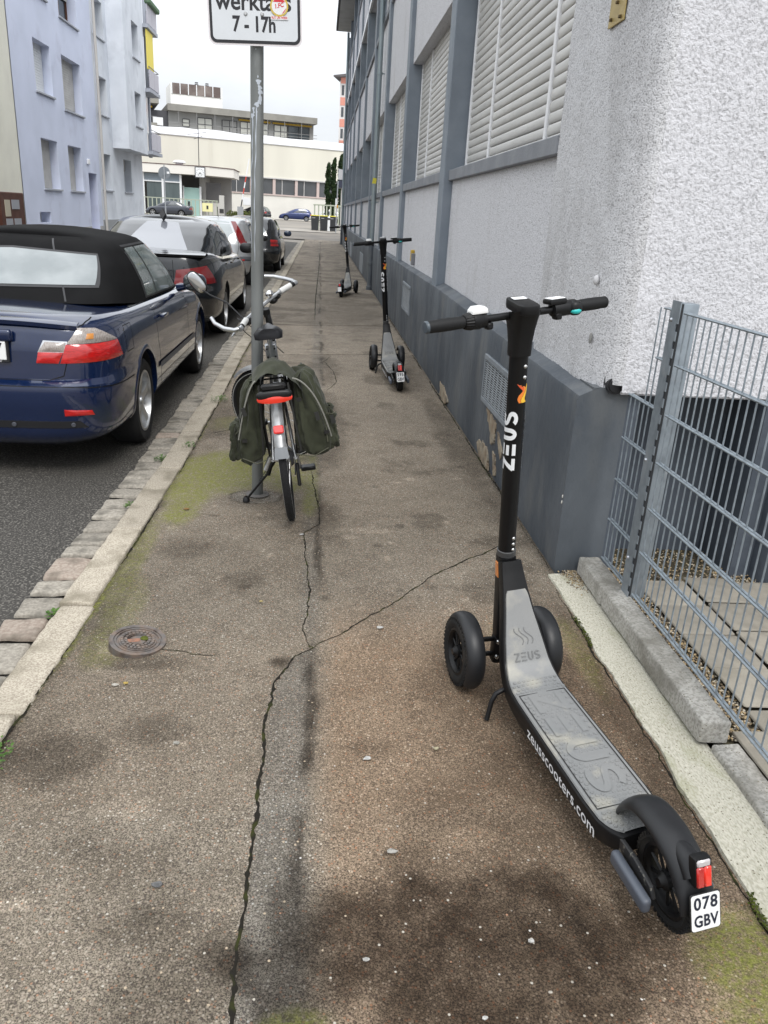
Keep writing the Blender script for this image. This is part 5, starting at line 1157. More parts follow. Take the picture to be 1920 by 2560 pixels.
class Shell:
    """right half of a closed-in-plan shell: rows by height (tau), columns by distance round the plan from rear centre to front centre"""
    def __init__(s, levels, zb, ztop, p, q, N=72, K=26):
        lv = np.array(levels, float); s.tau = np.linspace(0, 1, K); s.N = N
        ins = [np.interp(s.tau, lv[:, 0], lv[:, i]) for i in range(1, 4)]
        zy, zz = np.array(ztop).T; zby = zb if hasattr(zb, '__len__') else [(0, zb), (9, zb)]; by, bz = np.array(zby).T
        P = np.zeros((K, N + 1, 3))
        for k in range(K):
            X, Y = outline(ins[1][k], ins[2][k], ins[0][k], p, q, N)
            P[k, :, 0] = X; P[k, :, 1] = Y; b = np.interp(Y, by, bz); P[k, :, 2] = b + (np.interp(Y, zy, zz) - b) * s.tau[k]
        s.P = P
    def at(s, u, t):
        K = len(s.tau); f = min(max(t, 0), 1) * (K - 1); k = min(int(f), K - 2); a = f - k
        g = min(max(u, 0), 1) * s.N; i = min(int(g), s.N - 1); b = g - i; P = s.P
        return Vector((P[k, i] * (1 - b) + P[k, i + 1] * b) * (1 - a) + (P[k + 1, i] * (1 - b) + P[k + 1, i + 1] * b) * a)
    def nrm(s, u, t):
        e = .012; a = s.at(min(u + e, 1), t) - s.at(max(u - e, 0), t); b = s.at(u, min(t + e * 2, 1)) - s.at(u, max(t - e * 2, 0))
        n = a.cross(b)
        if n.length < 1e-9: return Vector((0, -1, 0))
        n.normalize()
        c = s.at(u, t) - Vector((0, float(s.P[:, :, 1].mean()), s.at(u, t).z))
        return n if n.dot(c) > 0 else -n
    def u_of_y(s, y, t=.5, side=True):
        us = np.linspace(.05, .95, 400); ys = [s.at(u, t).y for u in us]; return float(np.interp(y, ys, us))
    def body(s, crown=.03, nx=8, bottom=True):
        b = MB(); K = len(s.tau)
        full = [[tuple(s.P[k, i]) for i in range(s.N + 1)] + [(-s.P[k, i, 0], s.P[k, i, 1], s.P[k, i, 2]) for i in range(s.N - 1, 0, -1)] for k in range(K)]
        b.grid(full, closed_v=True)
        for k, cr in ((K - 1, crown),) + (((0, 0.0),) if bottom else ()):
            row = []
            for i in range(s.N + 1):
                x, y, z = s.P[k, i]; w = x / max(1e-6, s.P[k, :, 0].max())
                row.append([(x * t, y, z + cr * (w ** 1.5) * (1 - t * t)) for t in np.linspace(-1, 1, nx + 1)])
            b.grid(row)
        return b
    def patch(s, corners, off=.004, nu=10, nt=5, thick=0.0, sag=0.0):
        """corners: (u,t) at rear-bottom, front-bottom, front-top, rear-top"""
        (a, b, c, d) = corners; P = []
        for i in range(nu + 1):
            f = i / nu; row = []
            for j in range(nt + 1):
                g = j / nt; u = (a[0] * (1 - f) + b[0] * f) * (1 - g) + (d[0] * (1 - f) + c[0] * f) * g; t = (a[1] * (1 - f) + b[1] * f) * (1 - g) + (d[1] * (1 - f) + c[1] * f) * g
                e = min(1.0, 4 * min(f, 1 - f) + .0, ) ; e2 = min(1.0, 4 * min(g, 1 - g))
                o = off + sag * min(e, e2)
                row.append(s.at(u, t) + s.nrm(u, t) * o)
            P.append(row)
        q = MB(); q.grid(P)
        # rim back to the surface
        rim = [P[i][0] for i in range(nu + 1)] + [P[nu][j] for j in range(1, nt + 1)] + [P[i][nt] for i in range(nu - 1, -1, -1)] + [P[0][j] for j in range(nt - 1, 0, -1)]
        uv = [(i / nu, 0) for i in range(nu + 1)] + [(1, j / nt) for j in range(1, nt + 1)] + [(i / nu, 1) for i in range(nu - 1, -1, -1)] + [(0, j / nt) for j in range(nt - 1, 0, -1)]
        inner = []
        for (f, g) in uv:
            u = (a[0] * (1 - f) + b[0] * f) * (1 - g) + (d[0] * (1 - f) + c[0] * f) * g; t = (a[1] * (1 - f) + b[1] * f) * (1 - g) + (d[1] * (1 - f) + c[1] * f) * g
            inner.append(s.at(u, t) - s.nrm(u, t) * .004)
        q.grid([rim, inner], closed_v=True)
        return q
    def strip(s, pts, w, off=.0015):
        dense = []
        for (a, b) in zip(pts[:-1], pts[1:]):
            for i in range(10): dense.append((a[0] + (b[0] - a[0]) * i / 10, a[1] + (b[1] - a[1]) * i / 10))
        dense.append(pts[-1]); A = [s.at(*p) + s.nrm(*p) * off for p in dense]; L = []
        for i, p in enumerate(A):
            d = (A[min(i + 1, len(A) - 1)] - A[max(i - 1, 0)]).normalized(); nn = s.nrm(*dense[i]); sd = d.cross(nn).normalized() * w / 2
            L.append([p + sd, p - sd])
        q = MB(); q.grid(L); return q
def mirror(q): m = q.copy(); m.v = [(-v[0], v[1], v[2]) for v in m.v]; m.f = [f[::-1] for f in m.f]; return m
def sym(q): m = q.copy(); m._m(mirror(q)); return m
def cut_arches(q, wheels, r, hw, mats, smooth):
    """boolean the wheel arches out of the body; returns mesh data"""
    me = q.mesh('body', mats, smooth); o = bpy.data.objects.new('tmp', me); COL.objects.link(o); cs = []
    for y, z in wheels:
        for sgn in (-1, 1):
            c = MB(); c.lathe([(0, 0), (r, 0), (r, .40), (0, .40)], (sgn * (hw - .30), y, z), (sgn, 0, 0), 40, mi=1)
            cm = c.mesh('cut', mats, None); co = bpy.data.objects.new('tmpc', cm); COL.objects.link(co); cs.append(co)
            for p in cm.polygons: p.material_index = 1
            md = o.modifiers.new('b', 'BOOLEAN'); md.operation = 'DIFFERENCE'; md.solver = 'EXACT'; md.object = co
    dg = bpy.context.evaluated_depsgraph_get(); dg.update()
    new = bpy.data.meshes.new_from_object(o.evaluated_get(dg))
    for c in cs: bpy.data.objects.remove(c)
    bpy.data.objects.remove(o)
    new.polygons.foreach_set('use_smooth', [True] * len(new.polygons)); new.set_sharp_from_angle(angle=RD(smooth)); new.update()
    return new
def car_wheel(parent, x, y, R, w, rr, side, spokes=5, hub='alloy'):
    q = MB(); h = w / 2
    q.lathe([(rr, -h * .9), (rr + .02, -h), (R - .03, -h), (R - .008, -h * .8), (R, -h * .5), (R, h * .5), (R - .008, h * .8), (R - .03, h), (rr + .02, h), (rr, h * .9)], (x, y, R), (1, 0, 0), 40)
    W = q.build('wheel', tyre_m, parent, smooth=40)
    def sub(name, qq, m, **k):
        o = qq.build(name, m, parent, **k); o.parent = W; o.location = Vector(o.location) - W.location; return o
    q = MB(); q.lathe([(rr + .004, h * .55), (rr + .004, h * .96), (rr - .012, h * .96), (rr - .02, h * .6), (rr - .03, -h * .3), (.0, -h * .3)], (x, y, R), (side, 0, 0), 36); sub('rim', q, rim_m, smooth=40)
    q = MB()
    for i in range(spokes):
        a = 2 * math.pi * i / spokes + .3; d = Vector((0, math.cos(a), math.sin(a))); t = Vector((0, -math.sin(a), math.cos(a)))
        P = []
        for rad, ww, dep_ in ((.03, .045, .62), (rr * .55, .036, .74), (rr - .012, .055, .80)):
            c = Vector((x + side * h * dep_, y, R)) + d * rad; n = Vector((side, 0, 0)); P.append([c - t * ww - n * .03, c - t * ww * .7, c + n * .006, c + t * ww * .7, c + t * ww - n * .03])
        q.grid(P)
    sub('spokes', q, rim_m, smooth=50)
    q = MB(); q.lathe([(0, h * .82), (.028, h * .80), (.034, h * .70), (.034, h * .3)], (x, y, R), (side, 0, 0), 16); sub('hub_cap', q, rim_m, smooth=40)
    q = MB(); q.lathe([(0, -h * .1), (rr - .04, -h * .1)], (x, y, R), (side, 0, 0), 20); sub('brake_disc', q, T('brake_grey', (.12, .11, .10), .5, .6))
    return W

def make_car(name, label, loc, rz, sp, detail=2):
    t = thing(name, label, 'car', loc, rz, group=sp.get('group'))
    pm = sp['paint']; S = Shell(sp['levels'], sp['zb'], sp['ztop'], sp['p'], sp['q'])
    q = S.body(sp.get('crown', .03))
    me = cut_arches(q, [(y, sp['R'] + .01) for y in sp['axles']], sp['R'] + .055, sp['hw'], [pm, blackp], 32)
    link('body', me, t)
    for y in sp['axles']:
        for sd in (-1, 1): car_wheel(t, sd * (sp['hw'] - .02 - sp['tw'] / 2), y, sp['R'], sp['tw'], sp['R'] - sp.get('tyre', .095), sd, sp.get('spokes', 5))
    G = Shell(sp['glevels'], sp['gzb'], sp['gztop'], sp.get('gp', 7), sp.get('gq', 6), 60, 20)
    link('roof', G.body(sp.get('gcrown', .05), bottom=False).mesh('roof', sp.get('roof_mat', pm), 40), t)
    for (nm, m, c, off) in sp['gpatch']:
        q = G.patch(c, off, 12, 6); q.build(nm, m, t, smooth=50)
        if c[0][0] > .03 or c[3][0] > .03: mirror(q2 := G.patch(c, off, 12, 6)).build(nm, m, t, smooth=50)
    for (nm, m, c, off) in sp.get('gpatch_c', []):      # patches across the centre line (rear or front screen)
        r = G.patch(c, off, 12, 6); f = mirror(r); r._m(f); r.build(nm, m, t, smooth=50)
    for (nm, m, c, off) in sp['patch']:
        q = S.patch(c, off, 10, 6, sag=.006); q.build(nm, m, t, smooth=45); mirror(S.patch(c, off, 10, 6, sag=.006)).build(nm, m, t, smooth=45)
    for (nm, m, pts, w, off) in sp.get('strip', []):
        S.strip(pts, w, off).build(nm, m, t, smooth=60); mirror(S.strip(pts, w, off)).build(nm, m, t, smooth=60)
    for (nm, m, pts, w, off) in sp.get('gstrip', []):
        G.strip(pts, w, off).build(nm, m, t, smooth=60); mirror(G.strip(pts, w, off)).build(nm, m, t, smooth=60)
    return t, S, G

# --- blue convertible -------------------------------------------------------
navy = paint('navy_metallic_paint', (.006, .016, .058), .2, .14)
fabric = T('soft_top_fabric', (.007, .007, .0075), .9, spec=.15, bump=.4, bs=300, col2=(.010, .010, .0105), vs=4)
lev = [(0, .70, .16, 4.33), (.06, .80, .07, 4.42), (.13, .855, .035, 4.46), (.24, .868, .018, 4.485), (.38, .874, .0, 4.49), (.50, .878, .0, 4.49), (.545, .876, .012, 4.47), (.56, .872, .055, 4.44), (.68, .872, .062, 4.40), (.80, .862, .068, 4.36), (.90, .842, .085, 4.32), (.955, .815, .10, 4.28), (.985, .785, .125, 4.25), (1, .745, .16, 4.20)]
zt = [(0, .985), (.15, .99), (.6, 1.0), (1.2, .985), (2.2, .96), (3.0, .945), (3.6, .90), (4.1, .79), (4.49, .67)]
glv = [(0, .775, .66, 3.30), (.30, .755, .80, 3.05), (.60, .715, .95, 2.70), (.85, .655, 1.10, 2.42), (.95, .605, 1.20, 2.32), (1.0, .54, 1.34, 2.22)]
C1 = dict(paint=navy, levels=lev, zb=.20, ztop=zt, p=13, q=5.6, hw=.878, axles=(1.01, 3.735), R=.312, tw=.215, crown=.035, glevels=glv, gzb=[(0, 1.03), (.8, 1.02), (1.3, .975), (2.5, .95), (4, .94)], gztop=[(0, 1.40), (2.2, 1.42), (4, 1.40)], gp=7, gq=7.5, gcrown=.045, roof_mat=fabric,
          gpatch=[], gpatch_c=[], patch=[], strip=[])
car1, S1, G1 = make_car('parked_convertible', 'dark blue convertible with black soft top, nearest parked car at the kerb', (-2.105, 4.78, -.055), 0, C1)
def on(S, q, name, m, both=True, sm=45):
    q.build(name, m, car1, smooth=sm)
def add_both(S, nm, m, c, off=.004, sag=.006, nu=12, nt=6, car=None):
    for f in (lambda z: z, mirror): f(S.patch(c, off, nu, nt, sag=sag)).build(nm, m, car or car1, smooth=45)
zr = lambda z: (z - .20) / (.985 - .20)
u1 = lambda x: None
# u at a given |x| on the rear face / corner, by height
def ux(S, x, t, ymax=None):
    us = np.linspace(0, .25, 400); P = [S.at(u, t) for u in us]; return float(np.interp(x, [p.x for p in P], us))
def uy(S, y, t):
    us = np.linspace(.1, .9, 600); return float(np.interp(y, [S.at(u, t).y for u in us], us))
t0, t1_ = zr(.735), zr(.925); tm = zr(.845)
ua, ub, uc = ux(S1, .44, t0), ux(S1, .565, t0), uy(S1, .40, t0)
add_both(S1, 'tail_light', redlens, ((ux(S1, .565, t0), t0), (uy(S1, .41, t0), t0 + .01), (uy(S1, .37, tm), tm), (ux(S1, .60, tm), tm)), .006, .012)
add_both(S1, 'indicator_light', clearlens, ((ux(S1, .603, tm), tm + .004), (uy(S1, .37, tm), tm + .004), (uy(S1, .22, zr(.93)), zr(.93)), (ux(S1, .66, zr(.93)), zr(.935))), .006, .010)
add_both(S1, 'indicator_bulb', orangelens, ((ux(S1, .70, zr(.875)), zr(.87)), (ux(S1, .735, zr(.875)), zr(.87)), (ux(S1, .735, zr(.9)), zr(.90)), (ux(S1, .705, zr(.9)), zr(.90))), .017, .002, 4, 4)
add_both(S1, 'boot_light', redlens, ((ux(S1, .43, t0), t0), (ux(S1, .555, t0), t0), (ux(S1, .585, zr(.80)), zr(.80)), (ux(S1, .445, zr(.80)), zr(.80))), .006, .008)
add_both(S1, 'reverse_light', clearlens, ((ux(S1, .447, zr(.803)), zr(.803)), (ux(S1, .587, zr(.803)), zr(.803)), (ux(S1, .60, zr(.86)), zr(.855)), (ux(S1, .485, zr(.86)), zr(.86))), .006, .008)
add_both(S1, 'light_surround', chrome, ((ux(S1, .440, zr(.80)), zr(.797)), (ux(S1, .60, zr(.80)), zr(.797)), (ux(S1, .608, zr(.866)), zr(.862)), (ux(S1, .475, zr(.866)), zr(.868))), .002, 0.0)
add_both(S1, 'bumper_reflector', redlens, ((ux(S1, .58, zr(.43)), zr(.425)), (uy(S1, .10, zr(.43)), zr(.425)), (uy(S1, .085, zr(.46)), zr(.455)), (ux(S1, .58, zr(.46)), zr(.465))), .004, .004)
# bumper lower black insert, sensors
q = S1.patch(((0, zr(.345)), (ux(S1, .70, zr(.345)), zr(.345)), (ux(S1, .66, zr(.39)), zr(.39)), (0, zr(.39))), .003, 14, 3); q._m(mirror(q)); q.build('bumper_insert', blackp, car1, smooth=45)
for x in (.28, .62):
    u = ux(S1, x, zr(.368)); p = S1.at(u, zr(.368)); n = S1.nrm(u, zr(.368))
    for sg_ in (1, -1):
        b = MB(); b.lathe([(0, .012), (.012, .012), (.014, .006), (.014, -.005)], (sg_ * p.x, p.y, p.z), (sg_ * n.x, n.y, n.z), 12); b.build('parking_sensor', T('sensor_grey', (.08, .085, .10), .4), car1, smooth=40)
# milky rear screen with a raised frame
plw = T('plastic_window', (.29, .315, .32), .12, col2=(.21, .235, .24), vs=4, spec=.8)
for nm_, m_, dx_, dt_, of_ in (('rear_window_frame', T('window_frame_rubber', (.03, .03, .032), .5), .018, .035, .004), ('rear_window', plw, 0, 0, .007)):
    r_ = G1.patch(((0, .24 - dt_), (ux(G1, .60 + dx_, .28), .28 - dt_), (ux(G1, .56 + dx_, .74), .74 + dt_), (0, .80 + dt_)), of_, 20, 8); r_._m(mirror(r_)); r_.build(nm_, m_, car1, smooth=50)
# seams
gap = lambda pts, w=.006, off=.0012, nm='panel_gap', m=gapm: [f(S1.strip(pts, w, off)).build(nm, m, car1, smooth=60) for f in (lambda z: z, mirror)]
gap([(0, zr(.635)), (ux(S1, .50, zr(.635)), zr(.635)), (ux(S1, .58, zr(.66)), zr(.66)), (ux(S1, .60, zr(.735)), zr(.735))])
gap([(ux(S1, .66, zr(.94)), zr(.94)), (ux(S1, .69, zr(.965)), zr(.965)), (ux(S1, .70, zr(.98)), zr(.98))], .008)
gap([(uy(S1, .62, zr(.565)), zr(.572)), (uy(S1, .3, zr(.58)), zr(.58)), (uy(S1, .14, zr(.59)), zr(.59)), (ux(S1, .6, zr(.60)), zr(.605)), (0, zr(.605))], .007)
gap([(uy(S1, 1.52, zr(.93)), zr(.95)), (uy(S1, 1.50, zr(.7)), zr(.7)), (uy(S1, 1.55, zr(.5)), zr(.5)), (uy(S1, 1.62, zr(.28)), zr(.28))])
gap([(uy(S1, 2.92, zr(.9)), zr(.92)), (uy(S1, 2.95, zr(.6)), zr(.6)), (uy(S1, 2.90, zr(.28)), zr(.28))])
gap([(uy(S1, 1.50, zr(.45)), zr(.49)), (uy(S1, 3.30, zr(.45)), zr(.49))], .045, .010, 'side_moulding', T('moulding_grey', (.055, .062, .085), .45))
gap([(uy(S1, 1.0, zr(.98)), .985), (uy(S1, 2.0, zr(.98)), .99), (uy(S1, 3.0, .99), .99)], .022, .004, 'belt_trim', chrome)
# rear lid edge and plate recess
q = MB(); P = []
for x in np.linspace(-.66, .66, 25):
    y = float(np.interp(abs(x), S1.P[-2, :20, 0], S1.P[-2, :20, 1])); P.append([(x, y - .028, .960 - .03 * (abs(x) / .66) ** 3), (x, y - .034, .984 - .03 * (abs(x) / .66) ** 3), (x, y + .01, 1.000 - .03 * (abs(x) / .66) ** 3), (x, y + .10, .985 - .025 * (abs(x) / .66) ** 3)])
q.grid(P); q.build('boot_lip', navy, car1, smooth=60)
q = MB(); q.bx(-.31, .31, .030, .075, .86, .93); q.build('plate_light_bar', navy, car1, bevel=.02, seg=3, smooth=40)
q = MB(); q.bx(-.285, .285, .040, .062, .735, .865); q.build('number_plate_holder', blackp, car1, bevel=.004)
q = MB(); q.bx(-.272, .272, .034, .041, .752, .860); PL1 = q.build('number_plate', plate_m, car1, bevel=.004)
geo7 = text_geo('7', .115, .002)
b = MB(); place_text(b, geo7, (.225, .0325, .808), (1, 0, 0), (0, 0, 1), .95, 1.0); b.build('plate_lettering', T('plate_black', (.012, .012, .013), .5), car1)
geos = text_geo('0 324 87', .016)
b = MB(); place_text(b, geos, (.215, .0385, .744), (1, 0, 0), (0, 0, 1)); b.build('holder_lettering', plate_m, car1)
# side glass, front quarter, windscreen
uga = lambda y, t: float(np.interp(y, [G1.at(u, t).y for u in np.linspace(.05, .95, 300)], np.linspace(.05, .95, 300)))
def gp(nm, m, c, off=.006):
    for f in (lambda z: z, mirror): f(G1.patch(c, off, 12, 6)).build(nm, m, car1, smooth=50)
sideglass = T('side_glass', (.16, .195, .185), .04, spec=.9, ior=1.9, col2=(.26, .30, .29), vs=1.5)
gp('quarter_window', sideglass, ((uga(1.62, .06), .06), (uga(1.98, .06), .06), (uga(1.72, .84), .84), (uga(1.46, .84), .84)))
gp('door_window', sideglass, ((uga(2.02, .06), .06), (uga(2.86, .06), .06), (uga(2.22, .84), .84), (uga(1.76, .84), .84)))
gp('window_trim', blackp, ((uga(1.58, .03), .03), (uga(2.94, .03), .03), (uga(2.30, .89), .89), (uga(1.42, .89), .89)), .003)
q = G1.patch(((1, .08), (uga(2.98, .08), .08), (uga(2.35, .9), .9), (1, .9)), .005); q._m(mirror(q)); q.build('windscreen', carglass, car1, smooth=50)
for f in (lambda z: z, mirror): f(G1.strip([(.115, .02), (.112, .5), (.108, .96)], .012, .004)).build('soft_top_seam', blackp, car1, smooth=60)
# door mirror, handle, filler flap
for sg_ in (1, -1):
    b = MB(); b.ball((sg_ * .985, 2.68, 1.02), .1, 14, 10, sq=(1.05, .8, .78), e=.75); M_ = b.build('door_mirror', T('dark_navy', (.012, .017, .035), .3, coat=1), car1, smooth=60)
    b = MB(); b.ball((sg_ * .985, 2.612, 1.02), .085, 14, 10, sq=(1, .2, .72), e=.7); o = b.build('mirror_glass', carglass, car1, smooth=60); o.parent = M_; o.location = Vector(o.location) - M_.location
    b = MB(); b.tube([(sg_ * .82, 2.74, .96), (sg_ * .93, 2.70, .985)], [.035, .03], 8); o = b.build('mirror_arm', navy, car1, smooth=50); o.parent = M_; o.location = Vector(o.location) - M_.location
    b = MB(); b.obx((sg_ * .882, 1.72, .845), (1, 0, 0), (0, 1, 0), (0, 0, 1), .035, .20, .028); b.build('door_handle', navy, car1, bevel=.010, seg=2, smooth=40)
for f in (lambda z: z,): 
    c0, c1_, za_, zb2 = uy(S1, .52, zr(.75)), uy(S1, .68, zr(.75)), zr(.74), zr(.90)
    f(S1.strip([(c0, za_), (c1_, za_), (c1_ + .003, zb2), (c0, zb2), (c0, za_)], .005, .0012)).build('fuel_flap_gap', gapm, car1, smooth=60)
# arch lips
for yc in (1.01, 3.735):
    for sg_ in (1, -1):
        q = MB(); P = []
        for a in np.linspace(RD(-12), RD(192), 34):
            r0, r1 = .365, .392; row = []
            for rr_, dx in ((r0, -.03), (r0, .006), (r1, .004), (r1 + .02, -.01)):
                y = yc + rr_ * math.cos(a); z = .322 + rr_ * math.sin(a)
                tt = (z - .2) / .785; u = uy(S1, y, min(max(tt, .05), .9)); row.append((sg_ * (S1.at(u, min(max(tt, .05), .9)).x + dx), y, z))
            P.append(row)
        q.grid(P); q.build('arch_lip', navy, car1, smooth=60)
# steering wheel, seats behind the rear screen are hidden by its milky plastic

# --- dark saloon --------------------------------------------------------------
anth = paint('anthracite_paint', (.008, .0095, .012), .3, .18)
lev2 = [(0, .74, .16, 4.68), (.06, .83, .07, 4.78), (.13, .89, .035, 4.82), (.38, .918, .0, 4.84), (.50, .922, .0, 4.84), (.56, .918, .03, 4.80), (.70, .915, .05, 4.75), (.82, .90, .06, 4.70), (.91, .875, .075, 4.65), (.96, .84, .09, 4.6), (1, .77, .15, 4.5)]
glv2 = [(0, .80, .62, 3.75), (.3, .785, .90, 3.42), (.6, .735, 1.18, 3.05), (.85, .67, 1.46, 2.75), (.95, .62, 1.62, 2.62), (1, .55, 1.85, 2.45)]
wg = T('saloon_glass_painted_sheen', (.20, .21, .235), .05, spec=1.0, ior=2.0)  # pale base colour paints the sky reflection into the glass
C2 = dict(paint=anth, levels=lev2, zb=.20, ztop=[(0, 1.07), (.6, 1.10), (1.4, 1.04), (2.4, 1.0), (3.4, .98), (4.2, .85), (4.84, .70)], p=11, q=4, hw=.92, axles=(1.13, 4.02), R=.325, tw=.225, glevels=glv2, gzb=1.0, gztop=[(0, 1.46), (2.2, 1.475), (4, 1.46)], gp=5.5, gq=4.6, gcrown=.045,
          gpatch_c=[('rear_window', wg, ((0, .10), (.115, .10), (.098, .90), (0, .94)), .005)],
          gpatch=[('rear_door_window', carglass, ((.22, .07), (.385, .07), (.385, .84), (.27, .84)), .005), ('front_door_window', carglass, ((.395, .07), (.60, .07), (.52, .84), (.395, .84)), .005)],
          patch=[('tail_light', darkred, ((.062, .60), (.165, .615), (.135, .86), (.068, .80)), .006)],
          strip=[('panel_gap', gapm, [(.30, .95), (.295, .6), (.27, .35)], .006, .0012), ('panel_gap', gapm, [(.44, .95), (.44, .12)], .006, .0012), ('panel_gap', gapm, [(0, .56), (.10, .57), (.17, .52)], .006, .0012), ('belt_trim', chrome, [(.20, .985), (.62, .985)], .012, .004), ('panel_gap', gapm, [(.062, .58), (.062, .93)], .006, .0012)])
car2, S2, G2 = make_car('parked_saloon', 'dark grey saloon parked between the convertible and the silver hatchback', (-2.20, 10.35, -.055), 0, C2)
b = MB(); b.prism([(-.045, 0), (.0, -.075), (.045, 0), (0, .09)], (0, 1.62, 1.50), (1, 0, 0), (0, .3, 1), .10); b.build('roof_aerial', blackp, car2, bevel=.008)
for sg_ in (1, -1):
    b = MB(); b.ball((sg_ * 1.02, 3.1, 1.07), .1, 14, 10, sq=(1.15, .8, .8), e=.75); b.build('door_mirror', blackp, car2, smooth=60)
    for y in (1.72, 2.75): b = MB(); b.obx((sg_ * .922, y, .93), (1, 0, 0), (0, 1, 0), (0, 0, 1), .03, .2, .03); b.build('door_handle', anth, car2, bevel=.01, seg=2)
q = MB(); P = []
for x in np.linspace(-.76, .76, 25): P.append([(x, .08 + .10 * (abs(x) / .76) ** 3, 1.055), (x, .06 + .10 * (abs(x) / .76) ** 3, 1.085), (x, .20 + .08 * (abs(x) / .76) ** 3, 1.105), (x, .5, 1.10)])
q.grid(P); q.build('boot_lip', anth, car2, smooth=50)

# --- silver hatchback ---------------------------------------------------------------
silver = paint('silver_paint', (.46, .47, .48), .5, .3)
levh = lambda hw, L: [(0, hw - .15, .16, L - .16), (.06, hw - .07, .06, L - .05), (.14, hw - .025, .03, L - .02), (.38, hw - .004, 0, L), (.50, hw, 0, L), (.57, hw - .004, .03, L - .05), (.75, hw - .012, .05, L - .09), (.9, hw - .03, .07, L - .16), (1, hw - .075, .10, L - .3)]
C3 = dict(paint=silver, levels=levh(.823, 3.82), zb=.20, ztop=[(0, .97), (1.5, .95), (2.5, .93), (3.2, .80), (3.82, .62)], p=10, q=4.2, hw=.823, axles=(.60, 3.09), R=.29, tw=.18, glevels=[(0, .75, .09, 3.1), (.4, .725, .20, 2.6), (.8, .66, .36, 2.15), (.95, .60, .48, 1.95), (1, .54, .66, 1.8)], gzb=.93, gztop=[(0, 1.42), (2, 1.44), (4, 1.43)], gp=6, gq=5, gcrown=.035,
          gpatch_c=[('rear_window', T('hatch_glass', (.22, .25, .255), .05, spec=.9, ior=1.9, col2=(.30, .34, .34), vs=2), ((0, .06), (.118, .06), (.105, .86), (0, .90)), .005)],
          gpatch=[('side_window', carglass, ((.27, .06), (.44, .06), (.44, .86), (.31, .86)), .005), ('door_window', carglass, ((.45, .06), (.66, .06), (.60, .86), (.45, .86)), .005), ('tail_light', darkred, ((.128, -.0), (.175, .0), (.160, .88), (.122, .88)), .012)],
          patch=[('tail_light', darkred, ((.118, .84), (.158, .84), (.158, 1), (.118, 1)), .012), ('bumper_band', T('bumper_grey', (.10, .105, .115), .6), ((.02, .46), (.20, .46), (.20, .58), (.02, .58)), .006), ('bumper_reflector', redlens, ((.085, .46), (.13, .46), (.13, .50), (.085, .50)), .012)],
          strip=[('panel_gap', gapm, [(.31, .98), (.31, .2)], .008, .0012), ('panel_gap', gapm, [(0, .60), (.10, .60), (.112, .98)], .008, .0012)])
car3, S3, G3 = make_car('silver_hatchback', 'silver hatchback parked behind the sign pole', (-2.34, 18.6, -.055), 0, C3)
q = S3.patch(((0, .44), (.05, .44), (.05, .58), (0, .58)), .006); q._m(mirror(q)); q.build('bumper_band', T('bumper_grey', (.10, .105, .115), .6), car3, smooth=45)
b = MB(); b.tube([(0, .75, 1.45), (0, .62, 1.66)], .008, 6); b.build('roof_aerial', blackp, car3)
for sg_ in (1, -1): b = MB(); b.ball((sg_ * .93, 2.3, .99), .09, 12, 8, sq=(1.1, .7, .8), e=.75); b.build('door_mirror', blackp, car3, smooth=60)
# --- black hatchback --------------------------------------------------------------------
blk = paint('black_paint', (.012, .013, .015), .2, .22)
C4 = dict(paint=blk, levels=levh(.867, 4.15), zb=.20, ztop=[(0, .97), (1.5, .95), (2.6, .93), (3.5, .82), (4.15, .64)], p=11, q=5, hw=.867, axles=(.72, 3.23), R=.30, tw=.195, glevels=[(0, .78, .10, 3.3), (.4, .745, .22, 2.8), (.8, .67, .42, 2.3), (.95, .61, .52, 2.1), (1, .55, .70, 1.95)], gzb=.93, gztop=[(0, 1.42), (2, 1.445), (4, 1.43)], gp=7, gq=6, gcrown=.03,
          gpatch_c=[('rear_window', T('hatch_glass_b', (.12, .15, .15), .05, spec=.9, ior=1.9), ((0, .06), (.118, .06), (.105, .88), (0, .90)), .005)],
          gpatch=[('side_window', carglass, ((.27, .06), (.44, .06), (.44, .86), (.31, .86)), .005), ('door_window', carglass, ((.45, .06), (.66, .06), (.60, .86), (.45, .86)), .005)],
          patch=[('tail_light', redlens, ((.112, .66), (.168, .66), (.165, .72), (.112, .72)), .008), ('tail_light', darkred, ((.112, .72), (.165, .72), (.162, .80), (.112, .80)), .008), ('tail_light', redlens, ((.112, .80), (.162, .80), (.16, .88), (.112, .88)), .008)], strip=[])
car4, S4, G4 = make_car('black_hatchback', 'black hatchback with pale roof reflection, farthest of the parked row', (-1.99, 23.3, -.055), 0, C4)
for sg_ in (1, -1): b = MB(); b.ball((sg_ * .97, 2.6, 1.0), .095, 12, 8, sq=(1.25, .7, .9), e=.75); b.build('door_mirror', T('mirror_navy', (.02, .04, .08), .25, coat=1), car4, smooth=60)
b = MB(); b.tube([(0, .75, 1.45), (0, .6, 1.62)], .008, 6); b.build('roof_aerial', blackp, car4)
# --- cars in the far yard (side on) ---------------------------------------------------------
def far_car(name, label, x, y, z, rz, col, hatch):
    pm = paint('far_paint_' + name, col, .3, .25); sp = dict(C4 if hatch else C2); sp['paint'] = pm; sp['group'] = 'cars in the far yard'
    if not hatch: sp = dict(sp); 
    sp['strip'] = []
    t, S, G = make_car(name, label, (x, y, z), rz, sp); return t
far_car('blue_coupe', 'blue car parked side on before the cream hall', -1.1, 105, .42, RD(90), (.012, .028, .12), True)
far_car('dark_hatchback', 'black hatchback left of the blue car in the far yard', -6.2, 101.5, .42, RD(68), (.012, .012, .014), True)
far_car('grey_saloon', 'dark grey saloon side on before the long railing', -13.2, 88.5, .36, RD(90), (.035, .04, .055), False)
far_car('pale_hatchback', 'pale hatchback right of the blue car behind the bins', 2.6, 104, .42, RD(80), (.5, .5, .48), True)
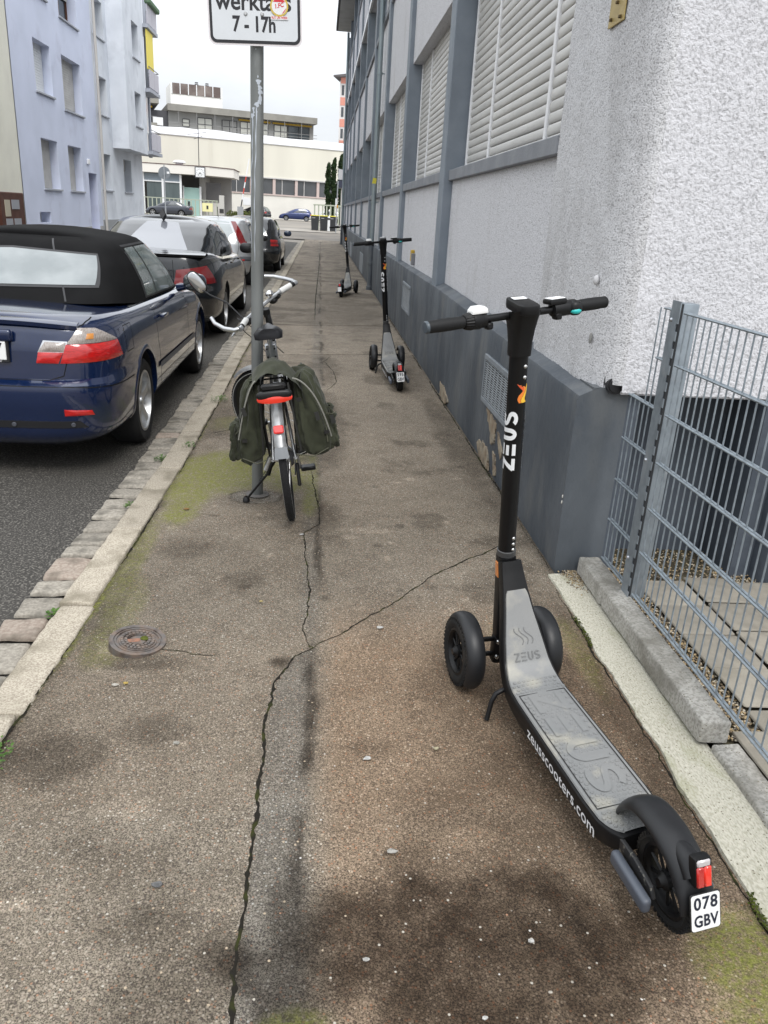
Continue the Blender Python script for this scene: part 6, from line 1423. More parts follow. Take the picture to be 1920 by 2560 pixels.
# ================================================================== SIGN POST
sp_m = T('weathered_post', (.21, .22, .215), .5, .45, col2=(.16, .168, .163), vs=8, stretch=(1, 1, .25), dirt=(.24, .25, .25), ds=30, dlo=.6, dhi=.8)
SP = thing('sign_post', 'grey galvanised sign post standing in the sidewalk beside the bicycle', 'post', (-.342, 4.535, 0))
px, py = -.342, 4.535
b = MB(); b.tube([(px, py, -.05), (px, py, 2.9)], .0335, 24); b.build('pole', sp_m, SP, smooth=60, world=True)
b = MB(); b.lathe([(.034, .0), (.05, .0), (.07, -.006)], (px, py, .006), (0, 0, 1), 20); b.build('collar', T('collar_mortar', (.16, .15, .14), .9), SP, world=True)
# paint runs on the pole: blobs and two long drips
splash = T('pale_blue_paint', (.46, .50, .55), .5)
def on_pole(x, z): dx = max(-.032, min(.032, x - px)); return Vector((px + dx, py - math.sqrt(.0337 ** 2 - dx * dx), z))
for k, (x, z, r, e) in enumerate(((-.332, 2.217, .012, 1.0), (-.326, 2.19, .010, 1.3), (-.324, 2.172, .011, 1.1), (-.324, 2.145, .008, 2.2), (-.327, 2.128, .009, 1.5), (-.340, 2.114, .012, 1.0), (-.358, 2.093, .006, 1.6), (-.363, 2.062, .009, 1.3), (-.356, 2.078, .004, 2), (-.335, 2.240, .003, 2), (-.338, 2.08, .002, 1), (-.345, 2.36, .002, 2))):
    P = []
    for i in range(9):
        for_ = []
        rad = r * i / 8
        for j in range(14):
            a = 2 * math.pi * j / 14; rr_ = rad * (1 + .22 * math.sin(3 * a + k) + .12 * math.sin(5 * a + 2 * k)); p = on_pole(x + rr_ * math.cos(a), z + rr_ * math.sin(a) * e); for_.append(p + Vector((0, -.0008, 0)))
        P.append(for_)
    b = MB(); b.grid(P, closed_v=True); b.build('paint_splash', splash, SP, smooth=180, world=True)
for (x0, z0, z1, w) in ((-.343, 2.10, 1.35, .0035), (-.362, 2.05, 1.42, .003)):
    P = []
    for i in range(40):
        z = z0 + (z1 - z0) * i / 39; x = x0 - .012 * (i / 39) ** .7 + .0016 * math.sin(i * .7) + .002 * math.sin(i * .23); ww = w * (.7 + .3 * math.sin(i * 1.1)) * (1 - .5 * i / 39)
        P.append([on_pole(x - ww, z) + Vector((0, -.0008, 0)), on_pole(x + ww, z) + Vector((0, -.0008, 0))])
    b = MB(); b.grid(P); b.build('paint_drip', splash, SP, smooth=180, world=True)
# sign plate
SG = thing('parking_hours_sign', 'white sign plate with black border and hours on the post', 'sign', (px, py - .06, 2.37))
SG.rotation_euler = (0, RD(-2.2), RD(0))
def rrect(w, h, r, n=6):
    out = []
    for cx, cy, a0 in ((w / 2 - r, h / 2 - r, 0), (-w / 2 + r, h / 2 - r, 90), (-w / 2 + r, -h / 2 + r, 180), (w / 2 - r, -h / 2 + r, 270)):
        out += [(cx + r * math.cos(RD(a0 + 90 * i / n)), cy + r * math.sin(RD(a0 + 90 * i / n))) for i in range(n + 1)]
    return out
sw = T('sign_white', (.62, .645, .67), .35, col2=(.58, .60, .62), vs=5); sb = T('sign_black', (.012, .012, .015), .4)
W_, H_ = .457, .31
def sgl(name, poly, y, m, d=.002): q = MB(); q.prism(poly, (0, y, H_ / 2), (1, 0, 0), (0, 0, 1), -d if False else d); return q.build(name, m, SG)
sgl('plate', rrect(W_, H_, .035), .004, T('sign_rim', (.70, .66, .67), .4), .003)
sgl('border', rrect(W_ - .018, H_ - .018, .030), .0005, sb, .0015); sgl('face', rrect(W_ - .044, H_ - .044, .020), -.0015, sw, .0015)
g1 = text_geo('werktags', .112, .0022, .98); g2 = text_geo('7 - 17h', .092, .0028, 1.0)
b = MB(); place_text(b, g1, (-.005, -.0034, .185), (1, 0, 0), (0, 0, 1), .92, 1.0); b.build('lettering', sb, SG)
b = MB(); place_text(b, g2, (-.005, -.0034, .088), (1, 0, 0), (0, 0, 1), .80, 1.0); b.build('lettering', sb, SG)
for x in (-.045, .035):
    b = MB(); b.lathe([(0, .006), (.005, .006), (.008, .003), (.010, 0)], (x, -.003, .134), (0, -1, 0), 14); b.build('rivet', T('rivet_grey', (.5, .5, .5), .4, .7), SG, smooth=40)
ST = thing('club_sticker', 'round red and white club sticker on the sign plate', 'sticker', (px + .115, py - .0662, 2.37 + .1)); ST.rotation_euler = (0, RD(-2.2), 0)
def stk(name, q, m): return q.build(name, m, ST)
red = T('sticker_red', (.55, .02, .03), .5); wh = T('sticker_white', (.72, .72, .72), .5); ye = T('sticker_yellow', (.55, .40, .06), .5)
disc = lambda r, y, cz=.075: MB().add([Vector((r * math.cos(a), y, cz + r * math.sin(a))) for a in np.linspace(0, 2 * math.pi, 33)[:-1]], [list(range(32))])
q = MB(); q.prism([(-.042, 0), (.042, 0), (.042, .016), (-.042, .016)], (0, 0, .018), (1, 0, 0), (0, 0, 1), .0004); stk('banner', q, wh)
q = MB(); place_text(q, text_geo('RUT UN WIESS', .0125, .0004), (0, -.0008, .0262), (1, 0, 0), (0, 0, 1), .92, 1.15); stk('banner_lettering', q, red)
stk('laurel_disc', disc(.044, -.0006), ye); stk('crest_disc', disc(.036, -.0010), wh)
q = MB(); q.add([(.034 * math.cos(a), -.0013, .075 + .034 * math.sin(a)) for a in np.linspace(RD(30), RD(150), 16)], [list(range(16))]); stk('crest_top', q, red)
q = MB(); q.add([(.034 * math.cos(a), -.0013, .075 + .034 * math.sin(a)) for a in np.linspace(RD(-70), RD(-12), 10)], [list(range(10))]); stk('crest_side', q, red)
q = MB(); place_text(q, text_geo('1.FC', .026, .0008), (0, -.0016, .077), (1, 0, .22), (-.1, 0, 1), .9, 1.0); stk('crest_lettering', q, red)

# ================================================================== BICYCLE
BK = thing('bicycle', 'silver trekking bicycle with olive panniers leaning on its kickstand at the sign post', 'bicycle', (-.12, 4.165, 0), RD(3))
BK.rotation_euler = (0, RD(-8), RD(3))
silv = T('bike_silver', (.52, .53, .54), .3, .8, col2=(.45, .46, .47), vs=20); bblk = T('bike_black', (.007, .007, .0075), .42, spec=.4); bgrey = T('bike_dark_grey', (.05, .05, .055), .5, .3)
spk = T('spoke_steel', (.40, .40, .41), .3, .9)
AX, AD = Vector((0, .845, .92)), Vector((0, -.34, .94)).normalized()
STM = Matrix.Translation(AX) @ Matrix.Rotation(RD(57), 4, AD) @ Matrix.Translation(-AX)
steer = lambda v: STM @ v
def bpart(q, name, m, sm=50, st=False, parent=None, bevel=0):
    if st: q.map(steer)
    o = q.build(name, m, BK, smooth=sm, bevel=bevel)
    if parent is not None: o.parent = parent; o.location = Vector(o.location) - parent.location
    return o
def bike_wheel(name, c, st):
    R0 = .345
    q = MB(); q.lathe([(R0 - .045 + .022 * (1 - math.cos(a)), .0205 * math.sin(a) * 1.02) for a in np.linspace(0, 2 * math.pi, 17)], c, (1, 0, 0), 64)
    W = bpart(q, name, tyre_m, 60, st)
    q = MB()
    for i in range(84):
        a = 2 * math.pi * i / 84
        for sgn in (-1, 1):
            d = Vector((0, math.cos(a + sgn * .02), math.sin(a + sgn * .02))); tg = Vector((0, -d.z, d.y)); cc = Vector(c) + d * (R0 - .001) + Vector((sgn * .008, 0, 0))
            q.obx(cc, (1, 0, 0), (tg + Vector((sgn * .7, 0, 0))), d, .004, .012, .003)
    bpart(q, 'tread', tyre_m, None, st, W)['kind'] = 'stuff'
    q = MB(); q.lathe([(.302, -.011), (.312, -.012), (.312, .012), (.302, .011), (.286, .006), (.284, 0), (.286, -.006), (.302, -.011)], c, (1, 0, 0), 56); bpart(q, 'rim', bblk, 50, st, W)
    q = MB(); q.lathe([(.318, -.0185), (.328, -.0205), (.328, -.021), (.318, -.0195)], c, (1, 0, 0), 56); q.lathe([(.318, .0185), (.328, .0205), (.328, .021), (.318, .0195)], c, (1, 0, 0), 56); bpart(q, 'reflex_stripe', T('reflex_stripe', (.55, .55, .55), .5), 50, st, W)
    q = MB()
    for i in range(32):
        a = 2 * math.pi * i / 32; sgn = 1 if i % 2 else -1; h = a + (.9 if (i // 2) % 2 else -.9)
        q.tube([Vector(c) + Vector((sgn * .028, .02 * math.cos(h), .02 * math.sin(h))), Vector(c) + Vector((0, .29 * math.cos(a), .29 * math.sin(a)))], .0011, 4, cap=False)
    bpart(q, 'spokes', spk, None, st, W)
    q = MB(); q.lathe([(.006, -.06), (.012, -.05), (.014, -.03), (.028, -.029), (.028, -.025), (.014, -.02), (.014, .02), (.028, .025), (.028, .029), (.014, .03), (.012, .05), (.006, .06)], c, (1, 0, 0), 16); bpart(q, 'hub', silv, 40, st, W)
    return W
RA, FA = (0, 0, .345), (0, 1.115, .345)
bike_wheel('rear_wheel', RA, False); bike_wheel('front_wheel', FA, True)
# frame
T_ = lambda pts, r, nm, m, st=False, n=10: bpart(MB().tube(pts, r, n), nm, m, 60, st)
BBp = (0, .455, .29)
T_([BBp, (0, .30, .78)], .018, 'seat_tube', silv); T_([BBp, (0, .93, .66)], .021, 'down_tube', silv); T_([(0, .335, .70), (0, .88, .80)], .019, 'top_tube', silv); T_([(0, .95, .62), (0, .865, .86)], .022, 'head_tube', silv)
for s in (-1, 1):
    T_([BBp, (s * .045, .30, .30), (s * .062, .0, .345)], .011, 'chain_stay', silv); T_([(0, .325, .72), (s * .04, .2, .6), (s * .062, 0, .345)], .009, 'seat_stay', silv)
# fork and guard (steered)
for s in (-1, 1): T_([(s * .05, .965, .63), (s * .055, 1.04, .48), (s * .052, 1.115, .345)], .013, 'fork_blade', bgrey, True)
bpart(MB().obx((0, .965, .655), (1, 0, 0), (0, 1, .3), (0, -.3, 1), .13, .05, .04), 'fork_crown', bgrey, 40, True, bevel=.01)
def guard(c, a0, a1, st, nm, w=.03, R0=.372):
    q = MB(); P = []
    for a in np.linspace(RD(a0), RD(a1), 30):
        row = []
        for t in np.linspace(-1, 1, 9):
            r = R0 - .018 * abs(t) ** 2.2 + (.002 if abs(t) in (.25, .5) else 0)
            row.append(Vector(c) + Vector((t * w, r * math.cos(a), r * math.sin(a))))
        P.append(row)
    q.grid(P); return bpart(q, nm, T('guard_silver', (.36, .365, .37), .42, .6, col2=(.27, .27, .265), vs=25), 60, st)
guard(RA, 15, 154, False, 'rear_mudguard'); guard(FA, 60, 200, True, 'front_mudguard')
q = MB(); P = []
for a in np.linspace(RD(154), RD(163), 5): P.append([Vector(RA) + Vector((t * (.031 + .006 * (a - RD(154)) / RD(9)), (.375 - .012 * abs(t)) * math.cos(a), (.375 - .012 * abs(t)) * math.sin(a))) for t in np.linspace(-1, 1, 7)])
q.grid(P); bpart(q, 'mud_flap', T('flap_grey', (.20, .21, .22), .6), 60)
a = RD(140); pc = Vector((0, .382 * math.cos(a), .345 + .382 * math.sin(a))); rd = Vector((0, math.cos(a), math.sin(a))); tg = Vector((0, -math.sin(a), math.cos(a)))
bpart(MB().obx(pc, (1, 0, 0), tg, rd, .052, .046, .012), 'mudguard_reflector', T('reflector_red', (.60, .02, .015), .25, coat=1.0), 40, bevel=.006)
# saddle
P = []
for t in np.linspace(0, 1, 16):
    y = .115 + .27 * t; w = float(np.interp(t, [0, .05, .25, .5, .75, 1], [.055, .077, .080, .045, .024, .018])); z = 1.035 + .012 * math.sin(t * 3) - .006 * t
    row = []
    for s in np.linspace(-1, 1, 15): row.append((s * w, y + (.03 * (1 - abs(s)) * 0), z - .040 * abs(s) ** 3 * (1 if t < .9 else 1) + (.010 * abs(s) ** 2 if t < .3 else 0)))
    row += [(s * w * .95, y, z - .045 - .012) for s in np.linspace(1, -1, 7)]
    P.append(row)
q = MB(); q.grid(P, closed_v=True); k = len(P[0]); q.f.append(list(range(k))[::-1]); q.m.append(0); q.f.append([15 * k + i for i in range(k)]); q.m.append(0)
bpart(q, 'saddle', T('saddle_vinyl', (.007, .007, .009), .35, spec=.4, bump=.1, bs=200), 50)
for s in (-1, 1): T_([(s * .035, .13, .985), (s * .022, .22, .965), (s * .02, .34, .985)], .004, 'saddle_rail', spk)
T_([(0, .30, .78), (0, .262, .97)], .0145, 'seat_post', silv)
bpart(MB().obx((0, .285, .885), (1, 0, 0), (0, .22, -1), (0, 1, .22), .062, .10, .03), 'seat_post_bracket', silv, 40, bevel=.006)
for s in (-1, 1):
    for z in (.86, .905): bpart(MB().lathe([(0, .003), (.005, .003), (.006, 0)], (s * .022, .262 - (z - .885) * .22, z), (0, -1, 0), 8), 'bolt', bblk, 40)
# rack
q = MB()
for s in (-1, 1): q.tube([(s * .055, -.20, .775), (s * .06, .0, .785), (s * .05, .22, .785), (s * .02, .30, .76)], .006, 8)
for y in (-.2, -.08, .06, .18): q.tube([(-.058, y, .78), (.058, y, .78)], .005, 8)
for s in (-1, 1):
    q.tube([(s * .075, .0, .37), (s * .085, -.06, .6), (s * .06, -.13, .775)], .006, 8); q.tube([(s * .075, .01, .37), (s * .085, .06, .6), (s * .06, .12, .78)], .006, 8)
bpart(q, 'rack', bblk, 60)
bpart(MB().obx((0, -.205, .790), (1, 0, 0), (0, 1, 0), (0, 0, 1), .125, .035, .032), 'rack_end_plate', bblk, 40, bevel=.008)
L_ = bpart(MB().ball((0, -.215, .752), .1, 16, 10, sq=(.92, .22, .24), e=.6), 'rear_light', bblk, 50)
q = MB(); P = []
for s in np.linspace(-1, 1, 17): P.append([(s * .088, -.236 + .016 * s * s, .748 - .004 * s * s), (s * .090, -.241 + .016 * s * s, .735), (s * .086, -.236 + .016 * s * s, .712 + .010 * abs(s) ** 3)])
q.grid(P); bpart(q, 'rear_light_lens', T('rear_lens_red', (.75, .035, .015), .2, coat=1.0), 60, parent=L_)
# panniers
olive = T('olive_canvas', (.030, .033, .020), .9, col2=(.046, .050, .031), vs=7, bump=.35, bs=420, dirt=(.035, .036, .024), ds=5, dlo=.5, dhi=.75, sheen=.1)
def bag(cx, cy, cz, dx, dy, dz, seed, lean=0.0, pleat=.010):
    q = MB(); P = []; nz, nt = 40, 72
    for i in range(nz + 1):
        v = i / nz; zz_ = 1 - 2 * v                                   # 1 top .. -1 bottom
        prof = float(np.interp(v, [0, .06, .2, .5, .8, .93, 1], [.10, .50, .66, .86, 1.0, .82, .10])); row = []
        for j in range(nt):
            a = 2 * math.pi * j / nt; c_, s_ = math.cos(a), math.sin(a); e = .62
            x = math.copysign(abs(c_) ** e, c_) * dx * prof; y = math.copysign(abs(s_) ** e, s_) * dy * (.55 + .45 * prof)
            f = mnoise.noise(Vector((math.cos(a) * 1.6 + seed, math.sin(a) * 1.6, v * 1.1))) * .030 + math.sin(a * 9 + seed + 3 * mnoise.noise(Vector((v * 2, seed, a)))) * pleat * (1 - .6 * v) + mnoise.noise(Vector((c_ * 4, s_ * 4 + seed, v * 4))) * .016 + mnoise.noise(Vector((c_ * 9, s_ * 9 + seed, v * 11))) * .009
            row.append((cx + x + c_ * f + lean * v, cy + y + s_ * f, cz + zz_ * dz + .012 * mnoise.noise(Vector((a * 2, v * 5, seed)))))
        P.append(row)
    q.grid(P, closed_v=True); q.f.append(list(range(nt))); q.m.append(0); return q
BG = thing('pannier_bags', 'pair of olive green canvas panniers slung over the bicycle rack', 'bag', BK.location[:]); BG.rotation_euler = BK.rotation_euler[:]
def gpart(q, name, m, sm=60, parent=None):
    o = q.build(name, m, BG, smooth=sm)
    if parent is not None: o.parent = parent; o.location = Vector(o.location) - parent.location
    return o
bl = gpart(bag(-.115, .06, .570, .074, .16, .222, 3.1, -.065, .016), 'left_bag', olive); br = gpart(bag(.150, .07, .590, .098, .19, .232, 7.7, .050, .014), 'right_bag', olive)
gpart(bag(-.225, .02, .48, .032, .09, .10, 5.2, -.03, .010), 'side_pocket', olive); gpart(bag(.272, .03, .50, .032, .10, .11, 9.4, .01, .006), 'side_pocket', olive)
q = MB(); P = []
for u in np.linspace(-1, 1, 41):
    row = []
    for v in np.linspace(0, 1, 21):
        x = u * .21; z = .838 - .27 * abs(u) ** 2.4 + .045 * math.sin(v * math.pi) * (1 - abs(u)) + .02 * mnoise.noise(Vector((u * 3, v * 3, 1))) + .012 * mnoise.noise(Vector((u * 8, v * 6, 4)))
        y = -.11 + .36 * v + .03 * mnoise.noise(Vector((u * 3, v, 8))) + (.03 * abs(u)); row.append((x, y, z))
    P.append(row)
q.grid(P); fl_ = gpart(q, 'saddle_flap', olive)
zipm = T('zip_grey', (.22, .215, .19), .6)
def surf_line(f, n=30): return [f(t) for t in np.linspace(0, 1, n)]
gpart(MB().tube(surf_line(lambda t: (.10 + .165 * t + .02 * math.sin(t * 3), -.115 - .015 * math.sin(t * 3), .805 - .33 * t ** 1.7)), .0045, 6), 'zip', zipm); gpart(MB().tube(surf_line(lambda t: (-.09 - .13 * t, -.11 - .01 * math.sin(t * 3), .81 - .30 * t ** 1.5)), .004, 6), 'zip', zipm)
for (x, y, z, nm) in ((.205, -.145, .60, 'strap_tab'), (.285, -.09, .56, 'strap_tab'), (-.17, -.13, .66, 'strap_tab')):
    gpart(MB().obx((x, y, z), (1, 0, .2), (0, 1, 0), (-.2, 0, 1), .022, .008, .045), nm, T('strap_black', (.03, .03, .028), .8), None)
for s, xx_ in ((-1, -.155), (1, .19)):
    gpart(MB().tube([(s * .075, -.135, .79), (s * .085, -.150, .6), (s * .10, -.13, .42)], .007, 6, flat=.4), 'edge_strap', T('strap_black', (.03, .03, .028), .8))
for pts_ in ([(.075, -.125, .40), (.16, -.150, .385), (.245, -.105, .41)], [(-.09, -.115, .385), (-.14, -.135, .375), (-.215, -.09, .40)], [(.255, -.10, .60), (.285, -.07, .585), (.31, -.02, .58)], [(.245, -.115, .55), (.245, -.125, .45)], [(-.205, -.09, .56), (-.235, -.06, .53)]):
    gpart(MB().tube(pts_, .0028, 5), 'seam', T('seam_thread', (.085, .085, .06), .8))
for (x, y, z) in ((.245, -.128, .505), (-.19, -.105, .50), (.12, -.155, .70)):
    gpart(MB().obx((x, y, z), (1, 0, 0), (0, 1, 0), (0, 0, 1), .026, .008, .018), 'buckle', T('buckle_black', (.012, .012, .012), .4), None)
# drivetrain and stand
q = MB(); q.lathe([(.0, .0), (.09, .0), (.092, .002), (.092, .004), (.0, .004)], (.052, .455, .29), (1, 0, 0), 40); bpart(q, 'chainring', bgrey, 40)
for (yz, x, nm) in (((.03, -.165), .075, 'crank'), ((-.03, .165), -.075, 'crank')): T_([(x * .8, .455, .29), (x, .455 + yz[0], .29 + yz[1])], .010, nm, silv)
bpart(MB().obx((.125, .485, .125), (1, 0, 0), (0, 1, 0), (0, 0, 1), .09, .07, .025), 'pedal', bblk, 40, bevel=.006); bpart(MB().obx((-.125, .425, .455), (1, 0, 0), (0, 1, 0), (0, 0, 1), .09, .07, .025), 'pedal', bblk, 40, bevel=.006)
q = MB()
for k in range(60):
    f = k / 59; top = Vector((.05, .0, .375)).lerp(Vector((.052, .455, .38)), f); bot = Vector((.05, .0, .25)).lerp(Vector((.052, .455, .20)), f); q.obx(top, (1, 0, 0), (0, 1, 0), (0, 0, 1), .007, .006, .009); q.obx(bot, (1, 0, 0), (0, 1, 0), (0, 0, 1), .007, .006, .009)
bpart(q, 'chain', bgrey, None)
q = MB(); q.lathe([(.0, .032), (.05, .034), (.042, .040), (.038, .046), (.03, .052), (.0, .052)], RA, (1, 0, 0), 28); bpart(q, 'cassette', bgrey, 30)
bpart(MB().obx((.066, -.01, .25), (1, 0, 0), (0, .2, 1), (0, 1, -.2), .02, .13, .03), 'derailleur', bblk, 40, bevel=.006)
T_([(-.045, .18, .31), (-.09, .19, .25), (-.11, .20, .20)], .013, 'kickstand', bblk); T_([(-.105, .195, .215), (-.262, .25, .045)], .007, 'kickstand_leg', bblk); bpart(MB().lathe([(0, .0), (.022, .0), (.020, .018), (.009, .03)], (-.262, .252, .036), (.1, 0, 1), 12), 'kickstand_foot', bblk, 40)
q = MB(); pts = [(-.10 + .012 * math.cos(t * 40) - .06 * t, .20 + .012 * math.sin(t * 40) + .02 * t, .24 - .08 * t) for t in np.linspace(0, 1, 90)]; q.tube(pts, .002, 5); bpart(q, 'kickstand_spring', bgrey, 60)
T_([(-.075, -.02, .37), (-.11, -.02, .30)], .012, 'axle_nut', silv)
# handlebar (steered)
T_([(0, .865, .86), (0, .835, .955)], .018, 'steerer_spacers', bblk, True, 14); T_([(0, .838, .94), (0, .815, 1.03), (0, .845, 1.075)], .020, 'stem', bblk, True, 14)
bpart(MB().lathe([(0, .024), (.022, .022), (.024, .0), (.02, -.03)], (0, .815, 1.045), (0, -.3, 1), 16), 'stem_cap', bblk, 40, True)
T_([(-.318, .775, 1.085), (-.20, .815, 1.088), (-.08, .845, 1.08), (.08, .845, 1.08), (.20, .815, 1.088), (.318, .775, 1.085)], .0115, 'handlebar', silv, True, 12)
for s in (-1, 1):
    g_ = T_([(s * .20, .815, 1.088), (s * .285, .786, 1.086)], .0175, 'grip', T('grip_white', (.62, .62, .60), .6, bump=.4, bs=150), True, 14); T_([(s * .285, .786, 1.086), (s * .318, .775, 1.085)], .0165, 'grip_end', bblk, True, 14)
    T_([(s * .316, .776, 1.085), (s * .345, .80, 1.092), (s * .352, .86, 1.115), (s * .335, .925, 1.150), (s * .30, .965, 1.175)], [.012, .013, .013, .012, .011], 'bar_end', silv, True, 12)
    bpart(MB().lathe([(0, .010), (.015, .008), (.017, 0), (.017, -.02)], (s * .322, .772, 1.085), (s, -.3, 0), 14), 'bar_plug', silv, 40, True)
    bpart(MB().obx((s * .175, .835, 1.075), (1, 0, 0), (0, 1, 0), (0, 0, 1), .045, .05, .04), 'brake_mount', bblk, 40, True, bevel=.01)
    T_([(s * .175, .85, 1.07), (s * .22, .885, 1.055), (s * .28, .875, 1.05), (s * .33, .855, 1.05)], [.008, .007, .006, .005], 'brake_lever', silv, True)
    bpart(MB().ball((s * .15, .85, 1.06), .028, 12, 8, sq=(1.2, 1, .8)), 'shifter', bblk, 50, True)
bpart(MB().ball((.115, .83, 1.115), .026, 14, 8, sq=(1, 1, .8)), 'bell', chrome, 60, True)
for (pts) in ([(-.15, .86, 1.06), (-.10, 1.02, 1.02), (.0, 1.03, .92), (.02, .93, .78)], [(.15, .86, 1.06), (.12, 1.05, 1.06), (.02, 1.06, .95), (-.02, .94, .80)], [(-.17, .87, 1.07), (-.05, 1.08, 1.12), (.06, 1.0, .95), (.03, .85, .75)]):
    pp = []
    for i in range(25):
        t = i / 24; a_, b_, c_, d_ = [Vector(p) for p in pts]; pp.append(a_ * (1 - t) ** 3 + b_ * 3 * t * (1 - t) ** 2 + c_ * 3 * t * t * (1 - t) + d_ * t ** 3)
    T_(pp, .0028, 'cable', bblk, True, 6)
c0_ = steer(Vector((-.205, .822, 1.10))); c1_m = Vector((-.405, .945, 1.185))
T_([c0_, c0_.lerp(c1_m, .35) + Vector((0, .02, .035)), c0_.lerp(c1_m, .75) + Vector((0, .015, .02)), c1_m + Vector((-.003, -.008, .03))], .0045, 'mirror_arm', bblk)
q = MB(); q.map(lambda v: v); q.ball((0, 0, 0), 1, 20, 12, sq=(.042, .012, .075), e=.8); Mx = Matrix.Translation((-.41, .93, 1.245)) @ Matrix.Rotation(RD(-32), 4, 'Y'); q.map(lambda v: Mx @ v); MRo = bpart(q, 'mirror', bblk, 60)
q = MB(); q.ball((0, -.012, 0), 1, 20, 12, sq=(.036, .006, .068), e=.8); q.map(lambda v: Mx @ v); bpart(q, 'mirror_glass', T('mirror_silver', (.55, .56, .57), .08, 1.0), 60, parent=MRo)
# ================================================================== SCOOTERS
PH_ = RD(6); cph, sph = math.cos(PH_), math.sin(PH_)
roll = lambda v: Vector((v.x * cph - v.z * sph, v.y, v.x * sph + v.z * cph))
s_blk = T('scooter_black', (.006, .006, .0065), .45, spec=.3, bump=.03, bs=300, rv=.06, dirt=(.012, .0115, .011), ds=8, dlo=.6, dhi=.85); s_gloss = T('scooter_tube_black', (.005, .005, .0055), .35, spec=.3); s_fend = T('fender_plastic', (.010, .0105, .012), .42, spec=.4, col2=(.014, .0145, .016), vs=5)
s_mat = T('deck_rubber', (.22, .22, .215), .5, col2=(.185, .19, .19), vs=3, dirt=(.37, .35, .29), ds=8, dlo=.52, dhi=.72, bump=.12, bs=200); s_rub = T('scooter_tyre', (.009, .009, .009), .85, spec=.3, col2=(.030, .025, .020), vs=14, vlo=.5, vhi=.75)
s_wht = T('scooter_white', (.78, .79, .80), .45); s_bolt = T('rivet_steel', (.62, .62, .61), .25, .95)
SC = thing('electric_scooter', 'large black and grey three-wheeled electric scooter nearest the camera', 'scooter', (.925, 1.406, 0), RD(9.4), group='shared electric scooters')
def sp_(q, name, m, sm=45, bevel=0, seg=1, r=True, parent=None, **k):
    if r: q.map(roll)
    o = q.build(name, m, SC, smooth=sm, bevel=bevel, seg=seg, **k)
    if parent is not None: o.parent = parent; o.location = Vector(o.location) - parent.location
    return o
# deck and neck path: (y, z, half width, thickness)
PATH = [(.160, .150, .062, .050), (.190, .150, .083, .062), (.235, .150, .098, .072), (.31, .150, .102, .078), (.55, .150, .102, .080), (.78, .150, .101, .080), (.83, .1515, .099, .078), (.87, .160, .096, .074), (.90, .178, .091, .070), (.925, .203, .086, .066), (.965, .275, .074, .060), (1.005, .355, .058, .056), (1.04, .430, .046, .052), (1.065, .485, .040, .050), (1.078, .52, .036, .050)]
def path_at(t):
    s = np.array(PATH); d = np.concatenate([[0], np.cumsum(np.hypot(np.diff(s[:, 0]), np.diff(s[:, 1])))]); q = t * d[-1]
    return [float(np.interp(q, d, s[:, i])) for i in range(4)]
NT = 90; ring = []
tp = [path_at(i / NT) for i in range(NT + 1)]
def frame_at(i):
    a, c = tp[max(i - 1, 0)], tp[min(i + 1, NT)]; d = Vector((0, c[0] - a[0], c[1] - a[1])).normalized(); return d, Vector((0, -d.z, d.y))
P = []
for i, (y, z, w, th) in enumerate(tp):
    d, n = frame_at(i); c = Vector((0, y, z)); row = []
    for (sx, sn) in ((1, -.12), (.985, -.03), (.96, 0), (.5, .004), (0, .005), (-.5, .004), (-.96, 0), (-.985, -.03), (-1, -.12), (-1, -.75), (-.94, -.93), (-.80, -1), (0, -1), (.80, -1), (.94, -.93), (1, -.75)):
        row.append(c + Vector((sx * w, 0, 0)) + n * (sn * th if sn <= 0 else sn))
    P.append(row)
q = MB(); q.grid(P, closed_v=True); k = 16; q.f.append(list(range(k))); q.m.append(0); q.f.append([NT * k + i for i in range(k)]); q.m.append(0)
sp_(q, 'deck', s_blk, 35)
# rubber mat
P = []; mt = [i for i in range(NT + 1) if tp[i][0] > .165 and tp[i][1] < .437]
for i in mt:
    y, z, w, th = tp[i]; d, n = frame_at(i); c = Vector((0, y, z)); ww = w - .008
    if i - mt[0] < 3: ww *= (.80, .92, .97)[i - mt[0]]
    if mt[-1] - i < 2: ww *= (.86, .97)[mt[-1] - i]
    P.append([c + Vector((s * ww, 0, 0)) + n * o for s, o in ((1, .002), (.97, .0065), (.5, .009), (0, .010), (-.5, .009), (-.97, .0065), (-1, .002))])
q = MB(); q.grid(P); MAT_ = sp_(q, 'deck_mat', s_mat, 40)
# grip studs, frame groove, raised letters on the mat
me_st = None; ltr = zeus_letters(.66, .17, .17)
LZ = .1012; LH_, LL = .108, .150
lv = [(v.x * LL, v.y * LH_) for v in ltr[0]]
CY = .555
def in_letter(x, y):
    for f in ltr[1]:
        pts = [(lv[i][1], CY - lv[i][0]) for i in f]
        if min(p[0] for p in pts) - .006 < x < max(p[0] for p in pts) + .006 and min(p[1] for p in pts) - .006 < y < max(p[1] for p in pts) + .006:
            sgn = 0; ok = True
            for a, b in zip(pts, pts[1:] + pts[:1]):
                cr_ = (b[0] - a[0]) * (y - a[1]) - (b[1] - a[1]) * (x - a[0]); L = math.dist(a, b)
                if L > 1e-6 and abs(cr_ / L) < 0: pass
                if cr_ * (1 if sgn >= 0 else -1) < -.006 * L and sgn: ok = False
                if not sgn: sgn = 1 if cr_ > 0 else -1
            if ok: return True
    return False
q = MB(); k = 0
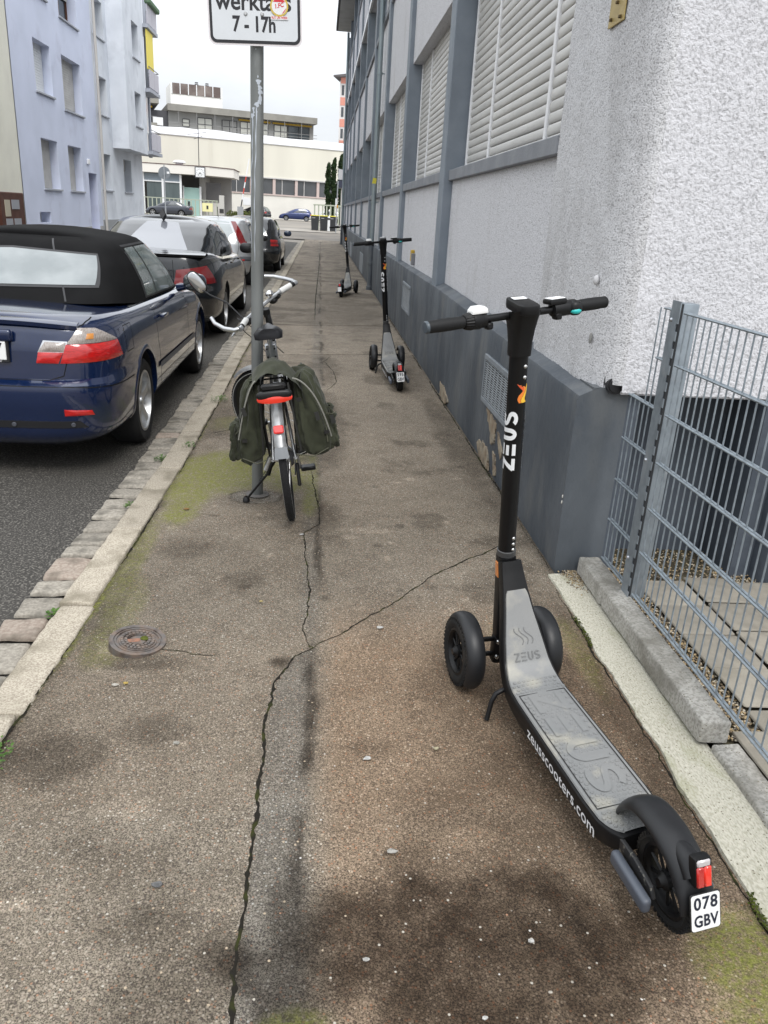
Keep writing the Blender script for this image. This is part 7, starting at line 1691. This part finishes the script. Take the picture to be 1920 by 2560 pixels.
for r in range(44):
    y = .180 + r * .0163
    for c in range(12):
        x = -.0875 + c * .0163 + (.00815 if r % 2 else 0); w = float(np.interp(y, [p[0] for p in PATH], [p[2] for p in PATH])) - .014
        if abs(x) > w or y > .875: continue
        if (abs(abs(x) - .080) < .0085 and .25 < y < .815) or (abs(x) < .09 and (abs(y - .263) < .009 or abs(y - .801) < .009)): continue
        if abs(x) < .06 and .30 < y < .81 and in_letter(x, y): continue
        zz_ = float(np.interp(y, [p[0] for p in PATH], [p[1] for p in PATH])) + .0093
        q.lathe([(.0, .0004), (.0026, .0008), (.0036, .0021), (.0052, .0017), (.0062, -.0015)], (x, y, zz_), (0, 0, 1), 8)
sp_(q, 'mat_studs', s_mat, 40, kind='stuff')
q = MB(); q.add([Vector((v[1], CY - v[0], .1605 + w_.z)) for v, w_ in zip(lv, ltr[0])], ltr[1]); o = [(v[1], CY - v[0]) for v in lv]
base_n = len(q.v)
sp_(q, 'mat_lettering', s_mat, None)
q = MB()
for (x0, x1, y0, y1) in ((-.080, .080, .262, .2645), (-.080, .080, .80, .8025), (-.0815, -.079, .262, .8025), (.079, .0815, .262, .8025)): q.bx(x0, x1, y0, y1, .1588, .1603)
sp_(q, 'mat_groove', T('groove_dark', (.03, .03, .03), .8), None)
# small logo and letters on the neck
def neck(x, s, o_=0.0):                      # s metres up the neck from the bend
    yy_ = [p[0] for p in PATH]; zz_ = [p[1] for p in PATH]; d = np.concatenate([[0], np.cumsum(np.hypot(np.diff(yy_), np.diff(zz_)))]); s0 = float(np.interp(.90, yy_, d)); qd = s0 + s
    y, z = float(np.interp(qd, d, yy_)), float(np.interp(qd, d, zz_)); y2, z2 = float(np.interp(qd + .01, d, yy_)), float(np.interp(qd + .01, d, zz_)); t = Vector((0, y2 - y, z2 - z)).normalized(); n = Vector((0, -t.z, t.y)); return Vector((x, y, z)) + n * (.0112 + o_)
l2 = zeus_letters(.62, .2, .14); q = MB(); q.add([neck(v.x * .030, .055 + v.y * .030, v.z) for v in l2[0]], l2[1]); sp_(q, 'neck_lettering', T('deck_rubber_shadow', (.155, .157, .155), .6), None)
q = MB()
for off in (-.018, 0, .018):
    rb_, rf = ribbon([(off + .010 * math.sin(t * 5.5) - .014 * (t - .5), .095 + .06 * t) for t in np.linspace(0, 1, 14)], .0028); q.add([neck(v.x, v.y) for v in rb_], rf)
sp_(q, 'neck_emblem', T('deck_rubber_shadow', (.155, .157, .155), .6), None)
# scuffs of dried mud on the mat are in the rubber itself
# side lettering
geo = text_geo('zeusscooters.com', .060, .0006, 1.03)
q = MB(); place_text(q, geo, (-.1032, .455, .112), (0, -1, 0), (0, 0, 1), 1.0, 1.0); sp_(q, 'side_lettering', s_wht, None)
# column, stem
SY = lambda z: 1.19 - .1134 * z
def colm(z0, z1, w0, w1, dp0, dp1, n=12):
    q = MB(); P = []
    for i in range(n + 1):
        z = z0 + (z1 - z0) * i / n; w = w0 + (w1 - w0) * i / n; d = dp0 + (dp1 - dp0) * i / n
        P.append([Vector((math.copysign(abs(math.cos(a)) ** .55, math.cos(a)) * w, SY(z) + math.copysign(abs(math.sin(a)) ** .55, math.sin(a)) * d, z)) for a in np.linspace(0, 2 * math.pi, 25)[:-1]])
    q.grid(P, closed_v=True); q.f.append(list(range(24))); q.m.append(0); q.f.append([n * 24 + i for i in range(24)]); q.m.append(0); return q
sp_(colm(.06, .52, .027, .030, .032, .038), 'column', s_blk, 45)
q = MB(); q.tube([(0, SY(.50), .50), (0, SY(1.28), 1.28)], .0300, 32); sp_(q, 'stem', s_gloss, 60)
q = MB(); q.lathe([(.030, -.012), (.0335, -.010), (.0335, .010), (.030, .012)], (0, SY(.535), .535), (0, -.113, 1), 28); sp_(q, 'stem_collar', T('collar_grey', (.05, .05, .05), .4), 40)
# head: widens towards the bar
q = MB(); P = []
for z, w, d, oy in ((1.245, .0325, .0335, 0), (1.255, .0335, .034, 0), (1.29, .034, .036, -.001), (1.33, .038, .042, -.003), (1.36, .043, .052, -.006), (1.382, .046, .060, -.010)):
    P.append([Vector((math.copysign(abs(math.cos(a)) ** .6, math.cos(a)) * w, SY(z) + oy + math.copysign(abs(math.sin(a)) ** .6, math.sin(a)) * d, z + (-.010 * math.sin(a) if z > 1.35 else 0))) for a in np.linspace(0, 2 * math.pi, 29)[:-1]])
q.grid(P, closed_v=True); q.f.append([5 * 28 + i for i in range(28)]); q.m.append(0); HD = sp_(q, 'head', s_blk, 50)
q = MB(); q.prism([(math.copysign(abs(math.cos(a)) ** .45, math.cos(a)) * .034, math.copysign(abs(math.sin(a)) ** .45, math.sin(a)) * .072) for a in np.linspace(0, 2 * math.pi, 33)[:-1]], (0, SY(1.38) - .004, 1.382), (1, 0, 0), (0, 1, .10), .030); sp_(q, 'display', s_blk, 40, bevel=.006, seg=2)
q = MB(); q.prism(rrect(.044, .030, .003), (0.0, SY(1.38) + .024, 1.4168), (1, 0, 0), (0, 1, .10), .0012); sp_(q, 'label', s_wht, None)
for z in (1.213, 1.178): q = MB(); q.lathe([(0, .005), (.003, .0048), (.0058, .003), (.0066, 0)], (.012, SY(z) - .0275, z), (.4, -1, 0), 14); sp_(q, 'rivet', s_bolt, 60)
for z in (.598, .575, .553): q = MB(); q.lathe([(0, .005), (.003, .0048), (.0056, .003), (.0064, 0)], (.012, SY(z) - .0275, z), (.4, -1, 0), 14); sp_(q, 'rivet', s_bolt, 60)
# stem graphics wrapped on the tube; angle 0 faces the rear, positive to the right
def wrap(a, z, r=.0304): return Vector((r * math.sin(a), SY(z) - r * math.cos(a), z))
L4 = zeus_letters(.60, .16, .21)
for cen in (-1.02, 1.95):
    VS = [wrap(cen - v.y * .062 / .0304, .872 + v.x * .083) for v in L4[0]]
    # subdivide across the curve
    q = MB()
    for f in L4[1]:
        a, b_, c, d = [L4[0][i] for i in f]
        n = 5
        q.grid([[wrap(cen - p.y * .054 / .0304, .962 + p.x * .070, .0304 + p.z) for p in ((a.lerp(d, i / n)).lerp(b_.lerp(c, i / n), j / n) for j in range(n + 1))] for i in range(n + 1)])
    sp_(q, 'stem_lettering', s_wht, None)
# flame emblem
fo, fy, fr = T('emblem_orange', (.80, .22, .03), .5), T('emblem_yellow', (.85, .50, .04), .5), T('emblem_red', (.70, .10, .03), .5)
def flame(pl, pr, m, cen=.25):
    q = MB(); n = 14; P = []
    for i in range(n + 1):
        t = i / n; l = np.interp(t, [p[1] for p in pl], [p[0] for p in pl]); r = np.interp(t, [p[1] for p in pr], [p[0] for p in pr])
        P.append([wrap(cen + (l + (r - l) * j / 6) * .030 / .0304, 1.095 + t * .062) for j in range(7)])
    q.grid(P); sp_(q, 'emblem', m, None)
flame([(-.35, 0), (-.55, .18), (-.42, .4), (.05, .62), (.18, .82), (-.65, 1)], [(-.10, 0), (-.2, .18), (.10, .4), (.42, .62), (.48, .82), (-.60, 1)], fo)
flame([(-.06, 0), (-.16, .18), (.14, .4), (.46, .62), (.52, .82), (.60, 1)], [(.75, 0), (.35, .18), (.55, .4), (.85, .62), (.90, .82), (.64, 1)], fy)
flame([(-.64, 1 - .34), (-.64, .80), (-.66, 1)] and [(.1, .0), (.1, .6), (-.4, .85), (-.66, 1)], [(.1, 0), (.1, .6), (.16, .80), (-.62, 1)], fr)
# orange side reflectors
for s in (-1, 1):
    q = MB(); q.bx(s * .030 - .003, s * .030 + .003, SY(.46) - .012, SY(.46) + .014, .435, .495); sp_(q, 'side_reflector', T('amber_reflector', (.65, .20, .03), .3, coat=1.0), None, bevel=.002)
# handlebar, steered a little to the left
SA = Vector((0, SY(1.37), 1.37)); SMt = Matrix.Translation(SA) @ Matrix.Rotation(RD(10.5), 4, Vector((0, -.113, 1)).normalized()) @ Matrix.Translation(-SA)
def hpart(q, name, m, sm=50, **k): q.map(lambda v: SMt @ v); return sp_(q, name, m, sm, **k)
by = SY(1.372) + .004; bz = 1.372
hpart(MB().tube([(-.20, by, bz), (.20, by, bz)], .0115, 16), 'handlebar', s_gloss)
gm = T('scooter_grip', (.009, .009, .0095), .6, spec=.3)
def knurl(x0, x1, s):
    q = MB(); P = []; n, k = 60, 28
    for i in range(n + 1):
        t = i / n; x = x0 + (x1 - x0) * t; r = .0172 + .0018 * math.sin(t * 3.1) - (.004 if t in (0, 1) else 0); P.append([(x, by + (r + .0005 * ((i + j) % 2)) * math.cos(2 * math.pi * j / k), bz + (r + .0005 * ((i + j) % 2)) * math.sin(2 * math.pi * j / k)) for j in range(k)])
    q.grid(P, closed_v=True); q.f.append(list(range(k))); q.m.append(0); q.f.append([n * k + i for i in range(k)]); q.m.append(0); return q
hpart(knurl(-.325, -.198, -1), 'grip', gm, 40); hpart(knurl(.198, .315, 1), 'grip', gm, 40)
hpart(MB().lathe([(0, .004), (.016, .003), (.0185, 0), (.0185, -.006)], (-.325, by, bz), (-1, 0, 0), 20), 'grip_cap', T('cap_grey', (.06, .075, .09), .4), 40); hpart(MB().lathe([(0, .004), (.016, .003), (.0185, 0), (.0185, -.006)], (.315, by, bz), (1, 0, 0), 20), 'grip_cap', gm, 40)
q = MB(); P = []
for x, r in ((-.200, .019), (-.196, .022), (-.176, .0255), (-.174, .024)): P.append([(x, by + (r + (.0014 if j % 4 < 2 else 0)) * math.cos(2 * math.pi * j / 72), bz + (r + (.0014 if j % 4 < 2 else 0)) * math.sin(2 * math.pi * j / 72)) for j in range(72)])
q.grid(P, closed_v=True); hpart(q, 'bell_ring', s_blk, 30)
hpart(MB().lathe([(.012, -.026), (.0255, -.024), (.027, .0), (.0245, .004), (.0245, .02), (.012, .022)], (-.150, by, bz), (1, 0, 0), 28), 'bell_body', s_blk, 40)
hpart(MB().prism([(-.030, 0), (.026, 0), (.024, .014), (.012, .022), (-.018, .022), (-.028, .012)], (-.150, by + .016, bz + .020), (1, 0, 0), (0, 0, 1), .036), 'bell_lever', T('bell_white', (.80, .80, .79), .35), 40, bevel=.004, seg=2)
hpart(MB().obx((-.118, by - .006, bz - .020), (1, 0, 0), (0, 1, 0), (0, 0, 1), .022, .026, .020), 'clamp', s_blk, 40, bevel=.004); hpart(MB().obx((.128, by - .006, bz - .020), (1, 0, 0), (0, 1, 0), (0, 0, 1), .024, .028, .022), 'clamp', s_blk, 40, bevel=.004)
hpart(MB().lathe([(.012, -.045), (.022, -.042), (.024, -.01), (.0235, .04), (.019, .048)], (.155, by, bz), (1, 0, 0), 24), 'throttle_body', s_blk, 40)
hpart(MB().obx((.125, by + .002, bz + .024), (1, 0, 0), (0, 1, 0), (0, 0, 1), .062, .046, .016), 'throttle_box', s_blk, 40, bevel=.006, seg=2); hpart(MB().obx((.125, by + .002, bz + .0335), (1, 0, 0), (0, 1, 0), (0, 0, 1), .052, .038, .003), 'label', s_wht, None, bevel=.001)
hpart(MB().ball((.188, by - .020, bz - .010), .02, 14, 8, sq=(1.0, .75, .55)), 'throttle_thumb', T('teal_plastic', (.03, .48, .46), .35), 60)
hpart(MB().ball((.19, by - .012, bz - .002), .026, 14, 10, sq=(.9, .8, .9), e=.8), 'throttle_housing', s_blk, 60)
# front wheels, mudguards and links: the wheels stand upright
def scoot_wheel(x, y, R0, w, outer, rolled, ri=.088):
    c = (x, y, R0)
    q = MB(); h = w / 2
    q.lathe([(ri, -h * .75), (ri + .012, -h * .95), (R0 - .016, -h), (R0 - .004, -h * .72), (R0, -h * .3), (R0, h * .3), (R0 - .004, h * .72), (R0 - .016, h), (ri + .012, h * .95), (ri, h * .75)], c, (1, 0, 0), 48)
    W = sp_(q, 'wheel', s_rub, 45, r=rolled)
    q = MB()
    for i in range(44):
        a = 2 * math.pi * i / 44; d = Vector((0, math.cos(a), math.sin(a))); t = Vector((0, -d.z, d.y))
        for s in (-1, 1): q.obx(Vector(c) + d * (R0 - .0058) + Vector((s * h * .72, 0, 0)), (s, 0, -.0), t, d, h * .36, .008, .010)
    sp_(q, 'tread', s_rub, None, r=rolled, parent=W, kind='stuff')
    q = MB(); q.lathe([(ri + .002, -h * .7), (ri + .002, h * .72), (ri - .008, h * .80), (ri - .014, h * .55), (ri - .018, 0), (ri - .014, -h * .55)], c, (outer, 0, 0), 40); sp_(q, 'rim', s_blk, 40, r=rolled, parent=W)
    q = MB()
    for i in range(10):
        a = 2 * math.pi * i / 10; d = Vector((0, math.cos(a), math.sin(a))); e = Vector((0, math.cos(a + .22), math.sin(a + .22))); q.tube([Vector(c) + d * .022 + Vector((outer * .008, 0, 0)), Vector(c) + e * (ri - .008) + Vector((outer * .006, 0, 0))], .0042, 6)
    sp_(q, 'spokes', s_blk, None, r=rolled, parent=W)
    q = MB(); q.lathe([(0, .034), (.012, .034), (.016, .026), (.024, .020), (.026, 0), (.026, -.02)], c, (outer, 0, 0), 20); sp_(q, 'hub', s_blk, 40, r=rolled, parent=W)
    return W
FWX, FWY, FWR = .182, 1.145, .128
def arc_guard(x, y, R0, w, a0, a1, lip, m=s_fend):
    q = MB(); P = []
    for a in np.linspace(RD(a0), RD(a1), 40):
        row = []; ta = (a - RD(a0)) / (RD(a1) - RD(a0)); en = min(1, 8 * ta, 8 * (1 - ta)) ** .5 if 0 < ta < 1 else .0
        for t in np.linspace(-RD(96), RD(96), 17):
            r = R0 - (lip * (1 - math.cos(t))); row.append((x + w * math.sin(t) * (.86 + .14 * en), y + r * math.cos(a), FWR + r * math.sin(a)))
        P.append(row)
    q.grid(P); P2 = [[Vector(p) * 1.0 for p in row] for row in P]
    q.grid([[(x + (p[0] - x) * .90, y + (p[1] - y) * .972, FWR + (p[2] - FWR) * .972) for p in row] for row in P])
    return q
for s in (-1, 1):
    fx_ = -.182 if s < 0 else .142
    scoot_wheel(fx_, FWY, FWR, .058, s, False)
    sp_(arc_guard(fx_ - s * .012, FWY, FWR + .020, .036, 32, 218, .022), 'mudguard', s_fend, 60, r=False)
    for z, dz in ((.158, .004), (.095, .004)):
        q = MB(); q.obx((fx_ * .5 - s * .004, FWY + .02, z), (1, 0, .0), (0, 1, 0), (0, 0, 1), abs(fx_) - .05, .016, .016); sp_(q, 'suspension_link', s_blk, None, bevel=.003, r=False)
    q = MB(); q.bx(fx_ - s * .044 - .008, fx_ - s * .044 + .008, FWY, FWY + .04, .075, .18); sp_(q, 'upright', s_blk, None, bevel=.003, r=False)
    for z in (.158, .095): q = MB(); q.lathe([(0, .006), (.007, .006), (.009, 0)], (s * .030 - .011, FWY - .008, z), (0, -1, 0), 12); sp_(q, 'pivot_bolt', s_bolt, 40, r=False)
q = MB(); q.obx((-.011, FWY + .022, .115), (1, 0, 0), (0, 1, 0), (0, 0, 1), .078, .05, .11); sp_(q, 'axle_block', s_blk, 40, bevel=.012, seg=2, r=False)
# rear wheel, big mudguard with light and plate
RY = .034
scoot_wheel(0, RY, .120, .054, -1, True, .092)
q = MB(); P = []
for a in np.linspace(RD(9), RD(172), 48):
    tt = (math.degrees(a) - 9) / 163; R0 = float(np.interp(math.degrees(a), [9, 45, 70, 95, 140, 172], [.228, .200, .168, .148, .131, .1245])); w = .047 * (.82 + .18 * min(1, 6 * tt)); lip = .020 + .006 * math.sin(tt * math.pi)
    if tt > .8: lip *= 1 - .5 * (tt - .8) / .2
    row = []
    for t in np.linspace(-RD(112), RD(112), 23):
        r = R0 - lip * (1 - math.cos(t)); row.append((w * math.sin(t) / (1 if abs(t) < RD(90) else .98), RY + r * math.cos(a), .120 + r * math.sin(a)))
    P.append(row)
q.grid(P); sp_(q, 'rear_mudguard', s_fend, 70)
q = MB(); P = []                                           # raised tail that carries the lamp
for t in np.linspace(0, 1, 16):
    a = RD(88 + 42 * t); r = .138 + .022 * math.sin(t * math.pi * .55) ** .8; w = .018 + .015 * t ** .6; row = []
    c = Vector((0, RY + r * math.cos(a), .113 + r * math.sin(a))); d = Vector((0, math.cos(a), math.sin(a)))
    for b_ in np.linspace(-RD(125), RD(125), 15): row.append(c + Vector((w * math.sin(b_), 0, 0)) + d * (.022 * math.cos(b_) - .016))
    P.append(row)
q.grid(P); k = 15; q.f.append([15 * k + i for i in range(k)]); q.m.append(0); sp_(q, 'lamp_housing', s_fend, 55)
a = RD(158); d = Vector((0, math.cos(a), math.sin(a))); tg = Vector((0, -math.sin(a), math.cos(a))); lc = Vector((0, RY + .207 * math.cos(a), .130 + .207 * math.sin(a)))
lens = T('scooter_lens_red', (.75, .03, .015), .15, coat=1.0); lensd = T('scooter_lens_dark', (.42, .012, .01), .15, coat=1.0)
upv = Vector((0, .22, 1)).normalized(); fw = Vector((0, 1, -.22)).normalized()
lp0 = Vector((0, -.066, .252))
q = MB(); q.obx(lp0, (1, 0, 0), fw, upv, .046, .03, .078); LP = sp_(q, 'lamp_frame', s_blk, 40, bevel=.010, seg=2)
q = MB(); q.obx(lp0 - fw * .014 - Vector((.0095, 0, 0)) - upv * .008, (1, 0, 0), fw, upv, .019, .008, .052); sp_(q, 'lamp_lens', lensd, 40, bevel=.003, parent=LP); q = MB(); q.obx(lp0 - fw * .014 + Vector((.0095, 0, 0)) - upv * .008, (1, 0, 0), fw, upv, .019, .008, .052); sp_(q, 'lamp_lens', lens, 40, bevel=.003, parent=LP)
q = MB(); q.obx(lp0 - fw * .013 + upv * .026, (1, 0, 0), fw, upv, .036, .008, .018); sp_(q, 'lamp_lens_clear', T('scooter_lens_clear', (.45, .42, .42), .12, coat=1.0), 40, bevel=.004, parent=LP)
pc = Vector((0, -.099, .162)); 
q = MB(); q.obx(pc + fw * .03, (1, 0, 0), fw, upv, .030, .055, .05); sp_(q, 'plate_bracket', s_blk, 40, bevel=.006)
q = MB(); q.prism(rrect(.078, .096, .008), pc, (1, 0, 0), upv, .003); sp_(q, 'plate_rim', T('plate_rim_dark', (.02, .02, .02), .5), None)
q = MB(); q.prism(rrect(.0735, .0915, .007), pc - fw * .0012, (1, 0, 0), upv, .003); sp_(q, 'plate', plate_m, None)
pk = T('plate_print', (.010, .014, .03), .5)
PTX = {}
for nm, (a_, b_) in {'078': ('078', 'GBV'), '595': ('595', 'GBV')}.items():
    q = MB(); place_text(q, text_geo(a_, .050, .0012, 1.12), pc - fw * .0052 + upv * .0225, (1, 0, 0), upv, .76, .88); place_text(q, text_geo(b_, .047, .0012, 1.05), pc - fw * .0052 - upv * .0225, (1, 0, 0), upv, .68, .88)
    q.map(roll); PTX[nm] = q
PTX['078'].build('plate_lettering', pk, SC)
# rear arms, motor cover, stand
for s in (-1, 1):
    q = MB(); q.prism([(.20, .075), (.20, .145), (.10, .146), (.02, .130), (.005, .098), (.10, .080)], (s * .060 - .006, 0, 0), (0, 1, 0), (0, 0, 1), .012); sp_(q, 'rear_arm', T('dusty_black', (.02, .02, .021), .5, col2=(.22, .21, .18), vs=70, vlo=.60, vhi=.70), None, bevel=.003)
q = MB(); q.obx((-.086, .075, .100), (1, 0, 0), (0, 1, .06), (0, -.06, 1), .026, .165, .044); sp_(q, 'arm_cover', T('cover_blue_grey', (.075, .085, .105), .45), 40, bevel=.012, seg=3); q = MB(); q.obx((.086, .075, .100), (1, 0, 0), (0, 1, .06), (0, -.06, 1), .026, .165, .044); sp_(q, 'arm_cover', T('cover_blue_grey', (.075, .085, .105), .45), 40, bevel=.012, seg=3)
q = MB(); q.tube([(-.075, .905, .108), (-.110, .905, .108), (-.135, .902, .098), (-.150, .898, .070), (-.158, .893, .03), (-.165, .888, .004)], [.009, .009, .009, .009, .0085, .009], 12); sp_(q, 'kickstand', s_blk, 60, r=False)
q = MB(); q.obx((-.07, .905, .10), (1, 0, 0), (0, 1, 0), (0, 0, 1), .05, .05, .03); sp_(q, 'stand_bracket', s_blk, None, bevel=.004, r=False)
# the other two scooters
SC2 = copy_tree(SC, skip=('plate_lettering',)); SC2['label'] = 'middle electric scooter parked against the grey plinth'; SC2.location = (.825, 7.68, 0); SC2.rotation_euler = (0, 0, RD(1.5))
o = PTX['595'].build('plate_lettering', pk, SC2)
SC3 = copy_tree(SC, skip=('plate_lettering',)); SC3['label'] = 'farthest electric scooter standing aslant on the sidewalk'; SC3.location = (.45, 16.78, 0); SC3.rotation_euler = (0, 0, RD(-11))
